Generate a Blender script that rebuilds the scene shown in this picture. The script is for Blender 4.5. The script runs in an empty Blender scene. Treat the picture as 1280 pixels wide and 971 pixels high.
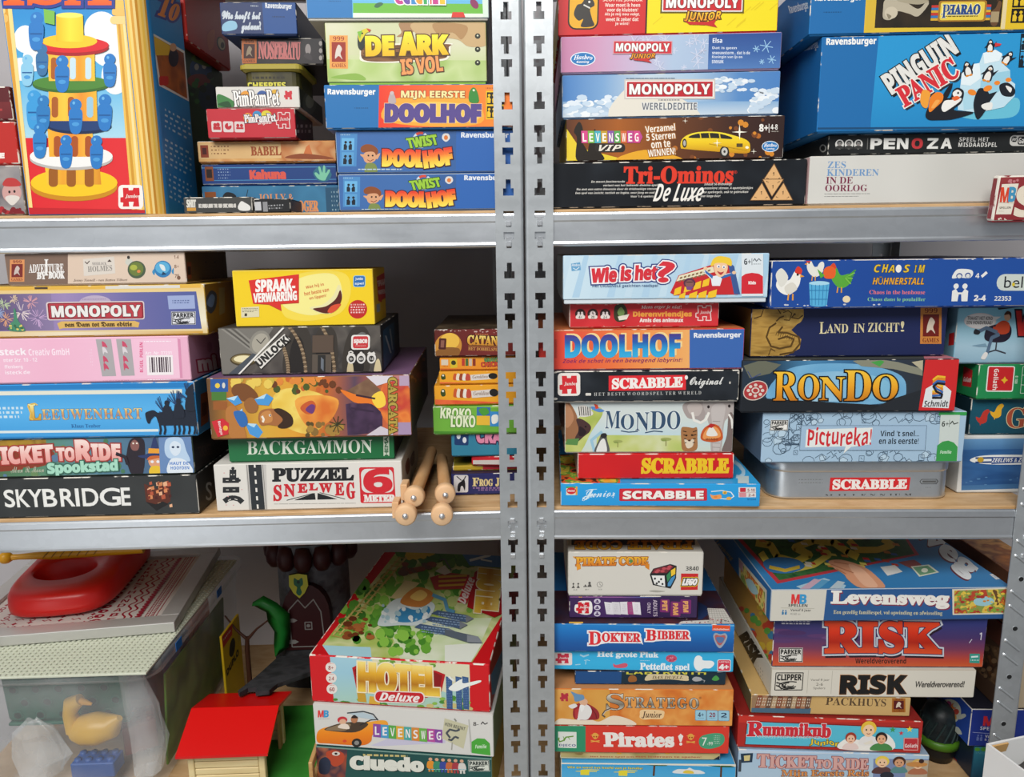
import bpy, bmesh, math, random
from mathutils import Vector, Matrix, noise
random.seed(7)
SC = bpy.context.scene
COL = SC.collection

# ------------------------------------------------------------------ camera, world, lights, exposure
F = 925.0                       # focal length in pixels of the 1280x971 frame
PITCH, ROLL = math.radians(10.6), math.radians(0.75)
CAM = Vector((0.0, -0.95, 1.45))
SC.view_settings.view_transform = 'Standard'
SC.view_settings.look = 'None'
SC.view_settings.gamma = 1.0
SC.view_settings.use_curve_mapping = False
SC.view_settings.exposure = 0.0
cp, sp, cr, sr = math.cos(PITCH), math.sin(PITCH), math.cos(ROLL), math.sin(ROLL)
FWD = Vector((0, cp, -sp))
_r0, _u0 = Vector((1, 0, 0)), Vector((0, sp, cp))
RIGHT = _r0 * cr - _u0 * sr
UP = _r0 * sr + _u0 * cr
cam_data = bpy.data.cameras.new('camera')
cam_data.sensor_width = 36.0
cam_data.lens = 36.0 * F / 1280.0
cam_data.clip_start = 0.02
cam = bpy.data.objects.new('camera', cam_data)
m = Matrix((RIGHT, UP, -FWD)).transposed().to_4x4()
m.translation = CAM
cam.matrix_world = m
COL.objects.link(cam)
SC.camera = cam

world = bpy.data.worlds.new('room_light')
SC.world = world
world.use_nodes = True
wn, wl = world.node_tree.nodes, world.node_tree.links
bg = wn['Background']
tc = wn.new('ShaderNodeTexCoord'); sep = wn.new('ShaderNodeSeparateXYZ'); rmp = wn.new('ShaderNodeValToRGB')
mr = wn.new('ShaderNodeMapRange'); mr.inputs[1].default_value = -1; mr.inputs[2].default_value = 1
wl.new(tc.outputs['Generated'],sep.inputs[0]); wl.new(sep.outputs[2],mr.inputs[0]); wl.new(mr.outputs[0],rmp.inputs[0]); wl.new(rmp.outputs[0],bg.inputs[0])
e = rmp.color_ramp.elements
e[0].position = 0.14; e[0].color = (0.14, 0.13, 0.125, 1)
e[1].position = 0.80; e[1].color = (0.62, 0.66, 0.70, 1)
x = e.new(0.36); x.color = (0.56, 0.58, 0.62, 1)
bg.inputs[1].default_value = 0.40

def area(name, loc, aim, sx, sy, power, col):
 d = bpy.data.lights.new(name, 'AREA'); d.shape = 'RECTANGLE'; d.size = sx; d.size_y = sy; d.energy = power; d.color = col
 o = bpy.data.objects.new(name, d); COL.objects.link(o)
 o.location = loc
 o.rotation_euler = (Vector(aim) - Vector(loc)).to_track_quat('-Z', 'Y').to_euler()
 return o
area('window_daylight', (-0.7, -2.2, 3.4), (0.0, 0.05, 1.2), 2.2, 1.5, 132, (1.0, 0.985, 0.96))
area('left_beam_fill', (-1.45, -2.35, 0.68), (-0.3, 0.0, 1.0), 1.1, 1.3, 5.5, (0.93, 0.97, 1.0))  # added low fill lamp, lifts the reflection in the left beams

# ------------------------------------------------------------------ pixel <-> place
def ray(px, py):
 return (RIGHT * ((px - 640.0) / F) - UP * ((py - 485.5) / F) + FWD)
def proj(p):
 v = Vector(p) - CAM
 d = v.dot(FWD)
 return 640.0 + F * v.dot(RIGHT) / d, 485.5 - F * v.dot(UP) / d
def hit(px, py, p0, n):
 d = ray(px, py)
 return CAM + d * ((p0 - CAM).dot(n) / d.dot(n))
VEE = math.radians(1.9)          # the two racks stand in a slight V: outer ends nearer
SEAM = 0.0182
def rack_axes(r):
 a = VEE if r == 'L' else -VEE
 return Vector((math.cos(a), math.sin(a), 0)), Vector((-math.sin(a), math.cos(a), 0)), a
def at(px, py, rack='L', rec=0.0):
 ux, n, a = rack_axes(rack)
 return hit(px, py, Vector((SEAM, 0, 0)) + n * rec, n)

# ------------------------------------------------------------------ materials
MATS = {}
def lin(h):
 h = h.lstrip('#')
 if len(h) == 3: h = ''.join(c * 2 for c in h)
 out = []
 for i in (0, 2, 4):
  c = int(h[i:i + 2], 16) / 255.0
  out.append(c / 12.92 if c <= 0.04045 else ((c + 0.055) / 1.055) ** 2.4)
 return out
ALB = 0.86
def rgba(h):
 r, g, b = lin(h)
 return (r * ALB, g * ALB, b * ALB, 1)
def base_mat(key, rough=0.42, spec=0.35, metal=0.0):
 m = bpy.data.materials.new(key); m.use_nodes = True
 b = m.node_tree.nodes['Principled BSDF']
 b.inputs['Roughness'].default_value = rough
 b.inputs['Specular IOR Level'].default_value = spec
 b.inputs['Metallic'].default_value = metal
 return m, m.node_tree.nodes, m.node_tree.links, b
def flat(h, rough=0.42, spec=0.35):
 k = 'print_%s_%d' % (h.lstrip('#'), rough * 100)
 if k not in MATS:
  m, n, l, b = base_mat(k, rough, spec); b.inputs[0].default_value = rgba(h); MATS[k] = m
 return MATS[k]
def ramp_into(n, l, fac, b, cols, interp='LINEAR', pos=None):
 r = n.new('ShaderNodeValToRGB'); r.color_ramp.interpolation = interp
 el = r.color_ramp.elements
 while len(el) < len(cols): el.new(0.5)
 for i, c in enumerate(cols):
  el[i].position = pos[i] if pos else (i / (len(cols) - (0 if interp == 'CONSTANT' else 1)) if len(cols) > 1 else 0)
 for i, c in enumerate(cols): el[i].color = rgba(c)
 l.new(fac, r.inputs[0]); l.new(r.outputs[0], b.inputs[0])
 return r
def grad(cols, axis='y', pos=None, rough=0.42):
 k = 'grad_%s_%s_%s' % ('_'.join(c.lstrip('#') for c in cols), axis, '' if not pos else '_'.join(str(p) for p in pos))
 if k not in MATS:
  m, n, l, b = base_mat(k[:60], rough)
  uv = n.new('ShaderNodeUVMap'); uv.uv_map = 'UVMap'
  if axis == 'r':
   vm = n.new('ShaderNodeVectorMath'); vm.operation = 'DISTANCE'; vm.inputs[1].default_value = (0.5, 0.5, 0)
   l.new(uv.outputs[0], vm.inputs[0])
   mu = n.new('ShaderNodeMath'); mu.operation = 'MULTIPLY'; mu.inputs[1].default_value = 2.0
   l.new(vm.outputs['Value'], mu.inputs[0]); fac = mu.outputs[0]
  else:
   s = n.new('ShaderNodeSeparateXYZ'); l.new(uv.outputs[0], s.inputs[0]); fac = s.outputs[0 if axis == 'x' else 1]
  ramp_into(n, l, fac, b, cols, pos=pos); MATS[k] = m
 return MATS[k]
def mottle(cols, scale=40, rough=0.42, detail=2.0, interp='LINEAR', stretch=(1, 1, 1), dist=0.0, pos=None):
 k = 'mottle_%s_%g_%s_%s_%g' % ('_'.join(c.lstrip('#') for c in cols), scale, interp, stretch, dist)
 if k not in MATS:
  m, n, l, b = base_mat(k[:60], rough)
  t = n.new('ShaderNodeTexCoord'); mp = n.new('ShaderNodeMapping'); mp.inputs['Scale'].default_value = stretch
  l.new(t.outputs['Object'], mp.inputs[0])
  z = n.new('ShaderNodeTexNoise'); z.inputs['Scale'].default_value = scale; z.inputs['Detail'].default_value = detail
  z.inputs['Distortion'].default_value = dist
  l.new(mp.outputs[0], z.inputs['Vector'])
  q = n.new('ShaderNodeMapRange'); q.inputs[1].default_value = 0.3; q.inputs[2].default_value = 0.7
  l.new(z.outputs[0], q.inputs[0])
  ramp_into(n, l, q.outputs[0], b, cols, interp, pos); MATS[k] = m
 return MATS[k]
def cells(cols, scale=60, rough=0.42):
 k = 'cells_%s_%g' % ('_'.join(c.lstrip('#') for c in cols), scale)
 if k not in MATS:
  m, n, l, b = base_mat(k[:60], rough)
  t = n.new('ShaderNodeTexCoord'); v = n.new('ShaderNodeTexVoronoi'); v.inputs['Scale'].default_value = scale
  l.new(t.outputs['Object'], v.inputs['Vector'])
  s = n.new('ShaderNodeSeparateColor'); l.new(v.outputs['Color'], s.inputs[0])
  ramp_into(n, l, s.outputs[0], b, cols, 'CONSTANT'); MATS[k] = m
 return MATS[k]
def worn(h, amount=0.5):
 """a printed edge whose paper shows through in speckles"""
 k = 'worn_%s_%g' % (h.lstrip('#'), amount)
 if k not in MATS:
  m, n, l, b = base_mat(k, 0.6, 0.2)
  t = n.new('ShaderNodeTexCoord'); z = n.new('ShaderNodeTexNoise'); z.inputs['Scale'].default_value = 55; z.inputs['Detail'].default_value = 5
  l.new(t.outputs['Object'], z.inputs['Vector'])
  lo = 0.62 - 0.2 * amount
  ramp_into(n, l, z.outputs[0], b, [h, h, 'e6e0d4', 'e6e0d4'], pos=[0, lo, lo + 0.06, 1]); MATS[k] = m
 return MATS[k]
def as_mat(c):
 return flat(c) if isinstance(c, str) else c
def steel(name, tint=(0.60, 0.625, 0.64), rough=0.38, metal=0.75, spangle=0.10):
 m, n, l, b = base_mat(name, rough, 0.5, metal)
 t = n.new('ShaderNodeTexCoord')
 z = n.new('ShaderNodeTexNoise'); z.inputs['Scale'].default_value = 28; z.inputs['Detail'].default_value = 6
 mp = n.new('ShaderNodeMapping'); mp.inputs['Scale'].default_value = (0.35, 1, 1.6)
 l.new(t.outputs['Object'], mp.inputs[0]); l.new(mp.outputs[0], z.inputs['Vector'])
 v = n.new('ShaderNodeTexVoronoi'); v.inputs['Scale'].default_value = 110; l.new(t.outputs['Object'], v.inputs['Vector'])
 s = n.new('ShaderNodeSeparateColor'); l.new(v.outputs['Color'], s.inputs[0])
 mx = n.new('ShaderNodeMath'); mx.operation = 'MULTIPLY_ADD'; mx.inputs[1].default_value = 0.35
 l.new(s.outputs[0], mx.inputs[0]); l.new(z.outputs[0], mx.inputs[2])
 r = n.new('ShaderNodeValToRGB'); l.new(mx.outputs[0], r.inputs[0])
 r.color_ramp.elements[0].position = 0.3; r.color_ramp.elements[1].position = 0.95
 r.color_ramp.elements[0].color = (*[c * (1 - spangle) for c in tint],1); r.color_ramp.elements[1].color = (*[min(1,c * (1 + spangle)) for c in tint],1)
 l.new(r.outputs[0], b.inputs[0])
 q = n.new('ShaderNodeMapRange'); q.inputs[3].default_value = rough - 0.07; q.inputs[4].default_value = rough + 0.1
 l.new(z.outputs[0], q.inputs[0]); l.new(q.outputs[0], b.inputs['Roughness'])
 return m
def wood(name, a, b_, scale=14, stretch=(1, 12, 12), rough=0.5):
 m, n, l, b = base_mat(name, rough, 0.3)
 t = n.new('ShaderNodeTexCoord'); mp = n.new('ShaderNodeMapping'); mp.inputs['Scale'].default_value = stretch
 l.new(t.outputs['Object'], mp.inputs[0])
 z = n.new('ShaderNodeTexNoise'); z.inputs['Scale'].default_value = scale; z.inputs['Detail'].default_value = 6; z.inputs['Distortion'].default_value = 0.6
 l.new(mp.outputs[0], z.inputs['Vector'])
 ramp_into(n, l, z.outputs[0], b, [a, b_], pos=[0.3, 0.7])
 return m

# ------------------------------------------------------------------ objects
def tag(o, label=None, cat=None, group=None, kind=None):
 if label: o['label'] = label
 if cat: o['category'] = cat
 if group: o['group'] = group
 if kind: o['kind'] = kind
 return o
def empty(name, loc, rz=0.0, rx=0.0):
 o = bpy.data.objects.new(name, None); COL.objects.link(o); o.empty_display_size = 0.02
 o.location = loc; o.rotation_euler = (rx, 0, rz)
 return o
class MB:
 """collects faces with materials, then links them as one mesh object"""
 def __init__(self):
  self.v, self.f, self.fm, self.fs, self.uv, self.mats = [], [], [], [], [], []
 def mi(self, mat):
  if mat not in self.mats: self.mats.append(mat)
  return self.mats.index(mat)
 def face(self, pts, mat, smooth=False, uv=None):
  i = len(self.v); self.v.extend(tuple(p) for p in pts)
  self.f.append(tuple(range(i, i + len(pts)))); self.fm.append(self.mi(mat)); self.fs.append(smooth)
  self.uv.extend(uv if uv else [(0, 0)] * len(pts))
 def mesh(self, verts, faces, mat, smooth=False, mats=None):
  i = len(self.v); self.v.extend(tuple(p) for p in verts)
  for k, f in enumerate(faces):
   self.f.append(tuple(i + j for j in f)); self.fm.append(self.mi(mats[k] if mats else mat)); self.fs.append(smooth)
   self.uv.extend([(0, 0)] * len(f))
 def box(self, lo, hi, mat, bevel=0.0, seg=2, M=None, skip_bottom=False, bevel_mat=None, only_vertical=False):
  bm = bmesh.new(); bmesh.ops.create_cube(bm, size=1.0)
  for v in bm.verts:
   v.co = Vector([(lo[k] + hi[k]) / 2 + v.co[k] * (hi[k] - lo[k]) for k in range(3)])
  if bevel > 0:
   ed = [e for e in bm.edges if (abs((e.verts[0].co - e.verts[1].co).z) > 1e-9 or not only_vertical)]
   bmesh.ops.bevel(bm, geom=ed, offset=bevel, segments=seg, profile=0.5, affect='EDGES')
  bm.normal_update()
  fs, ms = [], []
  bm.verts.index_update()
  for f in bm.faces:
   if skip_bottom and f.normal.z < -0.99: continue
   fs.append([v.index for v in f.verts])
   ax = max(abs(c) for c in f.normal)
   ms.append(bevel_mat if (bevel_mat and ax < 0.995) else mat)
  vs = [(M @ v.co) if M else v.co.copy() for v in bm.verts]
  bm.free()
  self.mesh(vs, fs, mat, False, ms)
 def tube(self, pts, rad, mat, n=12, cap=True, smooth=True):
  pts = [Vector(p) for p in pts]; rr = rad if isinstance(rad, (list, tuple)) else [rad] * len(pts)
  rings = []
  for i, p in enumerate(pts):
   d = (pts[min(i + 1, len(pts) - 1)] - pts[max(i - 1, 0)]).normalized()
   a = d.orthogonal().normalized() if i == 0 else (a - d * a.dot(d)).normalized()
   b = d.cross(a)
   rings.append([p + (a * math.cos(2 * math.pi * k / n) + b * math.sin(2 * math.pi * k / n)) * rr[i] for k in range(n)])
  vs = [q for r in rings for q in r]
  fs = [(i * n + k, i * n + (k + 1) % n, (i + 1) * n + (k + 1) % n, (i + 1) * n + k) for i in range(len(pts) - 1) for k in range(n)]
  self.mesh(vs, fs, mat, smooth)
  if cap:
   self.face(list(reversed(rings[0])), mat); self.face(rings[-1], mat)
 def lathe(self, prof, mat, n=24, M=None, smooth=True):
  vs = [(r * math.cos(2 * math.pi * k / n), r * math.sin(2 * math.pi * k / n), z) for r, z in prof for k in range(n)]
  if M: vs = [M @ Vector(v) for v in vs]
  fs = [(i * n + k, i * n + (k + 1) % n, (i + 1) * n + (k + 1) % n, (i + 1) * n + k) for i in range(len(prof) - 1) for k in range(n)]
  self.mesh(vs, fs, mat, smooth)
 def prism(self, poly, z0, z1, mat, M=None, side=None):
  """poly in xy, extruded z0..z1"""
  n = len(poly)
  lo = [Vector((x, y, z0)) for x, y in poly]; hi = [Vector((x, y, z1)) for x, y in poly]
  if M: lo = [M @ p for p in lo]; hi = [M @ p for p in hi]
  self.face(list(reversed(lo)), mat); self.face(hi, mat)
  for i in range(n):
   j = (i + 1) % n
   self.face([lo[i], lo[j], hi[j], hi[i]], side or mat)
 def build(self, name, parent=None, loc=None, rz=None, mat_world=None):
  me = bpy.data.meshes.new(name)
  me.from_pydata([tuple(v) for v in self.v], [], self.f)
  for mt in self.mats: me.materials.append(mt)
  me.polygons.foreach_set('material_index', self.fm)
  me.polygons.foreach_set('use_smooth', self.fs)
  uvl = me.uv_layers.new(name='UVMap')
  if len(self.uv) == len(me.loops):
   uvl.data.foreach_set('uv', [c for q in self.uv for c in q])
  me.validate(); me.update()
  o = bpy.data.objects.new(name, me); COL.objects.link(o)
  if parent: o.parent = parent
  if loc is not None: o.location = loc
  if rz is not None: o.rotation_euler = (0, 0, rz)
  return o

# ------------------------------------------------------------------ lettering
def _map(s, U, L, D=None):
 r = ''
 for ch in s:
  if 'A' <= ch <= 'Z': r += chr(U + ord(ch) - 65)
  elif 'a' <= ch <= 'z': r += chr(L + ord(ch) - 97)
  elif D and ch.isdigit(): r += chr(D + ord(ch) - 48)
  else: r += ch
 return r
FONTS = {'': lambda s: s,
   'serif': lambda s: _map(s, 0x1d400, 0x1d41a, 0x1d7ce),
   'serifi': lambda s: _map(s, 0x1d468, 0x1d482, 0x1d7ce),
   'script': lambda s: _map(s, 0x1d4d0, 0x1d4ea),
   'bold': lambda s: _map(s, 0x1d5d4, 0x1d5ee, 0x1d7ec),
   'boldi': lambda s: _map(s, 0x1d63c, 0x1d656, 0x1d7ec),
   'frak': lambda s: _map(s, 0x1d56c, 0x1d586),
   'mono': lambda s: _map(s, 0x1d670, 0x1d68a)}
TEXTS = {}
BORDERS = {}
GLYPH = {}
def _text_mesh(body, res):
 c = bpy.data.curves.new('lettering', 'FONT'); c.body = body; c.size = 1.0; c.resolution_u = res
 o = bpy.data.objects.new('lettering', c); COL.objects.link(o)
 bpy.context.view_layer.update()
 ev = o.evaluated_get(bpy.context.evaluated_depsgraph_get()); me = ev.to_mesh()
 me.calc_loop_triangles()
 vs = [(v.co.x, v.co.y) for v in me.vertices]; tr = [tuple(t.vertices) for t in me.loop_triangles]
 ev.to_mesh_clear(); bpy.data.objects.remove(o); bpy.data.curves.remove(c)
 return vs, tr
def glyph(ch, font, res):
 """(points, triangles, advance) of one letter; the far-off I measures its advance"""
 k = (ch, font, res)
 if k not in GLYPH:
  if 'I' not in GLYPH: GLYPH['I'] = max(v[0] for v in _text_mesh('     I', 1)[0])
  if ch == ' ': GLYPH[k] = ([], [], 0.26)
  else:
   vs, tr = _text_mesh(FONTS[font](ch) + '     I', res)
   right = max(v[0] for v in vs); adv = right - GLYPH['I']
   lim = adv + 0.6
   keep = {i: None for i, v in enumerate(vs) if v[0] < lim}
   for n_, i in enumerate(keep): keep[i] = n_
   GLYPH[k] = ([vs[i] for i in keep], [tuple(keep[j] for j in t) for t in tr if all(j in keep for j in t)], adv)
 return GLYPH[k]
def glyphs(s, font='', res=3, space=1.0):
 k = (s, font, res, space)
 if k not in TEXTS:
  vs, tr, x = [], [], 0.0
  for ch in s:
   v, t, adv = glyph(ch, font, 4); i = len(vs)
   vs += [(a + x, b) for a, b in v]; tr += [(p + i, q + i, r + i) for p, q, r in t]
   x += adv * space
  x0, x1 = min(v[0] for v in vs), max(v[0] for v in vs); y0, y1 = min(v[1] for v in vs), max(v[1] for v in vs)
  TEXTS[k] = ([((p - x0) / max(x1 - x0, 1e-6), (q - y0) / max(y1 - y0, 1e-6)) for p, q in vs], tr)
 return TEXTS[k]

def homography(src, dst):
 A, B = [], []
 for (x, y), (u, v) in zip(src, dst):
  A.append([x, y, 1, 0, 0, 0, -u * x, -u * y]); B.append(u)
  A.append([0, 0, 0, x, y, 1, -v * x, -v * y]); B.append(v)
 n = 8
 M_ = [r + [b] for r, b in zip(A, B)]
 for i in range(n):
  p = max(range(i, n), key=lambda r: abs(M_[r][i])); M_[i], M_[p] = M_[p], M_[i]
  d = M_[i][i]
  M_[i] = [c / d for c in M_[i]]
  for r in range(n):
   if r != i and M_[r][i]:
    f = M_[r][i]; M_[r] = [a - f * b for a, b in zip(M_[r], M_[i])]
 h = [M_[i][n] for i in range(n)] + [1.0]
 def fn(x, y):
  w = h[6] * x + h[7] * y + h[8]
  return (h[0] * x + h[1] * y + h[2]) / w, (h[3] * x + h[4] * y + h[5]) / w
 return fn

class Art:
 """flat print on one face: authored in picture coordinates of a face quad, laid on the face in metres"""
 STEP = 0.00006
 def __init__(self, mb, O, U, V, w, h, quad, clip=True, inset=0.0):
  self.inset = inset
  # O: face's top-left corner (local), U right, V down (unit vectors); quad: tl,tr,br,bl in authored coordinates
  self.mb, self.O, self.U, self.V, self.w, self.h = mb, O, U, V, w, h
  self.N = V.cross(U).normalized()
  self.H = homography(quad, [(0, 0), (w, 0), (w, h), (0, h)])
  self.items = []; self.vx, self.vy, self.vs = 0.0, 0.0, 1.0; self.clip = clip
  self.k = w / max(1e-6, abs(quad[1][0] - quad[0][0]) + abs(quad[1][1] - quad[0][1]))
 def view(self, x0, y0, s):
  """author in coordinates of an enlarged crop: picture = (x0, y0) + c / s"""
  self.vx, self.vy, self.vs = x0, y0, s; return self
 def pt(self, p):
  return self.H(self.vx + p[0] / self.vs, self.vy + p[1] / self.vs)
 def put(self, tris, mat, uvs=None, micro=0):
  """tris: polygons of face coordinates (metres)"""
  mat = as_mat(mat)
  if not tris: return
  w, h, q0 = self.w, self.h, self.inset
  out = []
  for i, t in enumerate(tris):
   uv = uvs[i] if uvs else [(0, 0)] * len(t)
   q = [(p[0], p[1], u[0], u[1]) for p, u in zip(t, uv)]
   if self.clip and any(p[0] < q0 or p[0] > w - q0 or p[1] < q0 or p[1] > h - q0 for p in q):
    for ax, lim, sg in ((0, q0, 1), (0, w - q0, -1), (1, q0, 1), (1, h - q0, -1)):
     r = []
     for j in range(len(q)):
      a, b = q[j], q[(j + 1) % len(q)]
      da, db = (a[ax] - lim) * sg, (b[ax] - lim) * sg
      if da >= 0: r.append(a)
      if da * db < 0:
       s = da / (da - db); r.append(tuple(a[c] + (b[c] - a[c]) * s for c in range(4)))
     q = r
     if len(q) < 3: break
    if len(q) < 3: continue
   out.append(q)
  if not out: return
  xs = [p[0] for q in out for p in q]; ys = [p[1] for q in out for p in q]
  bb = (min(xs), min(ys), max(xs), max(ys)); e = 2e-4
  lay = 1 + max([l for (b, l) in self.items if b[0] < bb[2] - e and b[2] > bb[0] + e and b[1] < bb[3] - e and b[3] > bb[1] + e] or [0])
  self.items.append((bb, lay))
  O, U, V, N = self.O, self.U, self.V, self.N
  fl = U.cross(V).dot(N)
  mb = self.mb; mi = mb.mi(mat)
  for i, q in enumerate(out):
   k = self.STEP * lay + (0.000004 * (i % 9) if micro else 0.0)
   ox, oy, oz = O.x + N.x * k, O.y + N.y * k, O.z + N.z * k
   (a0, b0), (a1, b1), (a2, b2) = q[0][:2], q[1][:2], q[2][:2]
   if ((a1 - a0) * (b2 - b0) - (b1 - b0) * (a2 - a0)) * fl < 0: q = q[::-1]
   i0 = len(mb.v)
   for p in q:
    mb.v.append((ox + U.x * p[0] + V.x * p[1], oy + U.y * p[0] + V.y * p[1], oz + U.z * p[0] + V.z * p[1])); mb.uv.append((p[2], p[3]))
   mb.f.append(tuple(range(i0, i0 + len(q)))); mb.fm.append(mi); mb.fs.append(False)
 # --- shapes
 def P(self, pts, c):
  """filled outline, convex or not"""
  xs = [p[0] for p in pts]; ys = [p[1] for p in pts]
  x0, x1, y0, y1 = min(xs), max(xs), min(ys), max(ys)
  uvf = lambda p: ((p[0] - x0) / max(x1 - x0, 1e-6), (p[1] - y0) / max(y1 - y0, 1e-6))
  from mathutils.geometry import tessellate_polygon
  tr = tessellate_polygon([[Vector((p[0], p[1], 0)) for p in pts]])
  self.put([[self.pt(pts[i]) for i in t] for t in tr], c, [[uvf(pts[i]) for i in t] for t in tr]); return self
 def R(self, x0, y0, x1, y1, c):
  return self.P([(x0, y0), (x1, y0), (x1, y1), (x0, y1)], c)
 def E(self, cx, cy, rx, ry, c, rot=0, n=None, a0=0, a1=360):
  n = n or max(10, min(32, int(10 + (rx + ry) / self.vs * 0.8)))
  r = math.radians(rot); pts = []
  full = a1 - a0 >= 360
  for i in range(n if full else n + 1):
   a = math.radians(a0 + (a1 - a0) * i / n)
   x, y = rx * math.cos(a), ry * math.sin(a)
   pts.append((cx + x * math.cos(r) - y * math.sin(r), cy + x * math.sin(r) + y * math.cos(r)))
  return self.P(pts, c)
 def RR(self, x0, y0, x1, y1, c, r=None, rot=0):
  r = min(x1 - x0, y1 - y0) * 0.2 if r is None else r
  pts = []
  for cx, cy, a in ((x1 - r, y0 + r, -90), (x1 - r, y1 - r, 0), (x0 + r, y1 - r, 90), (x0 + r, y0 + r, 180)):
   for k in range(5):
    t = math.radians(a + 22.5 * k); pts.append((cx + r * math.cos(t), cy + r * math.sin(t)))
  if rot:
   mx, my, q = (x0 + x1) / 2, (y0 + y1) / 2, math.radians(rot)
   pts = [(mx + (x - mx) * math.cos(q) - (y - my) * math.sin(q), my + (x - mx) * math.sin(q) + (y - my) * math.cos(q)) for x, y in pts]
  return self.P(pts, c)
 def L(self, pts, w, c, closed=False):
  """stroke of width w"""
  if closed: pts = list(pts) + [pts[0]]
  polys = []
  for (ax, ay), (bx, by) in zip(pts, pts[1:]):
   d = math.hypot(bx - ax, by - ay) or 1e-6
   nx, ny = -(by - ay) / d * w / 2, (bx - ax) / d * w / 2
   polys.append([self.pt(p) for p in ((ax + nx, ay + ny), (bx + nx, by + ny), (bx - nx, by - ny), (ax - nx, ay - ny))])
  for (x, y) in pts[1:-1]:
   polys.append([self.pt((x + w / 2 * math.cos(k * math.pi / 3), y + w / 2 * math.sin(k * math.pi / 3))) for k in range(6)])
  self.put(polys, c, micro=1); return self
 def S(self, pts, c):
  """smooth closed blob through points"""
  n = len(pts); out = []
  for i in range(n):
   p0, p1, p2, p3 = pts[i - 1], pts[i], pts[(i + 1) % n], pts[(i + 2) % n]
   for k in range(5):
    t = k / 5
    out.append(tuple(0.5 * (2 * p1[a] + (p2[a] - p0[a]) * t + (2 * p0[a] - 5 * p1[a] + 4 * p2[a] - p3[a]) * t * t + (3 * p1[a] - p0[a] - 3 * p2[a] + p3[a]) * t ** 3) for a in (0,1)))
  return self.P(out, c)
 def T(self,s,x0,y0,x1,y1,c,font='bold',out=None,ow=0,rot=0,arch=0,skew=0,warp=None,bold=0,shade=None,sh=(1,1),space=1.0,res=None,taper=0):
  """lettering filling the box x0,y0,x1,y1; out/ow outline colour and width; arch lifts the middle; taper narrows the height to the right"""
  big = (y1 - y0) / self.vs
  vs, tr = glyphs(s, font, res or (2 if big < 9 else 3 if big < 22 else 5), space)
  mx, my, q = (x0 + x1) / 2, (y0 + y1) / 2, math.radians(rot)
  def place(u, v):
   x = x0 + u * (x1 - x0); y = y1 - v * (y1 - y0)
   if taper: y = my + (y - my) * (1 - taper * u)
   if arch: y -= arch * (1 - (2 * u - 1) ** 2)
   x += skew * (v - 0.5)
   if warp: x, y = warp(x, y, u, v)
   if rot: x, y = mx + (x - mx) * math.cos(q) - (y - my) * math.sin(q), my + (x - mx) * math.sin(q) + (y - my) * math.cos(q)
   return x, y
  pts = [place(u, v) for u, v in vs]
  bed = BORDERS.get(id(tr))
  if bed is None:
   cnt = {}
   for t in tr:
    for i in range(3):
     e = (t[i], t[(i + 1) % 3]); k = (min(e), max(e))
     cnt[k] = None if k in cnt else (e[0], e[1], t[(i + 2) % 3])
   bed = BORDERS[id(tr)] = [v for v in cnt.values() if v]
  nrm = {}; eds = []
  for a, b, o in bed:
   dx, dy = pts[b][0] - pts[a][0], pts[b][1] - pts[a][1]; d = math.hypot(dx, dy)
   if d < 1e-9: continue
   nx, ny = -dy / d, dx / d
   if nx * (pts[o][0] - pts[a][0]) + ny * (pts[o][1] - pts[a][1]) > 0: nx, ny = -nx, -ny
   eds.append((a, b))
   for k in (a, b): nrm.setdefault(k, []).append((nx, ny))
  mit = {}
  for k, l in nrm.items():
   sx, sy = sum(n[0] for n in l), sum(n[1] for n in l); d2 = math.hypot(sx, sy)
   if d2 < 1e-6: mit[k] = l[0]; continue
   sc = min(1.6, len(l) / d2); mit[k] = (sx / d2 * sc, sy / d2 * sc)
  def band(w, col, dx=0, dy=0, uv=None):
   P0 = [self.pt((x + dx, y + dy)) for x, y in pts]
   P1 = {k: self.pt((pts[k][0] + m_[0] * w + dx, pts[k][1] + m_[1] * w + dy)) for k, m_ in mit.items()}
   self.put([[P0[a], P0[b], P1[b], P1[a]] for a, b in eds], col, None if not uv else [[uv[a], uv[b], uv[b], uv[a]] for a, b in eds], micro=1)
  uvs = [(u, 1 - v) for u, v in vs]
  if out and not isinstance(out, (list, tuple)): out = [(out, ow)]
  if shade:
   p = [self.pt((x + sh[0], y + sh[1])) for x, y in pts]
   self.put([[p[i] for i in t] for t in tr], shade)
   wo = max([w for _, w in out]) if out else bold
   if wo: band(wo, shade, *sh)
  for oc, w in sorted(out or [], key=lambda q: -q[1]): band(w + bold, oc)
  p = [self.pt(q) for q in pts]
  self.put([[p[i] for i in t] for t in tr], c, [[uvs[i] for i in t] for t in tr])
  if bold: band(bold, c, uv=uvs)
  return self
 def lines(self, x0, y0, x1, y1, n, c, fill=0.5, slope=0, seed=1):
  """unreadable fine print: rows of word-long dashes"""
  rn = random.Random(seed); polys = []
  hh = (y1 - y0) / n
  for i in range(n):
   x = x0; end = x1 - (rn.random() * 0.25 * (x1 - x0) if i == n - 1 and n > 1 else 0)
   while x < end:
    wd = min((x1 - x0) * rn.uniform(0.04, 0.13) , end - x)
    y = y0 + i * hh
    polys.append([self.pt(p) for p in ((x,y + slope * (x - x0)),(x + wd,y + slope * (x + wd - x0)),(x + wd,y + hh * fill + slope * (x + wd - x0)),(x,y + hh * fill + slope * (x - x0)))])
    x += wd + hh * 0.45
  self.put(polys, c); return self
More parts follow.
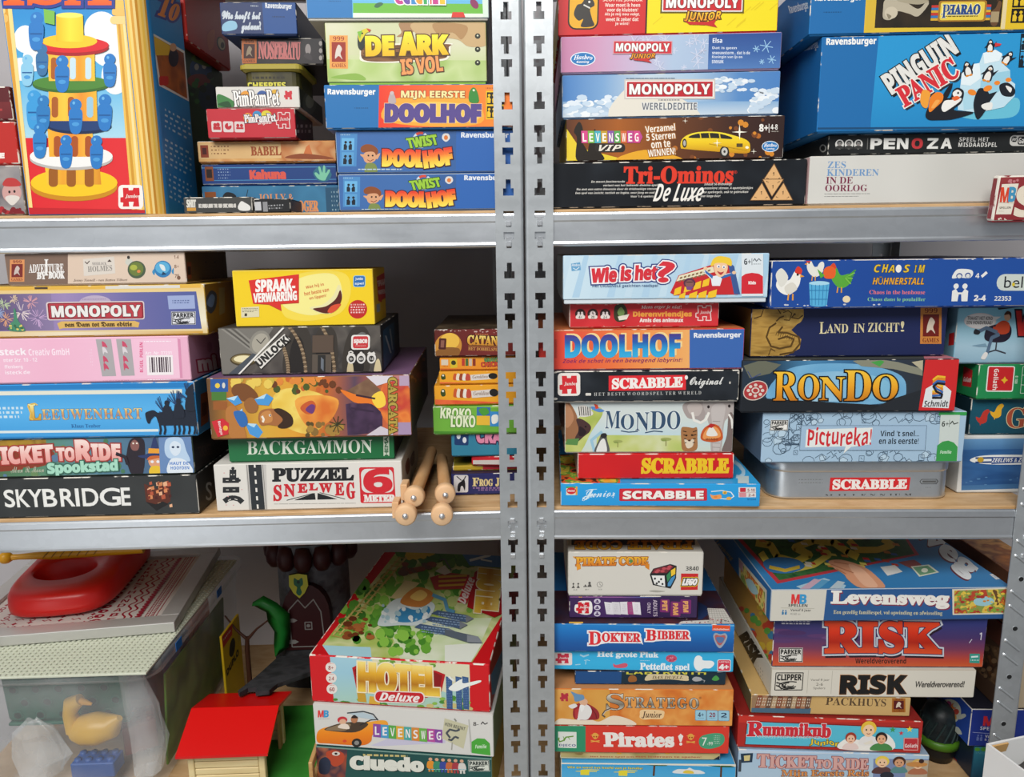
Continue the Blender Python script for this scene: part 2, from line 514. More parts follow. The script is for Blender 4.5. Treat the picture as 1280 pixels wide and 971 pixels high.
 def blobs(self, x0, y0, x1, y1, n, cols, r, seed=1, ry=None):
  rn = random.Random(seed)
  for c in cols:
   polys = []
   for i in range(max(1, n // len(cols))):
    cx, cy = rn.uniform(x0, x1), rn.uniform(y0, y1); a = rn.uniform(0.5, 1.2)
    polys.append([self.pt((cx + r * a * math.cos(k * math.pi / 4), cy + (ry or r) * a * math.sin(k * math.pi / 4))) for k in range(8)])
   self.put(polys, c, micro=1)
  return self
 def star(self, cx, cy, r, c, n=5, inner=0.4, rot=-90):
  return self.P([(cx + (r if k % 2 == 0 else r * inner) * math.cos(math.radians(rot + 180 * k / n)),cy + (r if k % 2 == 0 else r * inner) * math.sin(math.radians(rot + 180 * k / n))) for k in range(2 * n)],c)

# ------------------------------------------------------------------ the boxes
BOXES = {}
def game_box(label, quad, rack, rec=0.0, deep=0.2, z0=None, on=None, base='888888', top=None, left=None, right=None, tray=None, yaw=0.0, group=None,
    lid_lift=0.0012,bevel=0.0016,edge=None,wear=0.45,name='game_box',cat='game box',art=None,kind='lid',key=None,z1=None,tilt=0.0,arts=None,bands=None):
 """quad: front face in picture pixels (x_left, y_top, x_right, y_bottom) or four corners tl,tr,br,bl"""
 if len(quad) == 4 and not isinstance(quad[0], (tuple, list)):
  xl, yt, xr, yb = quad
  quad = [(xl, yt), (xr, yt), (xr, yb), (xl, yb)]
 tl, tr, br, bl = quad
 ux, n, a = rack_axes(rack)
 p0 = Vector((SEAM, 0, 0)) + n * rec
 yw = a + math.radians(yaw)
 # the front plane goes through the middle of the front edge
 mid = hit((tl[0] + tr[0] + br[0] + bl[0]) / 4, (tl[1] + tr[1] + br[1] + bl[1]) / 4, p0, n)
 ux = Vector((math.cos(yw), math.sin(yw), 0)); n = Vector((-math.sin(yw), math.cos(yw), 0))
 hl = hit((tl[0] + bl[0]) / 2, (tl[1] + bl[1]) / 2, mid, n); hr = hit((tr[0] + br[0]) / 2, (tr[1] + br[1]) / 2, mid, n)
 ht = hit((tl[0] + tr[0]) / 2, (tl[1] + tr[1]) / 2, mid, n); hb = hit((bl[0] + br[0]) / 2, (bl[1] + br[1]) / 2, mid, n)
 if on is not None: z0 = BOXES[on]['z1'] + 0.0006
 if z0 is None: z0 = hb.z
 if z1 is None: z1 = ht.z
 w = (hr - hl).dot(ux); h = z1 - z0; d = deep
 c = (hl + hr) / 2
 org = Vector((c.x, c.y, z0)) + n * (d / 2)
 e = empty(name, org, yw, tilt) if kind == 'lid' else None
 base_m = as_mat(base)
 edge_m = as_mat(edge) if edge else (worn(base, wear) if isinstance(base, str) else base_m)
 mb = MB()
 lo, hi = (-w / 2, -d / 2, lid_lift if kind == 'lid' else 0.0), (w / 2, d / 2, h)
 mb.box(lo, hi, base_m, bevel, 2, None, kind == 'lid', edge_m)
 Mw = Matrix.Translation(org) @ Matrix.Rotation(yw, 4, 'Z') @ Matrix.Rotation(tilt, 4, 'X')
 faces = {
  'front': (Vector((lo[0], lo[1], hi[2])), Vector((1, 0, 0)), Vector((0, 0, -1)), w, h - lo[2]),
  'top': (Vector((lo[0], hi[1], hi[2])), Vector((1, 0, 0)), Vector((0, -1, 0)), w, d),
  'left': (Vector((lo[0], hi[1], hi[2])), Vector((0, -1, 0)), Vector((0, 0, -1)), d, h - lo[2]),
  'right': (Vector((hi[0], lo[1], hi[2])), Vector((0, 1, 0)), Vector((0, 0, -1)), d, h - lo[2]),
 }
 def face_art(fc, q=None):
  O, U, V, fw, fh = faces[fc]
  if q is None:
   cs = [O, O + U * fw, O + U * fw + V * fh, O + V * fh]
   q = [proj(Mw @ p) for p in cs]
  return Art(mb, O, U, V, fw, fh, q, True, bevel * 0.6)   # the print stays inside the rounded edges
 made = {}
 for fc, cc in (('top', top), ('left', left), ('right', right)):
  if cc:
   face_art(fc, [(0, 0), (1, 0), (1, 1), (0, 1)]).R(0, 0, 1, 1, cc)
   made[fc] = 1
 if art: art(face_art('front', quad))
 for fc, fn in (arts or {}).items():
  A = face_art(fc)
  if made.get(fc): A.items.append(((-9, -9, 9, 9), 1))
  fn(A)
 if e: lid = mb.build('lid', e)
 else:
  e = mb.build(name, None, org, yw); e.rotation_euler = (tilt, 0, yw)
 tag(e, label, cat, group)
 if kind == 'lid':
  t = MB(); tm = as_mat(tray) if tray else (base_m if isinstance(base, str) else as_mat('b8b2a6'))
  g = 0.0014
  t.box((lo[0] + g, lo[1] + g, 0.0), (hi[0] - g, hi[1] - g, h - 0.003), tm, 0.0008, 1)
  t.build('tray', e)
 BOXES[key or label] = dict(z0=z0, z1=z1, org=org, w=w, d=d, h=h, yaw=yw, ux=ux, n=n, e=e)
 return e
# ------------------------------------------------------------------ the room
def plain(name, cols, scale, rough):
 m, n, l, b = base_mat(name, rough, 0.25)
 t = n.new('ShaderNodeTexCoord'); z = n.new('ShaderNodeTexNoise'); z.inputs['Scale'].default_value = scale; z.inputs['Detail'].default_value = 5
 l.new(t.outputs['Object'], z.inputs['Vector']); ramp_into(n, l, z.outputs[0], b, cols, pos=[0.3, 0.7]); return m
w = MB(); w.box((-1.9, 0.60, 0), (1.9, 0.68, 2.6), plain('plaster', ['b0acae', 'bab6b8'], 6, 0.8))
tag(w.build('wall_back'), kind='structure')
w = MB(); w.box((-1.9, -2.6, -0.06), (1.9, 0.60, 0.0), plain('grey_lino', ['a39e96', 'b0aba2'], 9, 0.5))
tag(w.build('floor'), kind='structure')

# ------------------------------------------------------------------ the two steel racks
ZS = {'floor_level': 0.235, 'low': 0.655, 'mid': 1.1085, 'high': 1.4992, 'roof': 1.93}      # board tops; roof is out of view, included to shade the upper shelf
STEEL = steel('galvanised_steel', (0.45, 0.475, 0.49), 0.36, 0.62, 0.07)
STEEL2 = steel('galvanised_beam', (0.64, 0.665, 0.69), 0.32, 0.9, 0.04)
LUG = steel('bright_lug', (0.80, 0.82, 0.84), 0.25, 0.9, 0.05)
MDF = wood('particle_board', 'c09868', 'd8b488', 22, (1, 3, 8), 0.6)

POST_W, POST_T = 0.0352, 0.0016
def post_mesh():
 """front flange with T slots, rounded bend, side flange; x from -POST_W to 0"""
 mb = MB()
 x1, cx = -0.0035, -0.0185
 wd, nw, hh, sh = 0.0066, 0.0031, 0.0098, 0.0088
 per, top = 0.10175, 1.7297
 slots, k = [], -2
 while top - per * k > 0.1:
  zi = top - per * k
  for dz, up in ((0, True), (-0.0382, False), (-0.0640, False)):
   if 0.02 < zi + dz < 1.95: slots.append((zi + dz, up))
  k += 1
 slots.sort()
 def plate(xa, xb, za, zb):
  if zb - za < 1e-6: return
  mb.face([(xa, -POST_T, za), (xb, -POST_T, za), (xb, -POST_T, zb), (xa, -POST_T, zb)], STEEL)
  mb.face([(xb, 0, za), (xa, 0, za), (xa, 0, zb), (xb, 0, zb)], STEEL)
 plate(-POST_W, cx - wd, 0, 1.97); plate(cx + wd, x1, 0, 1.97)
 z = 0.0
 for zc, up in slots:
  lo, hi = zc - hh, zc + hh
  plate(cx - wd, cx + wd, z, lo)
  zn = (lo + sh, hi) if up else (lo, hi - sh)          # the narrow stem
  plate(cx - wd, cx - nw, *zn); plate(cx + nw, cx + wd, *zn)
  pts = [(-wd, hh), (wd, hh), (wd, hh - sh), (nw, hh - sh), (nw, -hh), (-nw, -hh), (-nw, hh - sh), (-wd, hh - sh)]
  pts = [(cx + x, zc + (-q if up else q)) for x, q in pts]
  for i in range(8):
   (xa, za), (xb, zb) = pts[i], pts[(i + 1) % 8]
   mb.face([(xa, -POST_T, za), (xb, -POST_T, zb), (xb, 0, zb), (xa, 0, za)], STEEL)
  z = hi
 plate(cx - wd, cx + wd, z, 1.97)
 mb.face([(-POST_W, 0, 0), (-POST_W, -POST_T, 0), (-POST_W, -POST_T, 1.97), (-POST_W, 0, 1.97)], STEEL)
 r = 0.0035
 arc = [(x1 + r * math.sin(t), -POST_T + r - r * math.cos(t)) for t in [math.pi / 2 * k / 6 for k in range(7)]]
 arc.append((0.0, 0.034)); n = len(arc)
 vs = [(x, y, z) for z in (0.0, 1.97) for x, y in arc]
 mb.mesh(vs, [(i, i + 1, n + i + 1, n + i) for i in range(n - 1)], STEEL, True)
 inn = [(x1, 0.0), (-POST_T, r), (-POST_T, 0.034)]
 vs = [(x, y, z) for z in (0.0, 1.97) for x, y in inn]
 mb.mesh(vs, [(1 + i, i, 3 + i, 4 + i) for i in range(2)], STEEL, False)
 mb.face([(0, 0.034, 0), (0, 0.034, 1.97), (-POST_T, 0.034, 1.97), (-POST_T, 0.034, 0)], STEEL)
 return mb
def ridged_post():
 """an upright with slanted pressed ridges and painted dark discs for round holes instead of T slots"""
 mb = MB(); dark = flat('181818', .8)  # near-black discs paint the shade inside the holes
 mb.box((-POST_W, -POST_T, 0), (-0.0035, 0, 1.97), STEEL); r = 0.0035
 arc = [(-0.0035 + r * math.sin(t), -POST_T + r - r * math.cos(t)) for t in [math.pi / 2 * k / 6 for k in range(7)]] + [(0.0, 0.034)]
 n = len(arc)
 mb.mesh([(x, y, z) for z in (0.0, 1.97) for x, y in arc], [(i, i + 1, n + i + 1, n + i) for i in range(n - 1)], STEEL, True)
 z = 0.10
 k = 0
 while z < 1.93:
  for dz in (0.0, 0.021):
   mb.tube([(-0.029, -POST_T - .0002, z + dz + 0.0075), (-0.010, -POST_T - .0002, z + dz - 0.0075)], 0.0016, STEEL, 8)
   mb.lathe([(0.0,.0014),(.0018,.001),(.0026,0)],LUG,10,Matrix.Translation((-0.029,-POST_T,z + dz + .0075)) @ Matrix.Rotation(math.pi / 2,4,'X'))
  zc = z + 0.046
  M = Matrix.Translation((-0.019, -POST_T - .0003, zc)) @ Matrix.Rotation(math.pi / 2, 4, 'X') @ Matrix.Rotation(.5, 4, 'Z')
  mb.lathe([(.0044, 0.0), (.0036, .0006), (.0032, .0002)], STEEL, 14, M); mb.lathe([(.0033, .0003), (0.0, .0003)], dark, 14, M)
  z += 0.0718; k += 1
 return mb
def rack(rk, label):
 ux, n, a = rack_axes(rk)
 root = empty('storage_rack', Vector((SEAM, 0, 0)), a)
 tag(root, label, 'storage rack', 'galvanised steel racks')
 W, Dp = (0.86 if rk == 'L' else 0.679), 0.48
 s = -1 if rk == 'L' else 1
 gap = 0.0011
 pm = post_mesh()
 me = None
 for (x, mir) in ((s * gap, s > 0), (s * (W + gap), s < 0)):
  for back in (False, True):
   if rk == 'R' and x > 0.1 and not back:
    o = ridged_post().build('upright', root)
   elif me is None:
    o = pm.build('upright', root); me = o.data
   else:
    o = bpy.data.objects.new('upright', me); COL.objects.link(o); o.parent = root
   o.location = (x, Dp if back else 0.0, 0)
   o.scale = (-1 if mir else 1, -1 if back else 1, 1)
 x0, x1 = sorted((s * (gap + 0.0025), s * (W - 0.0015)))
 for nm in ('floor_level', 'low', 'mid', 'high', 'roof'):
  z = ZS[nm]
  b = MB()
  zt, zb = z - 0.0035, z - 0.0455
  # front sheet with rolled top and bottom edges, lip under the board
  prof = [(0.016,zt - 0.016),(0.016,zt - 0.0165),(0.0042,zt - 0.0168),(0.0042,zt - 0.004),(0.0036,zt - 0.0012),(0.0024,zt),(0.0012,zt - 0.0008),(0.0003,zt - 0.003),(0.0002,zt - 0.010),(0.0012,zt - 0.012),
    (0.0012,zb + 0.006),(0.0004,zb + 0.0035),(0.0008,zb + 0.001),(0.002,zb),(0.012,zb),(0.012,zb + 0.001),(0.0026,zb + 0.001),(0.0026,zt - 0.0175),(0.0155,zt - 0.0175)]
  k = len(prof)
  vs = [(x, y, zz) for x in (x0, x1) for y, zz in prof]
  b.mesh(vs, [(i, (i + 1) % k, k + (i + 1) % k, k + i) for i in range(k)], STEEL2)
  # lugs hooked through the post slots
  for px in (s * (gap + 0.0185), s * (W + gap - 0.0185)):
   for zc, down in ((z - 0.0128, True), (z - 0.0378, True), (z - 0.0715, False))[:2 if nm == 'high' else 3] if nm != 'roof' else ():
    zz = zc
    for (w_, h0, h1, y) in ((0.0058, -0.0075, 0.0040, -0.0004), (0.0038, -0.0068, -0.001, -0.0032)):
     if not down: h0, h1 = -h1, -h0
     b.box((px - w_, y - 0.0004, zz + h0), (px + w_ - 0.001, 0.0016, zz + h1), LUG, 0.0006, 1)
  fb = b.build('beam', root)
  rb = bpy.data.objects.new('beam', fb.data); COL.objects.link(rb); rb.parent = root
  rb.location = (0, Dp, 0); rb.scale = (1, -1, 1)
  sb = MB(); sb.box((x0 + 0.001, 0.0046, z - 0.016), (x1 - 0.001, Dp - 0.0046, z), MDF, 0.0006, 1)
  sb.build('shelf_board', root)
 return root
rack('L', 'galvanised steel rack whose slotted upright is left of the dark seam')
rack('R', 'galvanised steel rack whose slotted upright is right of the dark seam')
GL = {'hi': 'board games stacked on the upper left shelf','mi': 'board games stacked on the middle left shelf','lo': 'board games stacked on the lower left shelf'}
GR = {'hi': 'board games stacked on the upper right shelf','mi': 'board games stacked on the middle right shelf','lo': 'board games stacked on the lower right shelf'}
HI, MI, LO = ZS['high'] + 0.0004, ZS['mid'] + 0.0004, ZS['low'] + 0.0004
# ------------------------------------------------------------------ emblems printed on many boxes
def ravens(A, x0, y0, x1, y1, c='f4f4f0'):
 A.T('Ravensburger', x0, y0, x1, y1, c, 'bold', bold=(x1 - x0) * 0.004)
def piece(A, x0, y0, x1, y1, col='d8202a', back='f4f0ea', line=None, word=True):
 """jigsaw-piece badge on a rounded square"""
 w, h = x1 - x0, y1 - y0
 q = lambda u, v: (x0 + u * w, y0 + v * h)
 if back: A.RR(x0, y0, x1, y1, back, w * 0.16)
 s = [(.18,.12),(.40,.12),(.42,.22),(.58,.22),(.60,.12),(.84,.12),(.86,.42),(.80,.44),(.84,.90),(.58,.90),(.62,.70),(.42,.70),(.44,.90),(.18,.90),(.20,.74),(.08,.72),(.08,.52),(.20,.50)]
 pts = [q(u, v) for u, v in s]
 if line: A.L(pts, w * 0.05, line, True)
 else: A.P(pts, col)
 if word: A.T('Jumbo', *q(.28, .38), *q(.78, .56), back or line or 'f4f0ea', 'serifi')
def parker(A, x0, y0, x1, y1, c='1a1a1a', back='f2efe8', word='PARKER'):
 w, h = x1 - x0, y1 - y0
 if back: A.R(x0, y0, x1, y1, back)
 A.L([(x0 + w * .03, y0 + h * .05), (x1 - w * .03, y0 + h * .05), (x1 - w * .03, y1 - h * .05), (x0 + w * .03, y1 - h * .05)], w * 0.03, c, True)
 A.T(word, x0 + w * .08, y0 + h * .12, x1 - w * .08, y0 + h * .44, c, 'bold', bold=w * .006)
 cx, cy = x0 + w * .56, y0 + h * .72
 for k in range(4):
  A.L([(cx + w * (.1 + .1 * k) * math.cos(t),cy + h * (.05 + .055 * k) * math.sin(t)) for t in [math.radians(d) for d in range(-20 + 40 * k,200 + 40 * k,20)]],h * .05,c)
 A.L([(x0 + w * .06, y0 + h * .55), (x0 + w * .25, y0 + h * .62), (x0 + w * .4, y0 + h * .86)], h * .06, c)
 A.L([(x0 + w * .06, y0 + h * .70), (x0 + w * .18, y0 + h * .76), (x0 + w * .26, y0 + h * .9)], h * .06, c)
def mblogo(A, x0, y0, x1, y1, r='e23a3a', b='3a9ad0'):
 m = (x0 + x1) / 2 + (x1 - x0) * .03
 A.T('M', x0, y0, m, y1, r, 'bold', bold=(x1 - x0) * .02); A.T('B', m + (x1 - x0) * .03, y0, x1, y1, b, 'bold', bold=(x1 - x0) * .02)
def stamp(A, x0, y0, x1, y1, fr='c8803a', inn='6e1c16', fig='d8c8b4'):
 """tall orange postage-stamp badge with a small horse figure"""
 w, h = x1 - x0, y1 - y0
 A.R(x0, y0, x1, y1, fr)
 A.R(x0 + w * .12, y0 + h * .2, x1 - w * .12, y1 - h * .2, inn)
 A.S([(x0 + w * .3,y0 + h * .7),(x0 + w * .35,y0 + h * .45),(x0 + w * .5,y0 + h * .28),(x0 + w * .68,y0 + h * .4),(x0 + w * .6,y0 + h * .55),(x0 + w * .7,y0 + h * .72),(x0 + w * .5,y0 + h * .62)],fig)
 A.T('999', x0 + w * .2, y0 + h * .03, x1 - w * .2, y0 + h * .16, inn, 'serif')
 A.T('GAMES', x0 + w * .12, y1 - h * .16, x1 - w * .12, y1 - h * .04, inn, 'serif')
def oval(A, cx, cy, rx, ry, c='2a78b8', word='Hasbro', rim='eef4f8', t='ffffff'):
 A.E(cx, cy, rx, ry, rim); A.E(cx, cy, rx * .93, ry * .88, c)
 A.T(word, cx - rx * .75, cy - ry * .5, cx + rx * .75, cy + ry * .15, t, 'serifi', arch=ry * .1)
 A.T('Gaming', cx - rx * .5, cy + ry * .25, cx + rx * .5, cy + ry * .65, t, 'boldi')
def folk(A, x, y, s, c, back=None):
 """two small players at a table"""
 if back: A.R(x - s * .55, y - s * .6, x + s * .55, y + s * .6, back)
 for sx in (-1, 1):
  A.E(x + sx * s * .22, y - s * .28, s * .13, s * .13, c)
  A.P([(x + sx * s * .40,y + s * .45),(x + sx * s * .40,y - s * .05),(x + sx * s * .22,y - s * .16),(x + sx * s * .06,y + s * .1),(x + sx * s * .1,y + s * .45)],c)
def three(A, xs, y, r, back, c, tail=None):
 """row of three round badges"""
 for i, x in enumerate(xs):
  A.E(x, y, r, r, back)
  if i == 1:
   A.E(x, y, r * .55, r * .55, c); A.L([(x, y - r * .4), (x, y), (x + r * .3, y)], r * .16, back)
  else:
   for d in (-.32, .32):
    A.E(x + d * r, y - r * .2, r * .22, r * .22, c); A.RR(x + d * r - r * .28, y, x + d * r + r * .28, y + r * .5, c, r * .12)
def person(A, x, y, h, skin, hair, shirt, w=None):
 """head-and-shoulders figure, y = bottom"""
 w = w or h * .5
 A.S([(x - w, y), (x - w * .8, y - h * .3), (x, y - h * .42), (x + w * .8, y - h * .3), (x + w, y)], shirt)
 A.E(x, y - h * .72, h * .34, h * .33, hair); A.E(x, y - h * .62, h * .25, h * .27, skin)
 for d in (-1, 1): A.E(x + d * h * .1, y - h * .66, h * .035, h * .045, '2a1c18')
 A.L([(x - h * .08, y - h * .5), (x, y - h * .47), (x + h * .08, y - h * .5)], h * .03, '9a3a30')
# ================================================================== right rack, upper shelf
def q4(x0, y0, s, *p):
 return [(x0 + p[i] / s, y0 + p[i + 1] / s) for i in range(0, 8, 2)]
VI = (680, 0, 3.467)
def a(A):
 A.view(*VI)
 A.R(30, 690, 1150, 915, mottle(['14161a', '1c1f24', '262b31'], 16, 0.28))
 A.T('Tri-Ominos', 345, 722, 815, 798, 'e03a24', 'serif', bold=2.6)
 A.T('®', 818, 742, 832, 756, 'e03a24', '')
 A.T('De Luxe', 478, 800, 690, 880, 'f0ece4', 'boldi', skew=14)
 A.L([(600, 872), (640, 866), (690, 838), (686, 822)], 6, 'f0ece4')
 for i, (x0, x1) in enumerate(((203, 348), (255, 490), (140, 490), (135, 480), (375, 474))):
  A.T(('De meest fascinerende','variant van het bekende domino-spel','Nu met een extra dimensie door de driehoekige stenen.','Een spel van inzicht, tactiek en logica, voor jong en oud.','Voor 1-6 spelers')[i],x0,783 + i * 17,x1,796 + i * 17,'d8d4cc','boldi',res=1)
 for i, (x0, x1) in enumerate(((692, 812), (692, 905), (690, 885), (678, 765))):
  A.T(('Inhoud: 56 driehoekige','massieve stenen, 4 opzetplankjes','en spelregels, ook te gebruiken','voor lange duur!')[i],x0,797 + i * 18,x1,811 + i * 18,'d8d4cc','boldi',res=1)
 for (cx, cy, up) in ((990, 752, 1), (942, 838, 1), (1037, 838, 1), (990, 822, -1)):
  r = 40 * up
  A.P([(cx, cy - r), (cx + 46, cy + r), (cx - 46, cy + r)], 'e0b078')
  A.L([(cx, cy - r), (cx + 46, cy + r), (cx - 46, cy + r)], 3, '6a4a2a', True)
  A.T('1', cx - 3, cy + r * .15 - 8, cx + 3, cy + r * .15 + 8, '3a2a1a', 'bold')
  for d in (-1, 1): A.T('1', cx + d * 24 - 2, cy + r * .68 - 6, cx + d * 24 + 2, cy + r * .68 + 6, '3a2a1a', 'bold', rot=d * 60)
game_box('long black game box with red serif title and three tan triangles',q4(*VI,34,703,1135,690,1140,900,34,909),'R',0.012,0.25,z0=HI,base='1a1c20',wear=.55,bevel=.0022,art=a,group=GR['hi'],key='tri')

def a(A):
 A.view(*VI)
 A.R(80, 480, 1060, 710, grad(['4a2410', 'a85c1c', '6a3a18', '40241a', '2e1c1a'], 'x'))
 A.blobs(520, 500, 1000, 690, 26, ['b86a24', '7a4420', 'd88a2c'], 13, 3)
 A.P([(93, 700), (100, 560), (150, 640), (330, 690), (340, 700)], 'e8cc30')
 A.S([(300, 695), (420, 650), (560, 680), (560, 700)], 'e8a828')
 A.S([(135, 690), (140, 600), (128, 570), (150, 530), (165, 560), (160, 610), (195, 690)], '20180f')
 A.S([(185, 690), (190, 620), (215, 560), (225, 640), (250, 690)], '20180f')
 cols = ['d84a8a', '7ab848', '48b0c0', 'c8a030', '8a58a8', '5aa858', 'd86a38', 'c04a90']
 for i, ch in enumerate('LEVENSWEG'[:9]):
  x = 158 + i * 27
  A.R(x, 568, x + 26, 620, cols[i % 8]); A.T(ch, x + 5, 578, x + 21, 614, 'fff8f0', 'bold')
 A.P([(400, 568), (412, 594), (400, 620)], cols[7])
 A.RR(212, 622, 338, 660, '2a241e', 16); A.T('VIP', 228, 628, 322, 654, 'f0e8d8', 'boldi', skew=8)
 for i, (s, x0, x1) in enumerate((('Verzamel', 424, 552), ('5 Sterren', 428, 552), ('om te', 448, 530), ('WINNEN!', 434, 552))):
  A.T(s, x0, 541 + i * 35, x1, 571 + i * 35, 'f6f0e4', 'bold', 'a86a28', 3, rot=-5)
 # long yellow limousine
 A.S([(575,640),(585,600),(640,575),(730,572),(800,585),(870,610),(884,640),(870,668),(760,662),(600,648)],grad(['f6e23a','f0c81e','c88a12']))
 A.S([(612, 598), (650, 580), (730, 578), (790, 592), (800, 604), (730, 600)], '28241e')
 for x in (660, 700, 745): A.L([(x, 578), (x + 4, 602)], 5, 'e8c828')
 A.E(768,660,21,25,'2a2622'); A.E(768,660,14,18,'c8c4bc'); A.E(768,660,5,6,'3a3632'); A.E(592,622,10,20,'2a2622'); A.E(592,622,6,13,'b8b4ac')
 A.R(822, 624, 850, 640, '5a4a28'); A.E(870, 642, 8, 6, 'fff8d8'); A.L([(700, 625), (870, 655)], 3, 'c89818')
 for (x, y, r) in ((836, 573, 36), (596, 524, 12), (900, 660, 14), (735, 622, 20)): A.star(x, y, r, 'fffbe8', 4, .14)
 A.T('8+', 926, 538, 966, 570, 'f4f0e8', 'bold', bold=1); A.R(969, 536, 972, 576, 'f4f0e8')
 A.T('4-8', 978, 538, 1010, 562, 'f4f0e8', 'boldi'); A.lines(980, 568, 1014, 576, 1, 'c8c0b4')
 oval(A, 976, 638, 39, 25)
game_box('dark brown game box showing a yellow limousine, lying on the long black box',q4(*VI,98,519,1046,496,1036,690,93,698),'R',0.016,0.25,on='tri',base='3a2218',left='c8a838',art=a,group=GR['hi'],key='vip')

def redsign(A, x0, y0, x1, y1, rim='f4eee6', red='c82a34', word='MONOPOLY', rim2=None, ow=None):
 h = y1 - y0
 if rim2: A.R(x0 - h * .09, y0 - h * .09, x1 + h * .09, y1 + h * .09, rim2)
 A.R(x0, y0, x1, y1, rim); A.R(x0 + h * .06, y0 + h * .06, x1 - h * .06, y1 - h * .06, red)
 A.T(word, x0 + h * .22, y0 + h * .2, x1 - h * .22, y1 - h * .2, 'fbf6f0', 'bold', '701820', ow or h * .03, bold=h * .018)
def a(A):
 A.view(*VI)
 A.R(60, 300, 1040, 520, grad(['3a78bc', '7aa4d0', 'c4d4de', 'a8c4dc', '5a8cc4', '4a80c0'], 'x'))
 A.R(60, 440, 1040, 520, grad(['8ab0d4', 'd8e2e8']))
 for c, sd in (('dfe8f0', 1), ('eef2f4', 2), ('c6d8e8', 3)):
  A.blobs(90,420,340,500,16,[c],22,sd,12); A.blobs(740,340,900,400,12,[c],18,sd + 5,9); A.blobs(900,390,1010,480,14,[c],20,sd + 9,13)
 A.S([(300, 520), (340, 400), (440, 370), (620, 440), (660, 520)], 'e4ded0')
 redsign(A, 357, 350, 738, 424, 'f4f0ea', 'c02430', rim2='d0c8c0')
 A.lines(358, 338, 570, 343, 1, '5a6a80')
 A.lines(500, 432, 592, 440, 1, '7a7a84')
 A.T('WERELDEDITIE', 428, 446, 666, 476, '6c7078', 'bold', 'e8e8e4', 2.5)
game_box('sky blue game box with clouds and a red name plate, above the limousine box',q4(*VI,77,324,1026,308,1018,496,80,513),'R',0.020,0.26,on='vip',base='7aa0cc',left='a8b8d0',art=a,group=GR['hi'],key='world')

def a(A):
 A.view(*VI)
 A.R(50, 130, 720, 330, grad(['c07aa0', 'cc98b8', 'c8b4d0', 'b0c4dc', 'a8bcd8'], 'x'))
 rn = random.Random(4)
 for i in range(18):
  x, y, r = rn.uniform(360, 680), rn.uniform(160, 300), rn.uniform(12, 34)
  for k in range(3):
   t = math.radians(60 * k + rn.uniform(0,30)); A.L([(x - r * math.cos(t),y - r * math.sin(t)),(x + r * math.cos(t),y + r * math.sin(t))],3.0,'d4d8ea')
 A.R(700, 130, 1040, 330, grad(['2c4c90', '3c64a4', '5a86c0']))
 oval(A, 165, 258, 52, 30, '2a78b8')
 redsign(A, 288, 179, 541, 237, 'd8a8b0', 'd43440')
 A.T('JUNIOR', 362, 232, 468, 258, 'f0a028', 'boldi', '6a3a20', 2.5, arch=-4)
 A.P([(372, 258), (455, 254), (440, 262), (456, 276), (420, 268), (380, 264)], 'c83434')
 A.T('Elsa', 718, 164, 760, 186, 'eef2f8', 'bold')
 for i, (s, x1) in enumerate((('Dat is geen', 826), ('sneeuwstorm... dat is de', 886), ('Koningin van ijs en', 852), ('sneeuw.', 770))):
  A.T(s, 717, 202 + i * 20, x1, 217 + i * 20, 'dce4f0', 'bold', res=1)
 for (x, y, r) in ((914, 212, 16), (960, 200, 30), (985, 260, 20), (940, 270, 12)):
  for k in range(3):
   t = math.radians(60 * k + 10); A.L([(x - r * math.cos(t), y - r * math.sin(t)), (x + r * math.cos(t), y + r * math.sin(t))], 3.5, '9cc8e8')
game_box('pink and pale blue game box with snowflakes and a navy panel',q4(*VI,68,163,1032,134,1026,301,76,319),'R',0.018,0.26,on='world',base='b8a0c4',left='d8a0bc',art=a,group=GR['hi'],key='frozen')
def a(A):
 A.view(*VI)
 A.R(40, -90, 436, 160, 'd02a2c'); A.R(440, -90, 1030, 160, 'f2dc1e'); A.R(434, -90, 441, 160, '3a1a16')
 rn = random.Random(3)
 for i in range(16):
  x, y = rn.uniform(460, 980), rn.uniform(-40, 130); A.L([(x, y), (x + 40, y - 34)], 4, 'e6ca1a')
 A.RR(103, -60, 233, 124, '2a1c12', 34); A.RR(109, -60, 227, 118, 'e8ac28', 30)
 A.S([(128,60),(140,22),(160,14),(176,-8),(205,-2),(214,22),(196,38),(206,80),(214,108),(160,112),(168,80),(148,86)],'3a3632')
 A.L([(168, 20), (196, 34)], 6, 'd8d4cc'); A.E(192, 8, 5, 5, 'e8e4dc')
 for i, s in enumerate(('SCOTTIE JUNIOR', 'Waar moet ik heen', 'voor de kluisten?', 'Als je mij nou volgt,', 'weet ik zeker dat', 'je wint!')):
  ww = (170, 150, 134, 150, 140, 60)[i]
  A.T(s, 334 - ww / 2, -8 + i * 20, 334 + ww / 2, 8 + i * 20, 'f4e4d8', 'bold', res=1)
 redsign(A, 504, -32, 856, 48, 'f4f0ea', 'cc2a30', rim2='6a5a18')
 A.T('JUNIOR', 602, 44, 762, 88, grad(['f8c832', 'ee8a20']), 'boldi', '5a2a14', 4, arch=-8)
 A.P([(606, 90), (700, 92), (742, 82), (734, 100), (748, 116), (700, 106), (626, 104)], 'c82a2a')
game_box('red and yellow game box cut off by the top of the photo',q4(*VI,58,-60,1018,-88,1016,132,64,151),'R',0.022,0.26,on='frozen',base='d0282c',left='c8a838',art=a,group=GR['hi'],key='mjun')

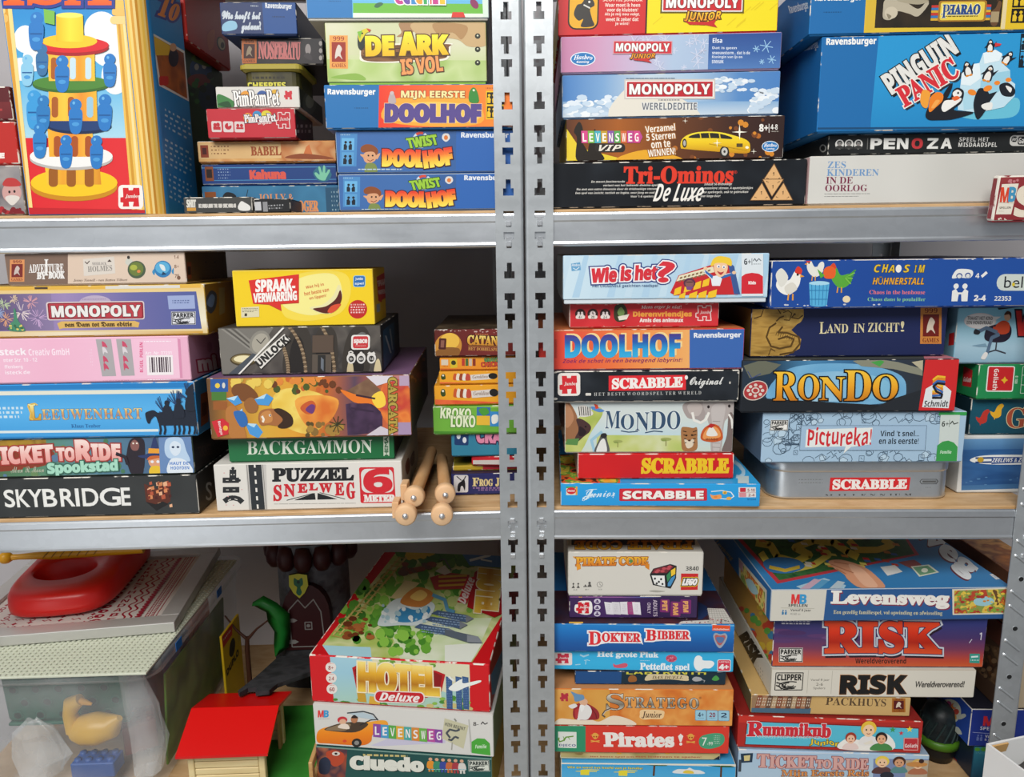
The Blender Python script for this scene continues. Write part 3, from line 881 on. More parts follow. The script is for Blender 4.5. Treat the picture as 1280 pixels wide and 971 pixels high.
# ---- second stack
VJ = (980, 0, 3.237)
def a(A):
 A.view(*VJ)
 A.R(90, 600, 1100, 850, mottle(['cfcdc6', 'd6d4cd', 'c9c7c0'], 5))
 for i, (s, x1, c) in enumerate((('ZES', 240, '7098c4'), ('KINDEREN', 370, '7098c4'), ('IN DE', 270, '7a2444'), ('OORLOG', 328, '7a2444'))):
  A.T(s, 170 - i * 2, 655 + i * 33, x1, 684 + i * 33, c, 'serif')
 A.lines(162, 792, 340, 797, 1, '8a8a86'); A.lines(162, 803, 295, 808, 1, '8a8a86')
game_box('plain off-white box with small blue and purple words in its corner',q4(*VJ,102,634,1060,614,1060,832,98,838),'R',0.008,0.24,z0=HI,base='d2d0c9',left='e0b8b8',wear=.2,art=a,group=GR['hi'],key='zes')
def a(A):
 A.view(*VJ)
 A.R(130, 500, 1100, 640, mottle(['1c1e1e', '262828'], 30, .35))
 for i in range(3):
  A.E(222 + i * 36, 584, 17, 19, 'd8d6d0'); person(A, 222 + i * 36, 601, 30, '8a8884', '2a2a2a', '3a3a38')
 A.R(328, 560, 331, 604, '6a6a66')
 for ch, x, c in zip('PENOZA', (342, 394, 446, 504, 566, 622), ('e4e2dc',) * 3 + ('c0383c',) + ('e4e2dc',) * 2):
  A.T(ch, x, 562 - (x - 340) * .008, x + 42, 602 - (x - 340) * .008, c, 'bold', bold=1.5)
 A.T('SPEEL HET', 694, 555, 816, 572, 'd8d6d0', 'bold', space=1.1); A.T('MISDAADSPEL', 692, 576, 852, 594, 'd8d6d0', 'bold', space=1.1)
 A.RR(904,546,1040,590,'c8c6c0',16); A.RR(910,551,934,574,'242626',8); A.RR(938,551,1034,585,'242626',8); A.T('just',912,554,932,572,'e0ded8','boldi'); A.T('Games',942,556,1000,580,'e0ded8','bold')
game_box('thin black game box with wide-spaced white capitals and one red letter',q4(*VJ,180,548,1080,528,1080,612,178,626),'R',0.014,0.22,on='zes',base='232525',left='2c2e2e',art=a,group=GR['hi'],key='pen',
   arts={'left': lambda A: (A.view(*VJ), A.E(158, 600, 14, 16, 'a8a6a0'), A.E(158, 600, 9, 11, '2c2e2e'))})
def penguin(A, x, y, s, rot=0, wing=1):
 c, d = math.cos(math.radians(rot)), math.sin(math.radians(rot))
 q = lambda u, v: (x + (u * c - v * d) * s, y + (u * d + v * c) * s)
 A.S([q(-.26, .5), q(-.3, .05), q(-.2, -.35), q(0, -.55), q(.2, -.35), q(.3, .05), q(.26, .5)], '1c2028')
 A.S([q(-.17, .48), q(-.18, .08), q(0, -.12), q(.18, .08), q(.17, .48)], 'eceae4')
 A.S([q(-.14, -.3), q(0, -.42), q(.14, -.3), q(0, -.18)], 'eceae4')
 A.P([q(-.06, -.3), q(.06, -.3), q(0, -.16)], 'e8902c')
 A.P([q(.26, -.1), q(.55, -.35 * wing), q(.32, .15)], '1c2028'); A.P([q(-.26, -.1), q(-.5, .2), q(-.3, .15)], '1c2028')
 A.E(*q(-.13, .52), .13 * s, .07 * s, 'e8902c', rot); A.E(*q(.13, .52), .13 * s, .07 * s, 'e8902c', rot)
def a(A):
 A.view(*VJ)
 A.R(100, 120, 380, 530, grad(['1f6fae', '226fae', '1a62a0'], 'x')); A.R(362, 120, 1100, 530, grad(['2a96d0', '2a96d0', '2488c4']))
 A.P([(100, 120), (382, 120), (360, 530), (100, 530)], '1f6cab')
 ravens(A, 168, 146, 371, 182)
 A.T('PINGUIN', 395, 215, 705, 305, 'e6e4de', 'bold', [('15191f', 4)], rot=-33.5, bold=3, shade='15191f', sh=(8, 8))
 A.T('PANIC', 460, 292, 712, 378, 'd8303a', 'serif', [('efe9e0', 5)], rot=-31, bold=3, shade='2a3038', sh=(10, 8))
 # the iceberg
 A.S([(720, 470), (800, 440), (940, 400), (965, 440), (940, 480), (840, 490), (770, 488)], '6ac0d8')
 A.P([(715,450),(722,300),(765,262),(790,258),(802,218),(850,205),(878,222),(884,262),(914,290),(918,330),(938,345),(940,395),(900,440),(800,462)],'c4e2ee')
 A.P([(722,300),(765,262),(790,258),(800,320),(760,350),(722,345)],'e6f2f6'); A.P([(802,218),(850,205),(878,222),(868,250),(810,262)],'e8f4f8'); A.P([(800,330),(850,300),(914,290),(918,330),(870,380),(800,390)],'9ccfe2'); A.P([(730,380),(800,360),(810,440),(740,450)],'aed8e8')
 for p in ((828, 188, 46, 0), (902, 238, 52, 30), (744, 280, 56, -15), (830, 300, 62, 15)): penguin(A, *p)
 A.P([(846, 178), (872, 182), (866, 190), (846, 194)], 'd83a3a')
 # the tumbling penguins
 A.S([(800,360),(835,380),(838,430),(800,490),(778,440),(782,390)],'1c2028'); A.P([(820,390),(868,375),(840,420)],'1c2028'); A.S([(810,430),(850,420),(850,450),(820,448)],'eceae4'); A.E(768,378,18,12,'f08a2c',20); A.E(830,362,18,12,'f08a2c',-20)
 A.S([(876,350),(910,340),(940,370),(930,396),(890,390)],'1c2028'); A.S([(900,352),(925,362),(920,380)],'eceae4'); A.E(910,328,12,9,'f08a2c'); A.E(866,340,12,9,'f08a2c')
 A.S([(585,470),(600,430),(640,400),(680,400),(690,370),(710,358),(735,375),(728,420),(700,450),(780,462),(700,488),(640,492),(600,490)],'1c1e26')
 A.S([(648,440),(660,412),(690,408),(722,400),(724,412),(690,440),(660,458)],'f0eee8'); A.S([(650,400),(660,370),(686,338),(684,366),(668,400)],'1c1e26')
 A.S([(690,380),(708,366),(726,378),(722,394),(700,398)],'f0eee8'); A.E(712,380,4,5,'15171c'); A.S([(688,400),(708,392),(720,402),(700,412)],'e86a34')
 A.S([(560,410),(566,370),(584,366),(600,380),(596,410),(590,440),(572,436)],'f2a23a'); A.S([(596,446),(600,400),(624,376),(650,384),(650,412),(624,440),(604,458)],'f08426'); A.S([(606,440),(622,410),(640,412),(620,440)],'f6a850')
 A.R(946, 142, 1100, 278, '16222c'); A.R(950, 160, 1100, 212, '5ab4e0'); A.R(950, 216, 1100, 272, '3a9ad0')
 folk(A, 968, 188, 44, '16222c'); folk(A, 968, 250, 50, '16222c')
 A.R(100, 520, 1100, 528, '164a74')
game_box('big blue game box with penguins tumbling off an iceberg',q4(*VJ,150,140,1090,136,1080,528,136,540),'R',0.002,0.27,on='pen',base='1f74b4',left='1c68aa',wear=.5,art=a,group=GR['hi'],key='ping',
   arts={'left': lambda A: (A.view(*VJ), A.T('Ravensburger', 55, 172, 140, 212, 'dfe8f0', 'bold', skew=-4, rot=-14))})
def a(A):
 A.view(*VJ)
 A.R(90,-130,345,150,'1f6cab'); A.R(340,-130,1100,150,'dcbc3a'); A.R(344,-130,384,128,'d8b43c'); A.R(384,-130,894,120,mottle(['1e1a14','2e261c','3a2e20'],30)); A.R(896,-130,912,128,'e2d0a0')
 ravens(A, 126, -26, 322, 8); A.lines(165, 48, 240, 56, 1, '164f80')
 # pale stone figure
 A.S([(420,0),(470,-20),(520,20),(560,40),(590,10),(598,24),(560,72),(520,60),(470,50),(450,84),(418,80),(414,40)],'b8ae98'); A.E(448,56,27,26,'cabfa8'); A.S([(430,60),(450,70),(440,82)],'8c826c')
 A.S([(470, 0), (560, 0), (600, 8), (560, 22), (500, 14)], 'a89e86')
 for i, c in enumerate(('c83a34', '3a78b8', 'd8a834', 'c83a34', '3a78b8', 'd8a834')):
  A.R(612, 26 + i * 11, 652, 36 + i * 11, c); A.R(812, 26 + i * 11, 850, 36 + i * 11, c)
 A.RR(640, 8, 832, 96, 'a8782a', 10); A.RR(648, 14, 824, 90, 'e8cc4c', 8)
 A.T('PHARAO',656,26,806,66,'2a4a88','serif','f4e8a0',3,bold=2,skew=2); A.T('P',655,24,685,80,'2a4a88','serif','f4e8a0',3); A.lines(670,72,800,78,1,'6a5a2a')
 A.S([(856,110),(852,60),(868,40),(878,12),(890,20),(886,50),(880,110)],'6a4a30'); A.P([(868,16),(876,-6),(886,6)],'4a3222'); A.R(852,56,884,100,'a89470')
 A.R(912,-130,1100,128,'e2be2c'); A.R(932,-60,1100,40,'1e1a14'); A.R(932,44,1100,104,'1e1a14'); folk(A,958,10,50,'e2be2c'); folk(A,958,74,50,'e2be2c')
game_box('blue-ended game box with a stone figure, on top of the penguin box',q4(*VJ,108,-120,1090,-124,1090,132,106,148),'R',0.000,0.27,on='ping',base='1f74b4',left='1c68aa',wear=.5,yaw=0,art=a,group=GR['hi'],key='phar',
   arts={'left': lambda A: (A.view(*VJ), A.T('Ravensburger', 20, 10, 100, 55, 'dfe8f0', 'bold', rot=-16))})
# ================================================================== right rack, middle shelf
VL = (680, 450, 4.414); VK = (680, 300, 4.414); VM = (920, 310, 3.556); VN = (920, 430, 3.556)
def a(A):
 A.view(*VL)
 A.R(60, 640, 1220, 880, grad(['2ea6e4', '2c9fe0', '2a96d8']))
 A.P([(70, 640), (1220, 640), (1220, 690), (1000, 676), (600, 672), (400, 690), (300, 668), (90, 676)], '3fb0ea')
 A.R(122,700,182,762,'e4dcc8'); A.R(122,700,182,712,'3aa86a'); A.R(174,700,184,762,'e8a040'); A.E(150,730,26,25,'d42a34'); A.T('Mattel',130,722,170,738,'f4e8e4','boldi')
 A.T('Junior', 214, 715, 392, 795, 'd8ecf6', 'script', skew=8, warp=lambda x, y, u, v: (x, y + 10 * (1 - u)))
 A.L([(228, 735), (250, 722), (290, 720)], 4, 'd8ecf6'); A.L([(268, 722), (250, 770), (232, 794), (214, 786), (228, 772), (290, 760)], 7, 'd8ecf6')
 for p in ((345, 778), (380, 780), (360, 762), (372, 770)): A.E(*p, 3, 3, 'd8ecf6')
 A.RR(414, 716, 898, 806, '9a2030', 8); A.RR(416, 718, 896, 804, 'c8283a', 8); A.RR(420, 721, 893, 800, 'd22c3c', 6)
 A.T('SCRABBLE', 436, 735, 876, 790, 'f6f0ea', 'bold', bold=3, shade='8a1a28', sh=(3, 3)); A.lines(710, 797, 880, 801, 1, 'f0c8c8')
 A.L([(920, 740), (980, 733), (1030, 745), (1046, 775), (1020, 796), (960, 790)], 6, 'e8f0f2')
 A.S([(915,760),(935,768),(972,762),(974,790),(930,794)],'f0a05a'); A.E(996,748,13,12,'e8b84a'); A.E(1018,790,14,12,'ecb04c'); A.E(945,778,10,8,'e88838'); A.T('A',991,742,1001,755,'8a5a1a','bold')
 A.R(1072,710,1168,782,'e4e0dc'); A.RR(1080,714,1112,744,'c83040',4); A.RR(1076,746,1114,780,'d89098',4); A.T('5-10',1122,720,1162,742,'8a3a48','bold'); A.T('2-4',1126,756,1160,776,'8a3a48','bold'); A.R(1070,746,1168,749,'c8a8a8')
 A.T('51244', 1120, 792, 1168, 804, '1a5a98', 'bold')
def atop(A):
 A.view(*VL)
 A.R(60, 520, 1240, 700, mottle(['2a9ad8', '38a8e2'], 9))
 A.R(60, 520, 420, 690, mottle(['e8a838', 'd8c84a', '6a9a38', 'e05a2a', '3a2a1a'], 45, interp='CONSTANT'))
 A.L([(1050, 560), (1078, 580), (1100, 610), (1100, 630), (1080, 645), (1060, 642)], 20, 'b8dcf0'); A.R(1070, 640, 1130, 680, 'c8d8d8')
game_box('bright blue flat game box lying on the board, red name plate, left of the tin',q4(*VL,90,676,1196,686,1188,851,92,838),'R',0.001,0.30,z0=MI,yaw=-1.2,base='2c9fe0',left='d8d8c8',art=a,arts={'top': atop},tray='b8b4a8',group=GR['mi'],key='jun')
def a(A):
 A.view(*VL)
 A.R(150, 490, 1070, 690, mottle(['cf1d22', 'd42226'], 12))
 A.T('SCRABBLE', 532, 543, 1016, 627, 'f2c528', 'serif', bold=5, rot=-1)
 A.L([(182, 540), (188, 660)], 5, 'e8c8b8'); A.P([(1040, 510), (1048, 508), (1046, 560), (1042, 560)], 'ecd8c8')
game_box('bright red flat box with chunky yellow title, lying on the bright blue box',q4(*VL,180,528,1050,506,1046,655,192,669),'R',0.018,0.25,on='jun',base='cf1d22',left='c8a8a0',wear=.8,art=a,group=GR['mi'],key='red')
def tree(A, x, y, s):
 A.L([(x, y), (x, y - s)], s * .12, '7a7040'); A.E(x, y - s, s * .8, s * .25, 'a0a860'); A.E(x - s * .3, y - s * .85, s * .4, s * .15, '8a9a50')
def a(A):
 A.view(*VL)
 A.R(90, 210, 1060, 530, grad(['ccd6d8', 'd4dcd6', 'c2d8de', 'd0d8c4']))
 A.R(300,420,800,530,mottle(['b4c468','c4cc7c','d4d8a8'],28)); A.S([(110,400),(180,330),(300,260),(330,300),(270,400),(200,530),(110,530)],mottle(['a8b858','c0c870','d8dca0'],30))
 A.L([(330, 400), (270, 450), (290, 520)], 16, '9cc4d8')
 A.S([(105,230),(140,236),(180,300),(190,350),(200,400),(170,450),(110,440)],'9a6a48'); A.S([(115,240),(150,270),(165,330),(130,380),(108,340)],'b88460')
 A.S([(180,330),(215,330),(262,365),(260,400),(225,430),(190,460),(175,440),(195,390)],'4a3230'); A.S([(200,370),(240,400),(220,425),(196,420)],'2a1c20'); A.E(235,372,6,5,'18100e'); A.P([(130,445),(200,440),(190,480),(120,476)],'5a8a4a')
 A.S([(185, 260), (230, 250), (275, 290), (260, 310), (200, 312)], 'dcd8d0');
 for k in range(6): A.L([(192 + k * 13, 256), (200 + k * 12, 308)], 5, '3a3a3a')
 A.S([(265, 255), (300, 262), (340, 280), (310, 288), (270, 272)], '5a8ac8'); A.P([(280, 240), (300, 246), (308, 266), (290, 270)], 'd84a30')
 A.S([(290,520),(310,455),(326,420),(352,420),(360,450),(372,520)],'5a5a58'); A.S([(300,520),(318,460),(340,440),(354,470),(356,520)],'e4e4de'); A.S([(322,430),(328,412),(350,410),(358,424),(345,438)],'2a2a2c')
 tree(A, 420, 490, 34); tree(A, 686, 480, 38)
 T = A.T; c = '36506c'
 T('M',346,282,432,382,c,'serif',[('dce4e4',4)]); T('O',434,300,508,388,c,'serif',[('dce4e4',4)]); T('N',516,290,592,396,c,'serif',[('dce4e4',4)]); T('D',598,284,682,386,c,'serif',[('dce4e4',4)]); T('O',690,282,762,386,c,'serif',[('dce4e4',4)])
 A.L([(436, 396), (480, 403), (530, 398)], 6, c); A.L([(570, 406), (620, 396), (668, 400)], 6, c)
 # elephant, tiger
 A.S([(772,260),(800,232),(880,228),(900,290),(880,340),(850,330),(800,320)],'a89c98'); A.S([(800,250),(850,236),(880,260),(860,310),(815,300)],'c0b4ae')
 A.S([(890,225),(1046,225),(1040,300),(1000,340),(990,420),(978,510),(930,510),(925,400),(905,320)],'b4aaa6'); A.S([(930,260),(1000,250),(985,380),(970,505),(940,505),(935,380)],'c4bcb8')
 A.E(912, 260, 7, 9, '2a2020'); A.E(1022, 256, 7, 9, '2a2020'); A.S([(1020, 300), (1046, 320), (1040, 510), (985, 510), (1010, 420)], '7a6a66')
 A.L([(826, 290), (836, 335), (870, 350), (900, 330), (915, 290)], 13, 'ece8e0'); A.L([(1020, 300), (1035, 330), (1040, 380)], 11, 'ece8e0')
 for y in range(340, 500, 24): A.L([(935, y), (975, y + 2)], 2.5, '8a807c')
 A.S([(768,380),(790,372),(830,378),(852,376),(855,430),(850,500),(780,505),(768,440)],'a87448'); A.S([(785,440),(810,450),(836,438),(830,480),(800,490)],'e0d0b8')
 for k in range(4): A.L([(776 + k * 4,395 + k * 22),(796,400 + k * 20)],5,'3a2418'); A.L([(852 - k * 3,392 + k * 22),(830,400 + k * 20)],5,'3a2418')
 A.E(796, 420, 6, 5, '1a120c'); A.E(826, 418, 6, 5, '1a120c'); A.E(812, 448, 8, 5, '4a2820')
 A.S([(874,440),(885,385),(930,355),(970,370),(990,420),(980,446),(930,456)],'c85a28'); A.S([(885,436),(895,395),(930,368),(965,382),(978,424),(930,440)],'e89a58'); A.S([(905,420),(912,385),(930,370),(950,392),(960,420)],'e8e4dc'); A.P([(905,372),(925,352),(950,360),(930,378)],'b82a28')
 A.T('MONDO', 900, 434, 964, 446, '6a2a14', 'bold')
game_box('white box painted with an elephant, a tiger and a penguin',q4(*VL,110,229,1050,228,1041,509,118,523),'R',0.020,0.26,on='red',base='d4d4cc',left='7a4a38',wear=.4,art=a,group=GR['mi'],key='mondo',
   arts={'left': lambda A: (A.view(*VL), A.blobs(55, 230, 110, 520, 24, ['b88a70', '5a3028', 'd8c0a8', '3a2420'], 14, 4))})
def a(A):
 A.view(*VL)
 A.R(40, 30, 1100, 250, mottle(['1c2024', '262a30', '31363c'], 26, 0.3))
 piece(A, 75, 66, 197, 190, 'd42c34', 'ece4dc')
 A.R(352, 84, 778, 166, 'e02c34'); A.T('SCRABBLE', 372, 98, 758, 152, 'f6f0ea', 'serif', bold=3, rot=-.6); A.E(780, 98, 9, 12, 'f0ece6')
 A.T('Original', 800, 96, 985, 158, 'e4e4e0', 'script', skew=6, bold=.8)
 A.T('HET BESTE WOORDSPEL TER WERELD', 272, 174, 864, 192, 'b8b8b4', 'serif', space=1.35); A.RR(226, 176, 256, 190, 'd8d4cc')
 for p in ((395,52,20),(60,60,14),(60,205,14),(650,58,22),(1074,75,9),(1072,218,9),(1024,130,5)): A.E(p[0],p[1],p[2],7,'cfcac0')
game_box('black flat box with a red plate and a jigsaw-piece badge at its left end',q4(*VL,40,56,1080,60,1075,231,40,222),'R',0.012,0.26,on='mondo',base='1c2024',wear=1.0,bevel=.002,art=a,tray='b8b4ac',group=GR['mi'],key='sblack')
def a(A):
 A.view(*VK)
 A.R(-60, 470, 810, 720, grad(['de3a34', 'e4523c', 'ec7440', 'f29a52', 'f2b068'], 'x')); A.R(806, 498, 1120, 720, '3c68b0')
 A.R(-60, 470, 1120, 497, 'e08848')
 A.T('||||', 52, 540, 72, 640, '3a1a1a', 'bold')
 A.T('DOOLHOF', 122, 522, 752, 636, grad(['4a3c8c', '2a60b0', '2ea0d8', '38b0e0']), 'bold', shade='f4d898', sh=(10, -8), bold=6)
 A.T('Zoek de schat in een bewegend labyrint!', 104, 646, 765, 674, '8a2a5a', 'boldi', skew=3)
 ravens(A, 830, 514, 1086, 548, 'eef0f4')
game_box('orange flat box with a plain blue end panel and big blue lettering',q4(*VK,-30,489,1108,493,1099,705,-30,702),'R',0.014,0.27,on='sblack',base='d8443a',right='3c68b0',top='d87a48',art=a,tray='c87890',group=GR['mi'],key='dool')
def a(A):
 A.view(*VK)
 A.R(110, 330, 980, 500, mottle(['c42830', 'd2343a', 'c83038'], 18))
 three(A, (202, 272, 342), 408, 30, '3a2422', 'f0e4e0')
 for x,s in ((202,'4+'),(272,'20'),(342,'2-4')): A.RR(x - 26,416,x + 26,436,'eae4dc',8); A.T(s,x - 10,419,x + 10,433,'3a2422','bold')
 A.S([(390,400),(400,360),(440,350),(465,390),(460,440),(420,455),(395,440)],'3a3a24'); A.S([(410,400),(430,370),(450,400),(430,430)],'7a9a58'); A.P([(412,424),(476,410),(462,440),(420,446)],'e8e0d0')
 A.T('Mens erger je niet!',540,362,762,386,'f4e4dc','serifi',arch=3); A.T('Dierenvriendjes',498,396,818,432,'f4a848','bold',bold=1.5); A.T('Amis des animaux',534,434,772,456,'f2e6e0','bold',bold=1)
 piece(A, 832, 352, 940, 458, None, None, line='f0d0cc', word=False); A.T('Jumbo', 862, 392, 922, 412, 'f0d0cc', 'serifi')
 for i in range(22):
  rn = random.Random(i); x,y = rn.uniform(150,950),rn.choice((356,478,350)); A.L([(x,y),(x + rn.uniform(6,22),y + rn.uniform(-6,6))],2.5,'e8b0a8')
game_box('small red flat box with three round badges, on the orange box',q4(*VK,140,349,968,345,963,481,140,488),'R',0.022,0.25,on='dool',base='c42830',left='c8a49c',wear=.9,art=a,group=GR['mi'],key='mens')
def a(A):
 A.view(*VK)
 A.R(60, 40, 1260, 340, grad(['d0e4ee', 'bcd8e8', 'b4d2e6', 'a8cce4'], 'x'))
 rn = random.Random(5)
 for i in range(13):
  x = 60 + i * 95; A.P([(x, 330), (x + 70, 60), (x + 96, 60), (x + 40, 330)], ('c4dcea', 'b0d0e6')[i % 2])
 A.P([(148,130),(198,122),(202,168),(152,174)],'6aa4cc'); A.T('Hasbro',152,130,196,146,'e4eef4','boldi'); A.L([(160,156),(176,166),(194,152)],4,'dcecf4')
 A.T('Wie is het',262,152,622,236,'d8323e','bold',[('2c3f80',15),('f2eef0',8)],bold=4,rot=-2,skew=8,warp=lambda x,y,u,v: (x,y + (0 if u < .4 else -4)))
 A.T('?', 632, 126, 712, 240, 'd8323e', 'bold', [('2c3f80', 14), ('f2eef0', 8)], bold=6, skew=10)
 A.T('Het ORIGINELE gezichten raadspel', 266, 254, 626, 276, '50688c', 'bold')
 # red game board with yellow doors, two children
 A.P([(694,306),(740,204),(960,130),(1030,130),(1068,320),(800,320),(720,322)],'c82a30'); A.P([(1012,130),(1046,150),(1080,318),(1046,318)],'3c5a94')
 A.P([(726, 240), (744, 206), (930, 152), (938, 186)], 'e8e0c0')
 for i in range(2):
  for k in range(8 - i): A.P([(748 + k * 22 - i * 8,215 - k * 6 + i * 20),(762 + k * 22 - i * 8,211 - k * 6 + i * 20),(760 + k * 22 - i * 8,222 - k * 6 + i * 20),(746 + k * 22 - i * 8,226 - k * 6 + i * 20)],'8a6a4a')
 for p in ((720, 270, 36), (775, 252, 40), (828, 238, 38), (876, 222, 36), (800, 300, 44), (852, 296, 44), (906, 290, 46), (745, 305, 34)):
  A.P([(p[0], p[1] + 14), (p[0] + p[2], p[1] - 2), (p[0] + p[2] - 6, p[1] + 42), (p[0] - 8, p[1] + 54)], 'f4c42c')
 A.E(800,250,33,30,'5a3048'); A.E(800,254,24,22,'8a5a58'); A.L([(782,244),(818,244)],4,'2a1a20'); A.P([(780,270),(822,272),(808,292),(785,290)],'7a4a88')
 A.P([(884,170),(930,210),(1040,190),(1052,200),(980,226),(968,268),(925,268),(918,226),(880,184)],'e8ecf0'); A.P([(884,172),(930,208),(926,226),(888,190)],'3a6cb0'); A.P([(1040,190),(1052,200),(980,226),(968,212)],'3a6cb0'); A.E(888,164,11,10,'f0c8a0'); A.E(1046,190,11,10,'f0c8a0')
 A.S([(918,150),(930,110),(960,92),(1000,96),(1030,110),(1032,150),(1000,140),(950,140)],'f2cc3c'); A.S([(936,140),(980,132),(1010,146),(1004,190),(972,216),(944,196)],'f2c8a0')
 A.E(960,152,10,10,'f4f0ec'); A.E(990,156,10,10,'f4f0ec'); A.E(962,154,4,5,'3a5a8a'); A.E(990,158,4,5,'3a5a8a'); A.S([(952,180),(972,188),(990,184),(972,204)],'b83a3a')
 A.R(1088,70,1208,330,'dfe6ea'); A.T('6+',1102,108,1140,144,'202830','bold'); A.R(1144,106,1147,146,'505860'); A.L([(1152,122),(1162,108),(1170,124),(1184,108),(1196,122)],4,'404850'); A.lines(1152,138,1196,146,1,'606870')
 A.P([(1086,316),(1088,214),(1110,198),(1146,192),(1184,198),(1206,214),(1206,316)],'d42a36'); A.T('Kids',1126,242,1166,260,'f8e8e4','bold',bold=1)
game_box('long pale blue box with red question title, topmost of its stack',q4(*VK,104,82,1246,75,1232,341,106,344),'R',0.006,0.26,on='mens',base='b8d4e6',left='c8d4d8',lid_lift=.0055,art=a,tray='d4dce2',group=GR['mi'],key='wie')

# ---- second stack: the tin
def tin():
 p = q4(*VN, 162, 518, 972, 515, 966, 714, 150, 706)
 ux, n, ang = rack_axes('R')
 rec = 0.030
 bl = at(*p[3], 'R', rec); br = at(*p[2], 'R', rec); zt = (at(*p[0], 'R', rec).z + at(*p[1], 'R', rec).z) / 2
 w = (br - bl).dot(ux); d = 0.165; h = zt - MI
 org = (bl + br) / 2; org.z = MI; org = org + n * (d / 2)
 e = empty('game_tin', org, ang); tag(e, 'silver metal game tin with rounded corners and a red name plate', 'game tin', GR['mi'])
 TIN = steel('tinplate', (0.64, 0.66, 0.67), 0.30, 0.9, 0.04)
 hz = h * 0.70
 def ring(r, ins, N=8):
  out = []
  for cx, cy, a0 in ((w / 2 - r, -d / 2 + r, -90), (w / 2 - r, d / 2 - r, 0), (-w / 2 + r, d / 2 - r, 90), (-w / 2 + r, -d / 2 + r, 180)):
   for k in range(N + 1):
    t = math.radians(a0 + 90 * k / N); out.append((cx + (r - ins) * math.cos(t), cy + (r - ins) * math.sin(t)))
  return out
 def shell(mb, prof, cap_lo, cap_hi):
  rs = [[(x, y, z) for x, y in ring(0.028, ins)] for ins, z in prof]; k = len(rs[0])
  vs = [v for r in rs for v in r]
  mb.mesh(vs,[(i * k + j,i * k + (j + 1) % k,(i + 1) * k + (j + 1) % k,(i + 1) * k + j) for i in range(len(rs) - 1) for j in range(k)],TIN,True)
  if cap_lo: mb.face(list(reversed(rs[0])), TIN)
  if cap_hi: mb.face(rs[-1], TIN)
 mb = MB(); shell(mb,[(0.003,0),(0.0012,0.0008),(0.0006,0.003),(0.0016,0.005),(0.0016,hz - 0.002),(0.0030,hz + 0.004),(0.0030,h - 0.004)],True,False)
 O = Vector((-w / 2,-d / 2 + 0.0016,hz)); A = Art(mb,O,Vector((1,0,0)),Vector((0,0,-1)),w,hz,q4(*VN,157,580,968,578,966,714,150,706),True)
 A.view(*VN)
 A.P([(406, 606), (760, 606), (756, 668), (402, 670)], 'd42a2e'); A.T('SCRABBLE', 418, 617, 744, 660, 'f4eee8', 'serif', bold=2.5)
 A.T('MILLENNIUM',384,685,770,699,'4a4c4c','serif',space=1.6); A.lines(272,613,372,620,1,'7c8082'); A.lines(272,628,372,635,1,'7c8082')
 A.L([(812,616),(880,616),(888,626),(880,638),(812,638),(804,626)],3,'4a4c4c',True); A.R(816,622,878,632,'5a5c5c'); A.lines(830,654,858,660,1,'7a7c7c')
 mb.build('tin_body', e)
 mb = MB(); shell(mb,[(0.0010,hz),(0.0002,hz + 0.0010),(0.0,hz + 0.003),(0.0,h - 0.005),(0.0012,h - 0.0018),(0.004,h - 0.0006),(0.010,h - 0.0006),(0.011,h - 0.002)],False,True)
 mb.build('tin_lid', e)
 BOXES['tin'] = dict(z1=zt)
tin()
def a(A):
 A.view(*VN)
 A.R(60, 280, 1060, 530, 'a8c4da')
 rn = random.Random(11); ln = '3f5468'
 for i in range(150):
  x, y = rn.uniform(116, 890), rn.uniform(306, 508)
  if 280 < x < 850 and 352 < y < 464 or 148 < x < 228 and y < 380: continue
  k = rn.randrange(4); s = rn.uniform(12, 34)
  if k == 0: A.L([(x + s * math.cos(t), y + s * .8 * math.sin(t)) for t in [q * .7 for q in range(10)]], 2.2, ln)
  elif k == 1: A.L([(x, y), (x + s, y - s * .6), (x + s * 1.6, y + s * .3), (x + s * 2.3, y - s * .3)], 2.4, ln)
  elif k == 2: A.L([(x, y), (x + s, y), (x + s, y + s), (x, y + s)], 2.2, ln, True); A.L([(x + s * .3, y + s * .3), (x + s * .7, y + s * .7)], 2, ln)
  else: A.S([(x,y),(x + s * .6,y - s * .4),(x + s * 1.3,y),(x + s,y + s * .6),(x + s * .2,y + s * .7)],'bcd4e4'); A.L([(x,y),(x + s * .6,y - s * .4),(x + s * 1.3,y),(x + s,y + s * .6),(x + s * .2,y + s * .7)],2,ln,True)
 A.L([(234, 430), (232, 330), (260, 312), (286, 330), (286, 430)], 3, ln); A.L([(220, 434), (290, 436)], 6, ln)
 A.R(286, 356, 846, 460, 'a4c0d8'); A.L([(288, 358), (845, 358), (845, 460), (288, 460)], 1.5, ln, True)
 parker(A, 148, 334, 228, 378)
 A.P([(312,374),(606,366),(602,436),(516,446),(484,474),(492,444),(312,448)],'e8ece8'); A.T('Pictureka!',320,366,604,440,'d23038','bold',warp=lambda x,y,u,v: (x,y + 5 * math.sin(u * 25)))
 A.T("Vind 't snel...", 642, 378, 814, 402, '26323c', 'bold'); A.T('en als eerste!', 638, 408, 814, 434, '26323c', 'bold')
 A.R(896,290,1060,316,'38a050'); A.R(904,314,990,510,'cfd8d2'); A.T('6+',912,340,942,362,'202820','bold'); A.L([(948,352),(958,340),(966,352),(984,346)],4,'303830'); A.R(944,334,946,364,'606860')
 A.P([(896,506),(898,440),(920,424),(945,420),(970,428),(988,446),(988,506)],'3c9c4c'); A.T('Familie',912,460,962,474,'d8f0d8','boldi')
game_box('pale blue box covered in line doodles, standing on the tin',q4(*VN,112,303,1023,299,1014,507,118,511),'R',0.016,0.26,on='tin',base='a4c0d8',left='5a7088',wear=.3,art=a,group=GR['mi'],key='pict')  # left colour has shade painted in; the real side is pale blue
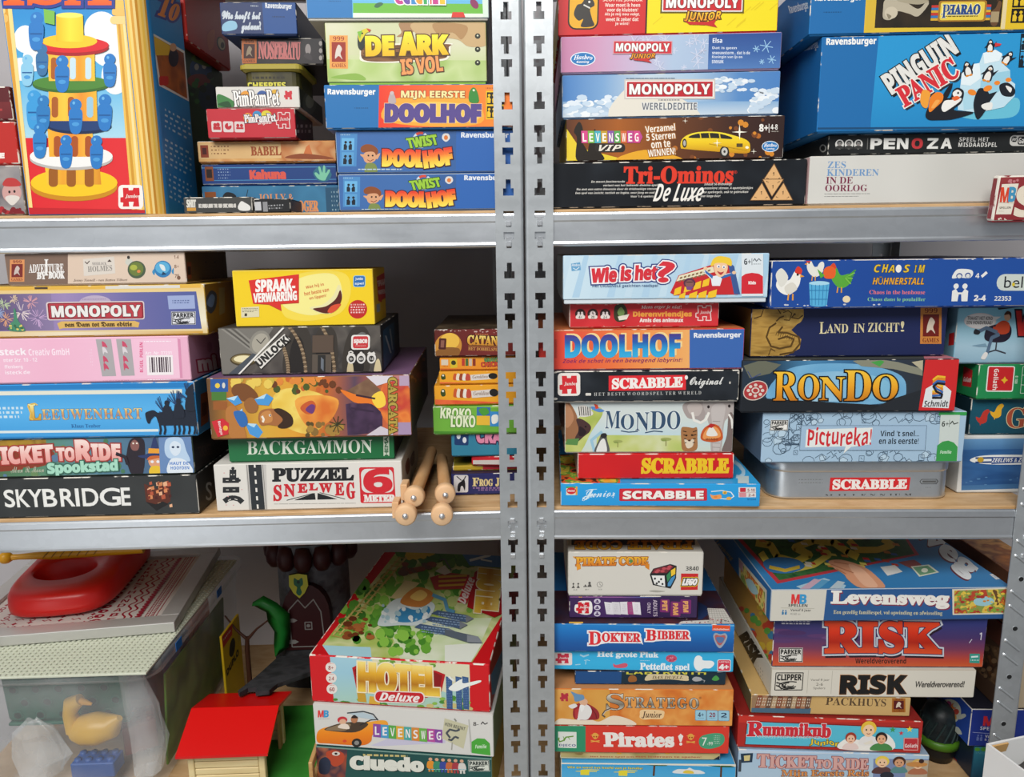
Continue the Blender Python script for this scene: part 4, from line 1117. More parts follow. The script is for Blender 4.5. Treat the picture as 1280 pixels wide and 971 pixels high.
def a(A):
 A.view(*VN)
 A.R(0, 50, 830, 310, grad(['2a3440', '20384e', '4a86b0', '3a6e98', '2a3a4c', '30343a'], 'x'))
 A.S([(150,250),(200,130),(330,90),(560,90),(720,130),(760,190),(720,250),(450,270)],mottle(['5a9cc8','7ab4d8','4a8cba'],12)); A.S([(200,240),(260,150),(450,120),(650,150),(700,220),(500,250)],mottle(['a8d0e4','7ab4d8','8ac4dc'],10))
 A.P([(30,95),(110,70),(200,90),(150,130),(60,150)],'6a6c5c'); A.P([(520,75),(600,62),(720,80),(830,110),(830,140),(700,110),(560,98)],'8a8a78'); A.P([(600,80),(640,100),(660,78),(645,72)],'4aa04a'); A.L([(50,120),(70,150),(110,130)],4,'3a4a7a'); A.P([(780,80),(830,72),(830,118)],'b8b094')
 A.P([(15,230),(150,240),(700,270),(830,280),(830,300),(10,300)],'20242a'); A.P([(700,240),(830,200),(830,290),(600,292)],'262a30')
 A.E(88, 204, 57, 42, 'd8ccc0', -20); A.E(88, 204, 53, 38, 'b03a3c', -20)
 for k in range(8):
  t = math.radians(45 * k); A.E(88 + 32 * math.cos(t), 204 + 24 * math.sin(t), 8, 7, 'dcccc0')
 A.E(88, 204, 18, 14, 'dcd0c4'); A.E(88, 204, 12, 9, 'b03a3c')
 gg = grad(['f8c83c', 'f0a828', 'c87818']); o = [('1c140c', 6)]
 for ch,x0,y0,x1,y1 in (('R',170,122,278,248),('O',280,134,374,246),('N',376,146,488,248),('D',486,116,604,248),('O',612,134,722,246)):
  A.T(ch, x0, y0, x1, y1, gg, 'serif', o)
 A.P([(842, 55), (1010, 55), (1000, 310), (816, 300)], 'd22a2c')
 A.P([(832, 276), (846, 196), (880, 176), (930, 182), (958, 206), (948, 280)], 'e4e8e8'); A.T('Schmidt', 840, 246, 946, 274, '26282c', 'boldi')
 for i, c in enumerate(('f0c030', 'e08828', '3a6ab0', '1c1c20')):
  A.L([(930,146 + i * 10),(896,142 + i * 10),(878,156 + i * 10),(892,172 + i * 12),(918,184 + i * 12),(914,202 + i * 11),(874,208 + i * 9)],9,c)
game_box('dark box with golden capital title on a blue glow and a red end panel',q4(*VN,24,72,992,66,976,292,22,300),'R',0.010,0.26,on='pict',base='23272e',top='4a4c46',wear=.35,art=a,group=GR['mi'],key='rondo',
   arts={'top': lambda A: (A.view(*VN), A.P([(830, 40), (1010, 40), (1010, 75), (840, 75)], 'c87a84'))})
def a(A):
 A.view(*VM)
 A.R(40,240,960,490,mottle(['1d2650','202a58'],8)); A.P([(40,240),(300,240),(304,290),(280,330),(250,360),(296,400),(290,440),(240,466),(180,480),(40,480)],mottle(['a8803a','bc9448','8c6a2e'],30,stretch=(1,1,5)))
 c = '5a4018'
 A.S([(190,300),(230,270),(290,280),(304,300),(285,330),(240,340),(205,330)],mottle(['b08a40','c8a254','9a7430'],60)); A.L([(300,296),(280,312),(250,306),(262,290)],5,c); A.L([(210,285),(232,276),(250,288),(240,318),(214,316)],4,c); A.L([(180,322),(196,306),(214,300)],6,c); A.E(262,292,6,5,c); A.L([(200,290),(180,262),(220,275)],5,c); A.L([(180,330),(150,350),(138,390),(160,430),(200,440),(250,430),(262,400),(230,388),(190,400)],8,c); A.L([(210,345),(190,370),(230,372),(284,390),(290,420),(260,456),(200,466)],8,c)
 for k in range(9): A.L([(185 + k * 10, 366 + k * 3), (180 + k * 10, 384 + k * 3)], 2.5, c)
 A.L([(80, 250), (120, 270), (110, 300), (78, 310)], 5, c); A.L([(150, 470), (160, 440), (180, 452)], 4, c)
 A.T('L',376,326,410,376,'e8dcae','serif'); A.T('AND',410,334,504,374,'e8dcae','serif'); A.T('IN',528,334,578,372,'e8dcae','serif'); A.T('ZICHT',592,330,730,370,'e8dcae','serif'); A.T('!',736,324,752,368,'e8dcae','serif')
 stamp(A, 822, 264, 914, 420)
game_box('navy blue box with carved wooden dragon art at its left end',q4(*VM,66,266,944,262,926,468,64,476),'R',0.030,0.24,on='rondo',base='1d2650',left='6a5024',wear=.2,art=a,group=GR['mi'],key='land')
def hen(A, x, y, s, body, comb, beak='e8a030', f=1):
 A.S([(x - s * f,y),(x - s * .8 * f,y - s * .5),(x - s * .1 * f,y - s * .4),(x + s * .3 * f,y - s),(x + s * .7 * f,y - s * .8),(x + s * .6 * f,y),(x,y + s * .6),(x - s * .6 * f,y + s * .5)],body)
 A.S([(x + s * .3 * f, y - s * .95), (x + s * .5 * f, y - s * 1.35), (x + s * .8 * f, y - s * 1.1), (x + s * .7 * f, y - s * .8)], comb)
 A.P([(x + s * .7 * f,y - s * .8),(x + s * .98 * f,y - s * .65),(x + s * .66 * f,y - s * .58)],beak); A.E(x + s * .5 * f,y - s * .78,s * .08,s * .09,'1a1a1a')
 A.L([(x - s * .1, y + s * .55), (x - s * .15, y + s)], s * .1, beak); A.L([(x + s * .2, y + s * .55), (x + s * .2, y + s)], s * .1, beak)
def a(A):
 A.view(*VM)
 A.R(130, 30, 1500, 270, mottle(['1c4696', '20509f'], 6))
 for i in range(10): A.blobs(150 + i * 100, 48, 240 + i * 100, 52, 3, ['c8ccd4'], 6, i, 3)
 A.blobs(150, 244, 700, 250, 12, ['c8ccd4'], 6, 40, 3); A.R(148, 60, 158, 250, worn('d8d4cc', .4))
 hen(A,340,100,42,'e8e6dc','d83a2a',f=-1); A.E(370,86,14,26,'e8e6dc',20); hen(A,240,165,62,'f0eee6','d83a2a'); A.S([(175,120),(200,90),(230,130),(200,170)],'e0ded4'); A.S([(215,170),(250,150),(270,180),(230,200)],'dcd8cc')
 hen(A, 455, 140, 54, '5aa83a', 'd84a28', f=-1);
 for k in range(6): A.L([(480, 130), (525 - k * 4, 96 + k * 12)], 6, ('4a9a30', '7ac04a')[k % 2])
 A.S([(385, 95), (410, 80), (436, 95), (430, 130), (390, 130)], 'e8622a'); A.P([(356, 92), (390, 120), (372, 132)], '5aa83a')
 A.P([(322, 152), (412, 152), (404, 248), (330, 248)], '58b0dc'); A.E(367, 153, 45, 9, 'a8d8ec'); A.E(367, 246, 37, 8, '58b0dc')
 for k in range(5): A.L([(334 + k * 17, 160), (338 + k * 15, 248)], 2.5, '2a7ab0')
 A.L([(322, 184), (412, 184)], 3, '2a7ab0'); A.L([(326, 222), (408, 222)], 3, '2a7ab0'); A.E(490, 222, 17, 15, 'ecd8b0')
 for ch, x in zip('CHA SIM', (606, 640, 668, 0, 736, 784, 802)):
  if ch != ' ': A.T(ch, x, 72 + (x % 5), x + (10 if ch == 'I' else 28), 106, 'e8c038', 'boldi', '4a4a20', 2)
 A.E(714, 90, 13, 17, 'f0ede4'); A.T('HÜHNERSTALL', 602, 124, 830, 158, 'e8a838', 'boldi', '4a4020', 1.5)
 A.T('Chaos in the henhouse', 590, 182, 838, 200, 'e87878', 'serif'); A.T('Chaos dans le poulailler', 584, 214, 842, 234, '8ac890', 'serif')
 A.S([(954,130),(970,96),(1000,90),(1040,96),(1046,116),(1030,130),(990,128)],'e8e8e4'); A.E(986,120,14,12,'2a4a90'); A.E(1024,118,13,12,'2a4a90'); A.E(986,122,10,9,'e0e0dc'); A.E(1024,120,9,9,'e0e0dc'); A.T('4',1058,108,1076,130,'eceae6','bold'); A.L([(1086,124),(1108,104)],12,'eceae6')
 folk(A,995,190,90,'e8e8e4'); A.R(978,192,1012,200,'e8e8e4'); A.T('2-4',1060,204,1112,228,'eceae6','bold',bold=1); A.T('22353',1152,208,1228,228,'e4e4e0','bold')
 A.RR(1156, 112, 1420, 184, 'ccd4cc', 34); A.T('bel', 1190, 122, 1274, 172, '24282c', ''); A.E(1232, 157, 7, 8, 'd8c030')
game_box('royal blue box with cartoon hens around a barrel, top of its stack',q4(*VM,158,58,1388,39,1384,249,152,262),'R',0.006,0.26,on='land',base='1c4696',wear=1.0,art=a,group=GR['mi'],key='chaos')

# ---- third stack, at the frame's edge
def a(A):
 A.view(*VN)
 A.R(980,390,1500,720,'dcdcd8'); A.R(1004,420,1460,664,grad(['6a9cc8','3f70a4','2f5c94','3a6aa0','4878a8'])); A.R(1004,470,1460,640,mottle(['2f5c94','37669e','2a548a'],60,stretch=(.2,1,1)))
 A.S([(1036,520),(1100,498),(1300,500),(1420,520),(1300,544),(1110,540)],'f0f0ec'); A.P([(1130,506),(1420,512),(1420,530),(1130,540)],'2a4a8c'); A.R(1060,506,1130,514,'20407c'); A.R(1060,526,1130,534,'20407c'); A.E(1082,518,14,13,'c8a030')
 A.T('ZEELEWS & ZO', 1132, 512, 1276, 532, 'f4f4f0', 'boldi', skew=3); A.blobs(1020, 560, 1400, 640, 8, ['5a8ab8'], 8, 3, 3)
game_box('white-edged box with a blue sea picture, right of the tin',q4(*VN,1001,406,1420,408,1412,688,984,674),'R',0.055,0.22,z0=MI,base='dcdcd8',left='d4d4d0',wear=.2,art=a,group=GR['mi'],key='zee')
def a(A):
 A.view(*VN)
 A.R(1000, 220, 1500, 420, grad(['1e5c70', '1a4c5e']))
 for x, y, c in ((1092, 330, 'c03a30'), (1152, 305, 'e8b030')):
  A.S([(x - 26,y - 6),(x - 8,y - 2),(x + 4,y - 28),(x + 22,y - 40),(x + 32,y - 30),(x + 24,y - 14),(x + 22,y + 16),(x,y + 26),(x - 18,y + 14)],c); A.L([(x - 4,y + 24),(x - 4,y + 32)],4,c)
 A.T('G', 1202, 284, 1290, 376, 'b8543a', 'serif', [('e8d8a8', 3)])
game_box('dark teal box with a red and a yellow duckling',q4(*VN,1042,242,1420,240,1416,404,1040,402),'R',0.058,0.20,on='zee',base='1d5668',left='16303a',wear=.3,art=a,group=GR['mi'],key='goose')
def a(A):
 A.view(*VN)
 A.R(1060, 70, 1500, 250, mottle(['23884e', '2a9558'], 8))
 A.RR(1113,98,1234,208,'e8ece4',8); A.RR(1118,102,1229,203,'c8282c',6); A.T('Goliath',1108,144,1198,166,'f4e8e0','bold',rot=90); A.star(1192,158,16,'e8b830',4,.5)
 A.T('8 100', 1228, 150, 1262, 162, 'd8ecd8', 'bold', rot=90); A.L([(1268, 100), (1330, 98), (1330, 214), (1268, 214)], 2.5, 'd8e8d8', True)
 for y in (136, 178): A.L([(1268, y), (1330, y)], 2.5, 'd8e8d8')
game_box('green box with a square red label, third stack at the right edge',q4(*VN,1076,92,1420,86,1416,236,1074,240),'R',0.046,0.22,on='goose',base='25904f',left='23884e',top='8a8a84',art=a,group=GR['mi'],key='gol',
   arts={'left': lambda A: (A.view(*VN),A.P([(1012,98),(1052,116),(1046,192),(1006,184)],'c8282c'),A.T('Goliath',1012,146,1046,168,'f0e0d8','bold',rot=10))})
def a(A):
 A.view(*VM)
 A.R(940, 250, 1500, 480, grad(['7ac0d8', '9cd0e2', 'a8c8d8', '84a8bc']))
 A.E(1082,312,70,28,'e8d8d4'); A.E(1082,312,66,25,'f0ece8'); A.T('TRAAGT HET KIND',1026,296,1136,308,'403838','bold'); A.T('EEN HONDVRAAG?',1024,312,1136,324,'403838','bold'); A.P([(1130,296),(1172,296),(1150,308)],'f0ece8')
 A.S([(1110,380),(1110,340),(1140,326),(1200,320),(1222,340),(1216,372),(1180,388)],'2a2434'); A.L([(1160,385),(1158,416)],6,'3a3a44'); A.L([(1125,424),(1158,416),(1204,428)],5,'3a3a44')
 A.S([(1150,330),(1180,310),(1210,320),(1210,352),(1170,358)],'c84a2c'); A.L([(1200,325),(1170,345),(1140,335)],10,'c84a2c'); A.E(1200,294,15,17,'e0b090'); A.S([(1184,290),(1196,276),(1214,282),(1216,304),(1206,288)],'4a2a1c')
 A.L([(1170,358),(1136,372),(1120,430)],14,'5a7088'); A.L([(1160,352),(1110,336),(1076,350)],13,'5a7088'); A.S([(1094,446),(1110,424),(1124,430),(1112,450)],'e4e0dc'); A.S([(1056,356),(1062,340),(1084,350),(1076,360)],'2a2a30')
 A.P([(1050,400),(1110,392),(1120,404),(1080,404)],'7a9cb0'); A.T('W',1240,278,1340,360,'c8302c','bold',[('2a2430',6)],bold=4); A.P([(1150,264),(1180,258),(1250,262),(1160,272)],'2a2430')
game_box('light blue box showing a child in a swivel chair',q4(*VM,985,266,1420,258,1416,462,972,464),'R',0.048,0.20,on='gol',base='90c0d4',left='84b0c4',art=a,group=GR['mi'],key='quiz',
   arts={'left': lambda A: (A.view(*VM), A.P([(948, 380), (972, 374), (968, 430), (944, 434)], 'd02a2c'))})
# ================================================================== right rack, lower shelf
VO = (680, 660, 5.12); VP = (680, 800, 5.12); VQ = (890, 660, 3.282); VR = (890, 770, 3.282); VS = (1130, 660, 3.12)
def palm(A, x, y, s):
 A.L([(x, y + s * 1.2), (x + s * .05, y)], s * .14, '5a3a20')
 for t in range(-160,10,25): A.S([(x,y),(x + s * .5 * math.cos(math.radians(t)),y + s * .5 * math.sin(math.radians(t)) - s * .12),(x + s * math.cos(math.radians(t)),y + s * .7 * math.sin(math.radians(t)) + s * .1)],'2c5a2c')
def a(A):
 A.view(*VP)
 A.R(80, 770, 1260, 1200, grad(['3aa0d8', '5ab4e0', '8accec'])); A.R(80, 770, 1260, 800, 'e0dccc')
 A.T('Win en word het hoofd van je familie!', 146, 828, 630, 858, 'f0e04a', 'bold', '2a5a78', 1.5, rot=-.6)
 palm(A,700,806,90); palm(A,1130,804,90); A.S([(830,880),(850,840),(910,836),(930,820),(960,840),(1000,846),(1020,880)],'e4e8e8'); A.S([(890,876),(900,852),(925,846),(950,856),(955,880)],'e8c84a')
 A.T('f f', 200, 860, 600, 920, 'e8d83a', 'bold')
game_box('sky blue box with palm trees at the bottom of the left stack',[(680 + 104 / 5.12,800 + 806 / 5.12),(680 + 1232 / 5.12,800 + 782 / 5.12),(917,1030),(702,1034)],'R',0.004,0.26,z0=LO,base='48a4d8',wear=.7,edge='d8d4c4',left='d0ccb8',art=a,group=GR['lo'],key='win')
def a(A):
 A.view(*VP)
 A.R(90, 700, 1240, 820, mottle(['c8b478', 'd0bc84', 'a8985c', 'c8b070'], 14)); A.R(90, 788, 1240, 820, 'd8d0b0')
 A.T('Het beste spel om',308,764,595,784,'b0482c','bold',rot=-.8); A.T('met iedereen te spelen!',606,754,1014,778,'b0482c','bold',rot=-.8); A.E(498,736,16,9,'e8b03a'); A.E(806,728,16,9,'e8b03a')
 A.P([(1088,782),(1140,724),(1226,724),(1226,784)],'1c2030'); A.T('A!',1130,738,1196,768,'d8d4cc','boldi'); A.S([(200,745),(260,740),(240,760)],'8a7040')
game_box('tan box with small red sentence and a black corner, near the bottom',q4(*VP,101,726,1128,716,1128,788,104,803),'R',0.012,0.24,on='win',base='c8b478',top='b8a870',art=a,group=GR['lo'],key='best',z1=at(810,942.5,'R',.008).z)
def a(A):
 A.view(*VP)
 A.R(60, 530, 265, 750, '2f9068'); A.R(265, 530, 1200, 750, mottle(['d83a2c', 'de4030'], 8))
 A.R(90,600,207,708,'dfe2da'); A.L([(98,640),(92,650),(100,668),(122,660),(140,636),(168,632),(188,628)],8,'6a9a34'); A.L([(130,650),(122,632)],4,'6a9a34'); A.L([(152,634),(166,652)],4,'6a9a34'); A.L([(140,640),(128,662)],4,'6a9a34')
 A.T('DJECO', 97, 682, 202, 702, '4a5a8a', 'bold')
 for x, y in ((326, 630), (938, 620)):
  A.E(x,y - 8,20,20,'e8a84a'); A.P([(x - 30,y - 12),(x,y - 24),(x + 30,y - 12),(x,y - 8)],'e8a84a'); A.E(x - 8,y - 2,5,5,'a03020'); A.E(x + 8,y - 2,5,5,'a03020'); A.L([(x - 28,y + 24),(x + 28,y + 34)],6,'e8a84a'); A.L([(x + 28,y + 24),(x - 28,y + 34)],6,'e8a84a'); A.R(x - 8,y + 6,x + 8,y + 14,'e8a84a')
 A.T('Pirates',384,602,826,690,'f2ece4','serif',bold=6,skew=-4,warp=lambda x,y,u,v: (x,y - 8 * u)); A.P([(856,612),(872,594),(890,610),(878,650),(868,650)],'f2ece4'); A.E(874,664,10,10,'f2ece4')
 A.S([(990, 640), (1010, 606), (1080, 586), (1140, 590), (1156, 630), (1130, 670), (1060, 692), (1004, 680)], '4aa078')
 A.T('7', 1010, 616, 1042, 672, 'e8ece4', ''); A.T('-99', 1044, 644, 1080, 668, 'e8ece4', ''); A.lines(1088, 600, 1126, 664, 5, 'd8e4d8', .4)
game_box('red box with a green end panel and a white lizard square',q4(*VP,50,558,1189,538,1183,723,50,740),'R',0.008,0.26,on='best',base='d83a2c',left='2f9068',art=a,group=GR['lo'],key='pirates')
def a(A):
 A.view(*VP)
 A.R(60,290,1240,570,mottle(['e08a3a','d4702a','e8a050','dc7c30','c8622a'],16,detail=3)); A.R(60,300,420,570,mottle(['e0a850','d89440','e8b868'],14))
 A.S([(80, 560), (100, 515), (200, 520), (280, 510), (350, 530), (440, 490), (540, 510), (590, 545), (500, 556), (300, 560)], 'ecdcc4')
 piece(A, 96, 340, 166, 408, 'b83040', None, word=False)
 A.S([(195,515),(190,440),(230,410),(290,420),(345,460),(350,510),(300,520)],'9a2a30'); A.S([(210,515),(225,440),(250,415),(290,430),(305,470),(280,515),(240,520)],'e8e4e0'); A.S([(225,400),(240,380),(268,384),(280,405),(262,426),(236,424)],'e0b090')
 A.S([(178,350),(172,336),(215,352),(250,358),(256,385),(216,400),(196,398),(190,370)],'6a94b8'); A.S([(156,432),(178,420),(200,416),(212,432),(180,448)],'e4e0dc'); A.S([(230,424),(260,430),(240,470)],'f2f0ec'); A.L([(300,440),(330,480),(336,510)],6,'701c22'); A.P([(196,456),(226,440),(214,512),(200,512)],'b83a3c')
 sv = grad(['e8e0d0', 'b0a898', '7c7468', 'd0c8b8']); o = [('3a2c22', 3)]
 A.T('S',398,346,512,452,sv,'serif',o); A.L([(470,450),(430,442),(390,458),(372,486),(390,500)],10,'5a4c40'); A.L([(468,450),(430,445),(393,461),(376,486)],5,'c8bfb0')
 A.T('TRATEGO', 520, 366, 990, 436, sv, 'serif', o, space=1.15); A.T('®', 992, 356, 1008, 372, '7a4a28', '')
 A.S([(612,480),(620,450),(690,446),(762,452),(768,480),(750,506),(690,508),(640,512),(612,500)],'f0cc98'); A.T('Junior',624,458,752,504,'4a2e20','serifi')
 for i, s in enumerate(('4+', '20', '2')):
  x = 966 + i * 74; A.RR(x,442,x + 73,512,'6a98b0',8); A.RR(x + 3,445,x + 70,509,'9ccce0',8); A.T(s,x + 18,458,x + 56,488,('2a3c58','8a2a3c','2a3c58')[i],'boldi'); A.lines(x + 18,494,x + 56,500,1,'4a7890')
game_box('orange box with an old wizard in a blue hat',q4(*VP,60,321,1217,307,1206,546,60,557),'R',0.006,0.27,on='pirates',base='d87c34',left='d8884a',top='c88a58',wear=.4,art=a,group=GR['lo'],key='strat')
def a(A):
 A.view(*VP)
 A.R(180, 150, 1190, 320, '18303e'); A.R(180, 150, 486, 320, '1f4e86'); A.T('LABYRINTH', 515, 196, 1030, 226, 'd8d048', 'bold')
 A.S([(636,270),(650,230),(700,224),(890,230),(916,256),(905,272),(800,262),(700,264)],'d8c8a0'); A.T('DAS DUELL',680,236,880,258,'5a4428','serifi'); A.S([(530,250),(550,232),(578,245),(580,276),(535,280)],'9a6030'); A.S([(940,260),(960,242),(1000,250),(1000,270),(960,276)],'a8acb0'); A.L([(1000,262),(1024,270),(1018,282)],4,'a8acb0'); A.S([(1070,260),(1096,232),(1120,258),(1096,272)],'4a9a4a')
game_box('dark blue narrow box squeezed between the cyan box and the wizard box',q4(*VP,196,205,1163,205,1163,302,200,297),'R',0.015,0.22,on='strat',base='1b3a5c',left='7a6a5a',top='3a2a30',art=a,group=GR['lo'],key='duel',z1=at(800,839.5,'R',.014).z)
def a(A):
 A.view(*VP)
 A.R(30, 40, 1240, 240, grad(['35aede', '3ab4e4', '2ea6d8']))
 A.RR(60, 80, 154, 162, 'e8dcd8', 8); piece(A, 62, 76, 150, 158, 'c83048', None)
 A.T('Het grote Pluk',290,66,660,114,'e8f4f8','serif',bold=1.5); A.lines(545,126,605,134,1,'c8e4f0'); A.T('Petteflet spel',544,144,875,206,'f0f6f8','serif',bold=1.5,warp=lambda x,y,u,v: (x,y + 6 * u))
 A.E(748,110,38,28,'c8506a'); A.blobs(722,90,772,128,14,['e08aa0','b03a58'],6,2); A.S([(382,150),(400,160),(450,146),(468,160),(450,180),(390,178)],'d05a70')
 A.S([(906,150),(915,100),(940,84),(965,98),(975,122),(1040,126),(1060,150),(1030,184),(980,186),(950,208),(920,190)],'eef2f2'); A.L([(196,92),(215,104),(244,90)],10,'a8d4e8'); A.L([(218,130),(236,126),(250,132)],4,'b0dcec'); A.L([(228,130),(226,158)],4,'b0dcec'); A.L([(170,160),(198,156)],5,'b0dcec')
 A.RR(1084,114,1190,210,'f0eeec',12); A.RR(1089,119,1185,205,'d83a50',10); A.T('LEEFTIJD',1098,128,1176,142,'f4dcdc','bold'); A.T('4+',1100,154,1172,192,'f8f0ee','bold',bold=3); A.R(1085,212,1190,224,'1a6a98')
game_box('cyan box with white serif words and a red age square',q4(*VP,50,60,1216,52,1213,218,50,188),'R',0.014,0.26,on='duel',base='35aede',wear=.5,yaw=-1.2,art=a,group=GR['lo'],key='pluk',z1=at(800,816,'R',.008).z)
def a(A):
 A.view(*VO)
 A.R(50, 600, 1240, 810, grad(['2a8cd4', '1f74c0', '1c5ca4', '1c4c90']))
 A.R(78, 612, 1222, 622, '6ab4e0')
 def tt(s, x0, y0, x1, y1): A.T(s, x0, y0, x1, y1, 'e03038', 'serif', [('f4f0f0', 9)], bold=2)
 A.P([(290,700),(300,760),(400,742),(600,730),(628,752),(615,700)],'f4f0f0'); A.P([(650,720),(700,728),(930,712),(930,690),(660,690)],'f4f0f0')
 tt('D', 282, 668, 360, 752); tt('OKTER', 366, 674, 610, 732); tt('B', 645, 652, 712, 722); tt('IBBER', 718, 658, 924, 712)
 A.P([(1074, 614), (1190, 618), (1188, 656), (1072, 652)], 'e8562a'); A.T('nickelodeon', 1080, 636, 1182, 648, 'f4e8e0', 'bold')
 A.S([(1080,690),(1095,668),(1125,676),(1158,670),(1172,695),(1150,745),(1122,770),(1096,740)],'a0a8b4'); A.S([(1090,694),(1100,680),(1125,686),(1152,682),(1160,698),(1140,738),(1122,752),(1104,734)],'b8605c'); A.S([(1098,700),(1125,694),(1152,702),(1138,732),(1112,730)],'5a78a8')
def atop(A):
 A.view(*VO)
 A.R(40,400,1260,640,mottle(['2a2c48','3a2430','5a2a34'],20)); A.P([(985,470),(1040,500),(1060,545),(1010,585),(985,585)],'22345c'); A.R(160,600,250,630,'e8b84a')
 A.P([(1045, 512), (1150, 516), (1216, 612), (860, 612), (880, 596), (1060, 588)], 'd8d4cc')
 rn = random.Random(6)
 for y in range(522, 612, 12): A.L([(1040 + (y - 520) * .2, y), (1150 + (y - 520) * .68, y + 2)], 1.6, '9a948c')
 for k in range(8): A.L([(1056 + k * 14, 514), (1062 + k * 21, 612)], 1.6, '9a948c')
 for k in range(26): A.R(*[f for f in (lambda x,y: (x,y,x + 8,y + 5))(rn.uniform(880,1190),rn.uniform(575,608))],('b83040','4a4a50','a89890')[k % 3])
game_box('deep blue box with white-edged red title and an orange tag at right',q4(*VO,60,618,1222,609,1216,797,60,800),'R',0.008,0.25,on='pluk',base='2276bc',wear=.5,art=a,arts={'top': atop},group=GR['lo'],key='dok')
def a(A):
 A.view(*VO)
 A.R(140,420,1000,620,grad(['3a2454','4a2c64','34204c','3a2850'],'x')); A.R(140,420,530,446,'a86aa8'); A.R(220,424,242,446,'e8a858'); A.R(500,420,760,448,grad(['8a5a98','4a5a98','3a2454'],'x'))
 # everything printed here lies on its side
 A.S([(196,550),(198,505),(215,500),(218,480),(250,472),(300,480),(305,560),(270,580),(220,568)],'f0ece8'); piece(A,196,470,304,580,'d02030',None); A.T('Jumbo',232,518,292,540,'f4e8e8','serifi',rot=90)
 for y in (476, 524, 572): A.E(338, y, 21, 20, 'd8d0e0'); A.E(338, y - 6, 6, 6, '4a2c64'); A.RR(326, y, 350, y + 10, '4a2c64', 4)
 for i,(x,r) in enumerate(((412,8),(460,4),(512,0),(558,-2),(590,3))): A.P([(x - 30,480),(x + 20,478 + r),(x + 24 + r,578),(x - 24 + r,574)],('e4e0e4','dcd8dc','e4e0e4','a84a80','e8e4e8')[i]); A.lines(x - 12,500,x + 8,560,6,'a89ca8',.4)
 A.T('ADULTS', 644, 514, 772, 540, 'c8b8c8', 'bold', rot=90); A.T('ONLY', 626, 516, 710, 538, 'c8b8c8', 'bold', rot=90)
 for (x0, y0, x1, y1, s) in ((740, 458, 800, 560, 'PET'), (806, 476, 872, 592, 'PAM'), (870, 460, 940, 570, 'PIM')):
  A.RR(x0,y0,x1,y1,'7a2a6a',8,rot=3); m = (x0 + x1) / 2; my = (y0 + y1) / 2; h = (y1 - y0) * .38; A.T(s,m - h,my - 15,m + h,my + 15,'e8a868','bold',rot=90,bold=2)
game_box('purple box with sideways orange letters, under the white box',q4(*VO,160,436,986,434,976,604,162,602),'R',0.022,0.20,on='dok',base='3a2454',left='6a3a6a',wear=.3,art=a,group=GR['lo'],key='adult')
def bricktitle(A, x0, y0, x1, y1, flip=False):
 m = x0 + (x1 - x0) * .58
 g = grad(['f0b83a', 'e89a30', 'd87a28']); r = 180 if flip else 0
 parts = (('PIRATE', x0, x0 + (x1 - x0) * .55), ('CODE', x0 + (x1 - x0) * .60, x1))
 if flip: parts = (('PIRATE', x0 + (x1 - x0) * .45, x1), ('CODE', x0, x0 + (x1 - x0) * .40))
 for s, a_, b_ in parts: A.T(s, a_, y0, b_, y1, g, 'serif', [('8a4a24', 3)], bold=3, rot=r)
def a(A):
 A.view(*VO)
 A.R(130, 130, 1040, 440, mottle(['d4d0c6', 'd8d4ca'], 5))
 A.P([(180,178),(470,184),(480,178),(660,180),(658,192),(460,194),(190,190)],'d89a4a'); bricktitle(A,202,184,652,232); A.P([(204,225),(228,225),(232,252),(208,262)],'e89a30'); A.P([(640,225),(664,225),(664,264),(636,246)],'d8862a'); A.E(546,208,12,11,'5a8a4a')
 A.S([(665, 396), (700, 390), (770, 398), (720, 404)], 'a8a49a')
 A.P([(668,292),(690,256),(800,228),(842,240),(840,318),(806,382),(690,358)],'24262a'); A.P([(680,284),(698,258),(798,236),(824,244),(776,284)],'7a2c34')
 for p in ((722, 268), (760, 256), (796, 244), (712, 276), (750, 272), (788, 256)): A.E(p[0], p[1], 14, 8, 'c05058')
 A.P([(680, 298), (764, 300), (770, 370), (700, 352)], 'ecece8')
 for p in ((702, 318), (742, 322), (728, 338), (714, 348), (752, 352)): A.E(p[0], p[1], 7, 7, '2a2a2c')
 A.P([(776,300),(800,272),(806,310),(784,340)],'3a8a58'); A.P([(804,268),(834,250),(834,290),(808,306)],'f0c83a'); A.P([(786,346),(808,314),(834,296),(832,314),(804,366),(786,366)],'4a90c0')
 A.T('3840',902,244,988,270,'3a3a38','bold'); A.P([(872,288),(986,290),(984,392),(872,392)],'cc2a2c'); A.T('LEGO',884,322,978,360,'f4f0ec','boldi',[('e8c83a',9),('1c1410',5)],bold=3,skew=6)
 for x in (182, 212): A.E(x + 6, 344, 6, 6, '5a5854'); A.P([(x - 4, 370), (x + 6, 350), (x + 16, 370)], '5a5854')
 A.E(288,340,8,8,'5a5854'); A.P([(274,364),(282,348),(296,348),(302,364)],'5a5854'); A.E(262,354,5,5,'5a5854'); A.R(250,358,272,364,'5a5854'); A.L([(352 + 18 * math.cos(t * .63),350 + 17 * math.sin(t * .63)) for t in range(11)],2.5,'6a6864'); A.L([(352,338),(352,350),(362,356)],2.5,'6a6864')
 for x, s in ((200, '2-4'), (273, '8+'), (354, '15-30')): A.T(s, x - 12, 376, x + 12, 384, '8a8880', 'bold')
def atop(A):
 A.view(*VO)
 A.R(100, 40, 1060, 152, mottle(['d4d0c6', 'd8d4ca'], 5)); A.R(176, 60, 966, 108, '2a3448'); bricktitle(A, 196, 84, 950, 134, True)
game_box('white box with golden title and a big coloured die, topmost of its stack',q4(*VO,150,150,1023,153,1019,430,155,414),'R',0.020,0.15,on='adult',base='d6d2c8',left='b8b0a4',wear=.2,bevel=.003,art=a,arts={'top': atop},group=GR['lo'],key='code')

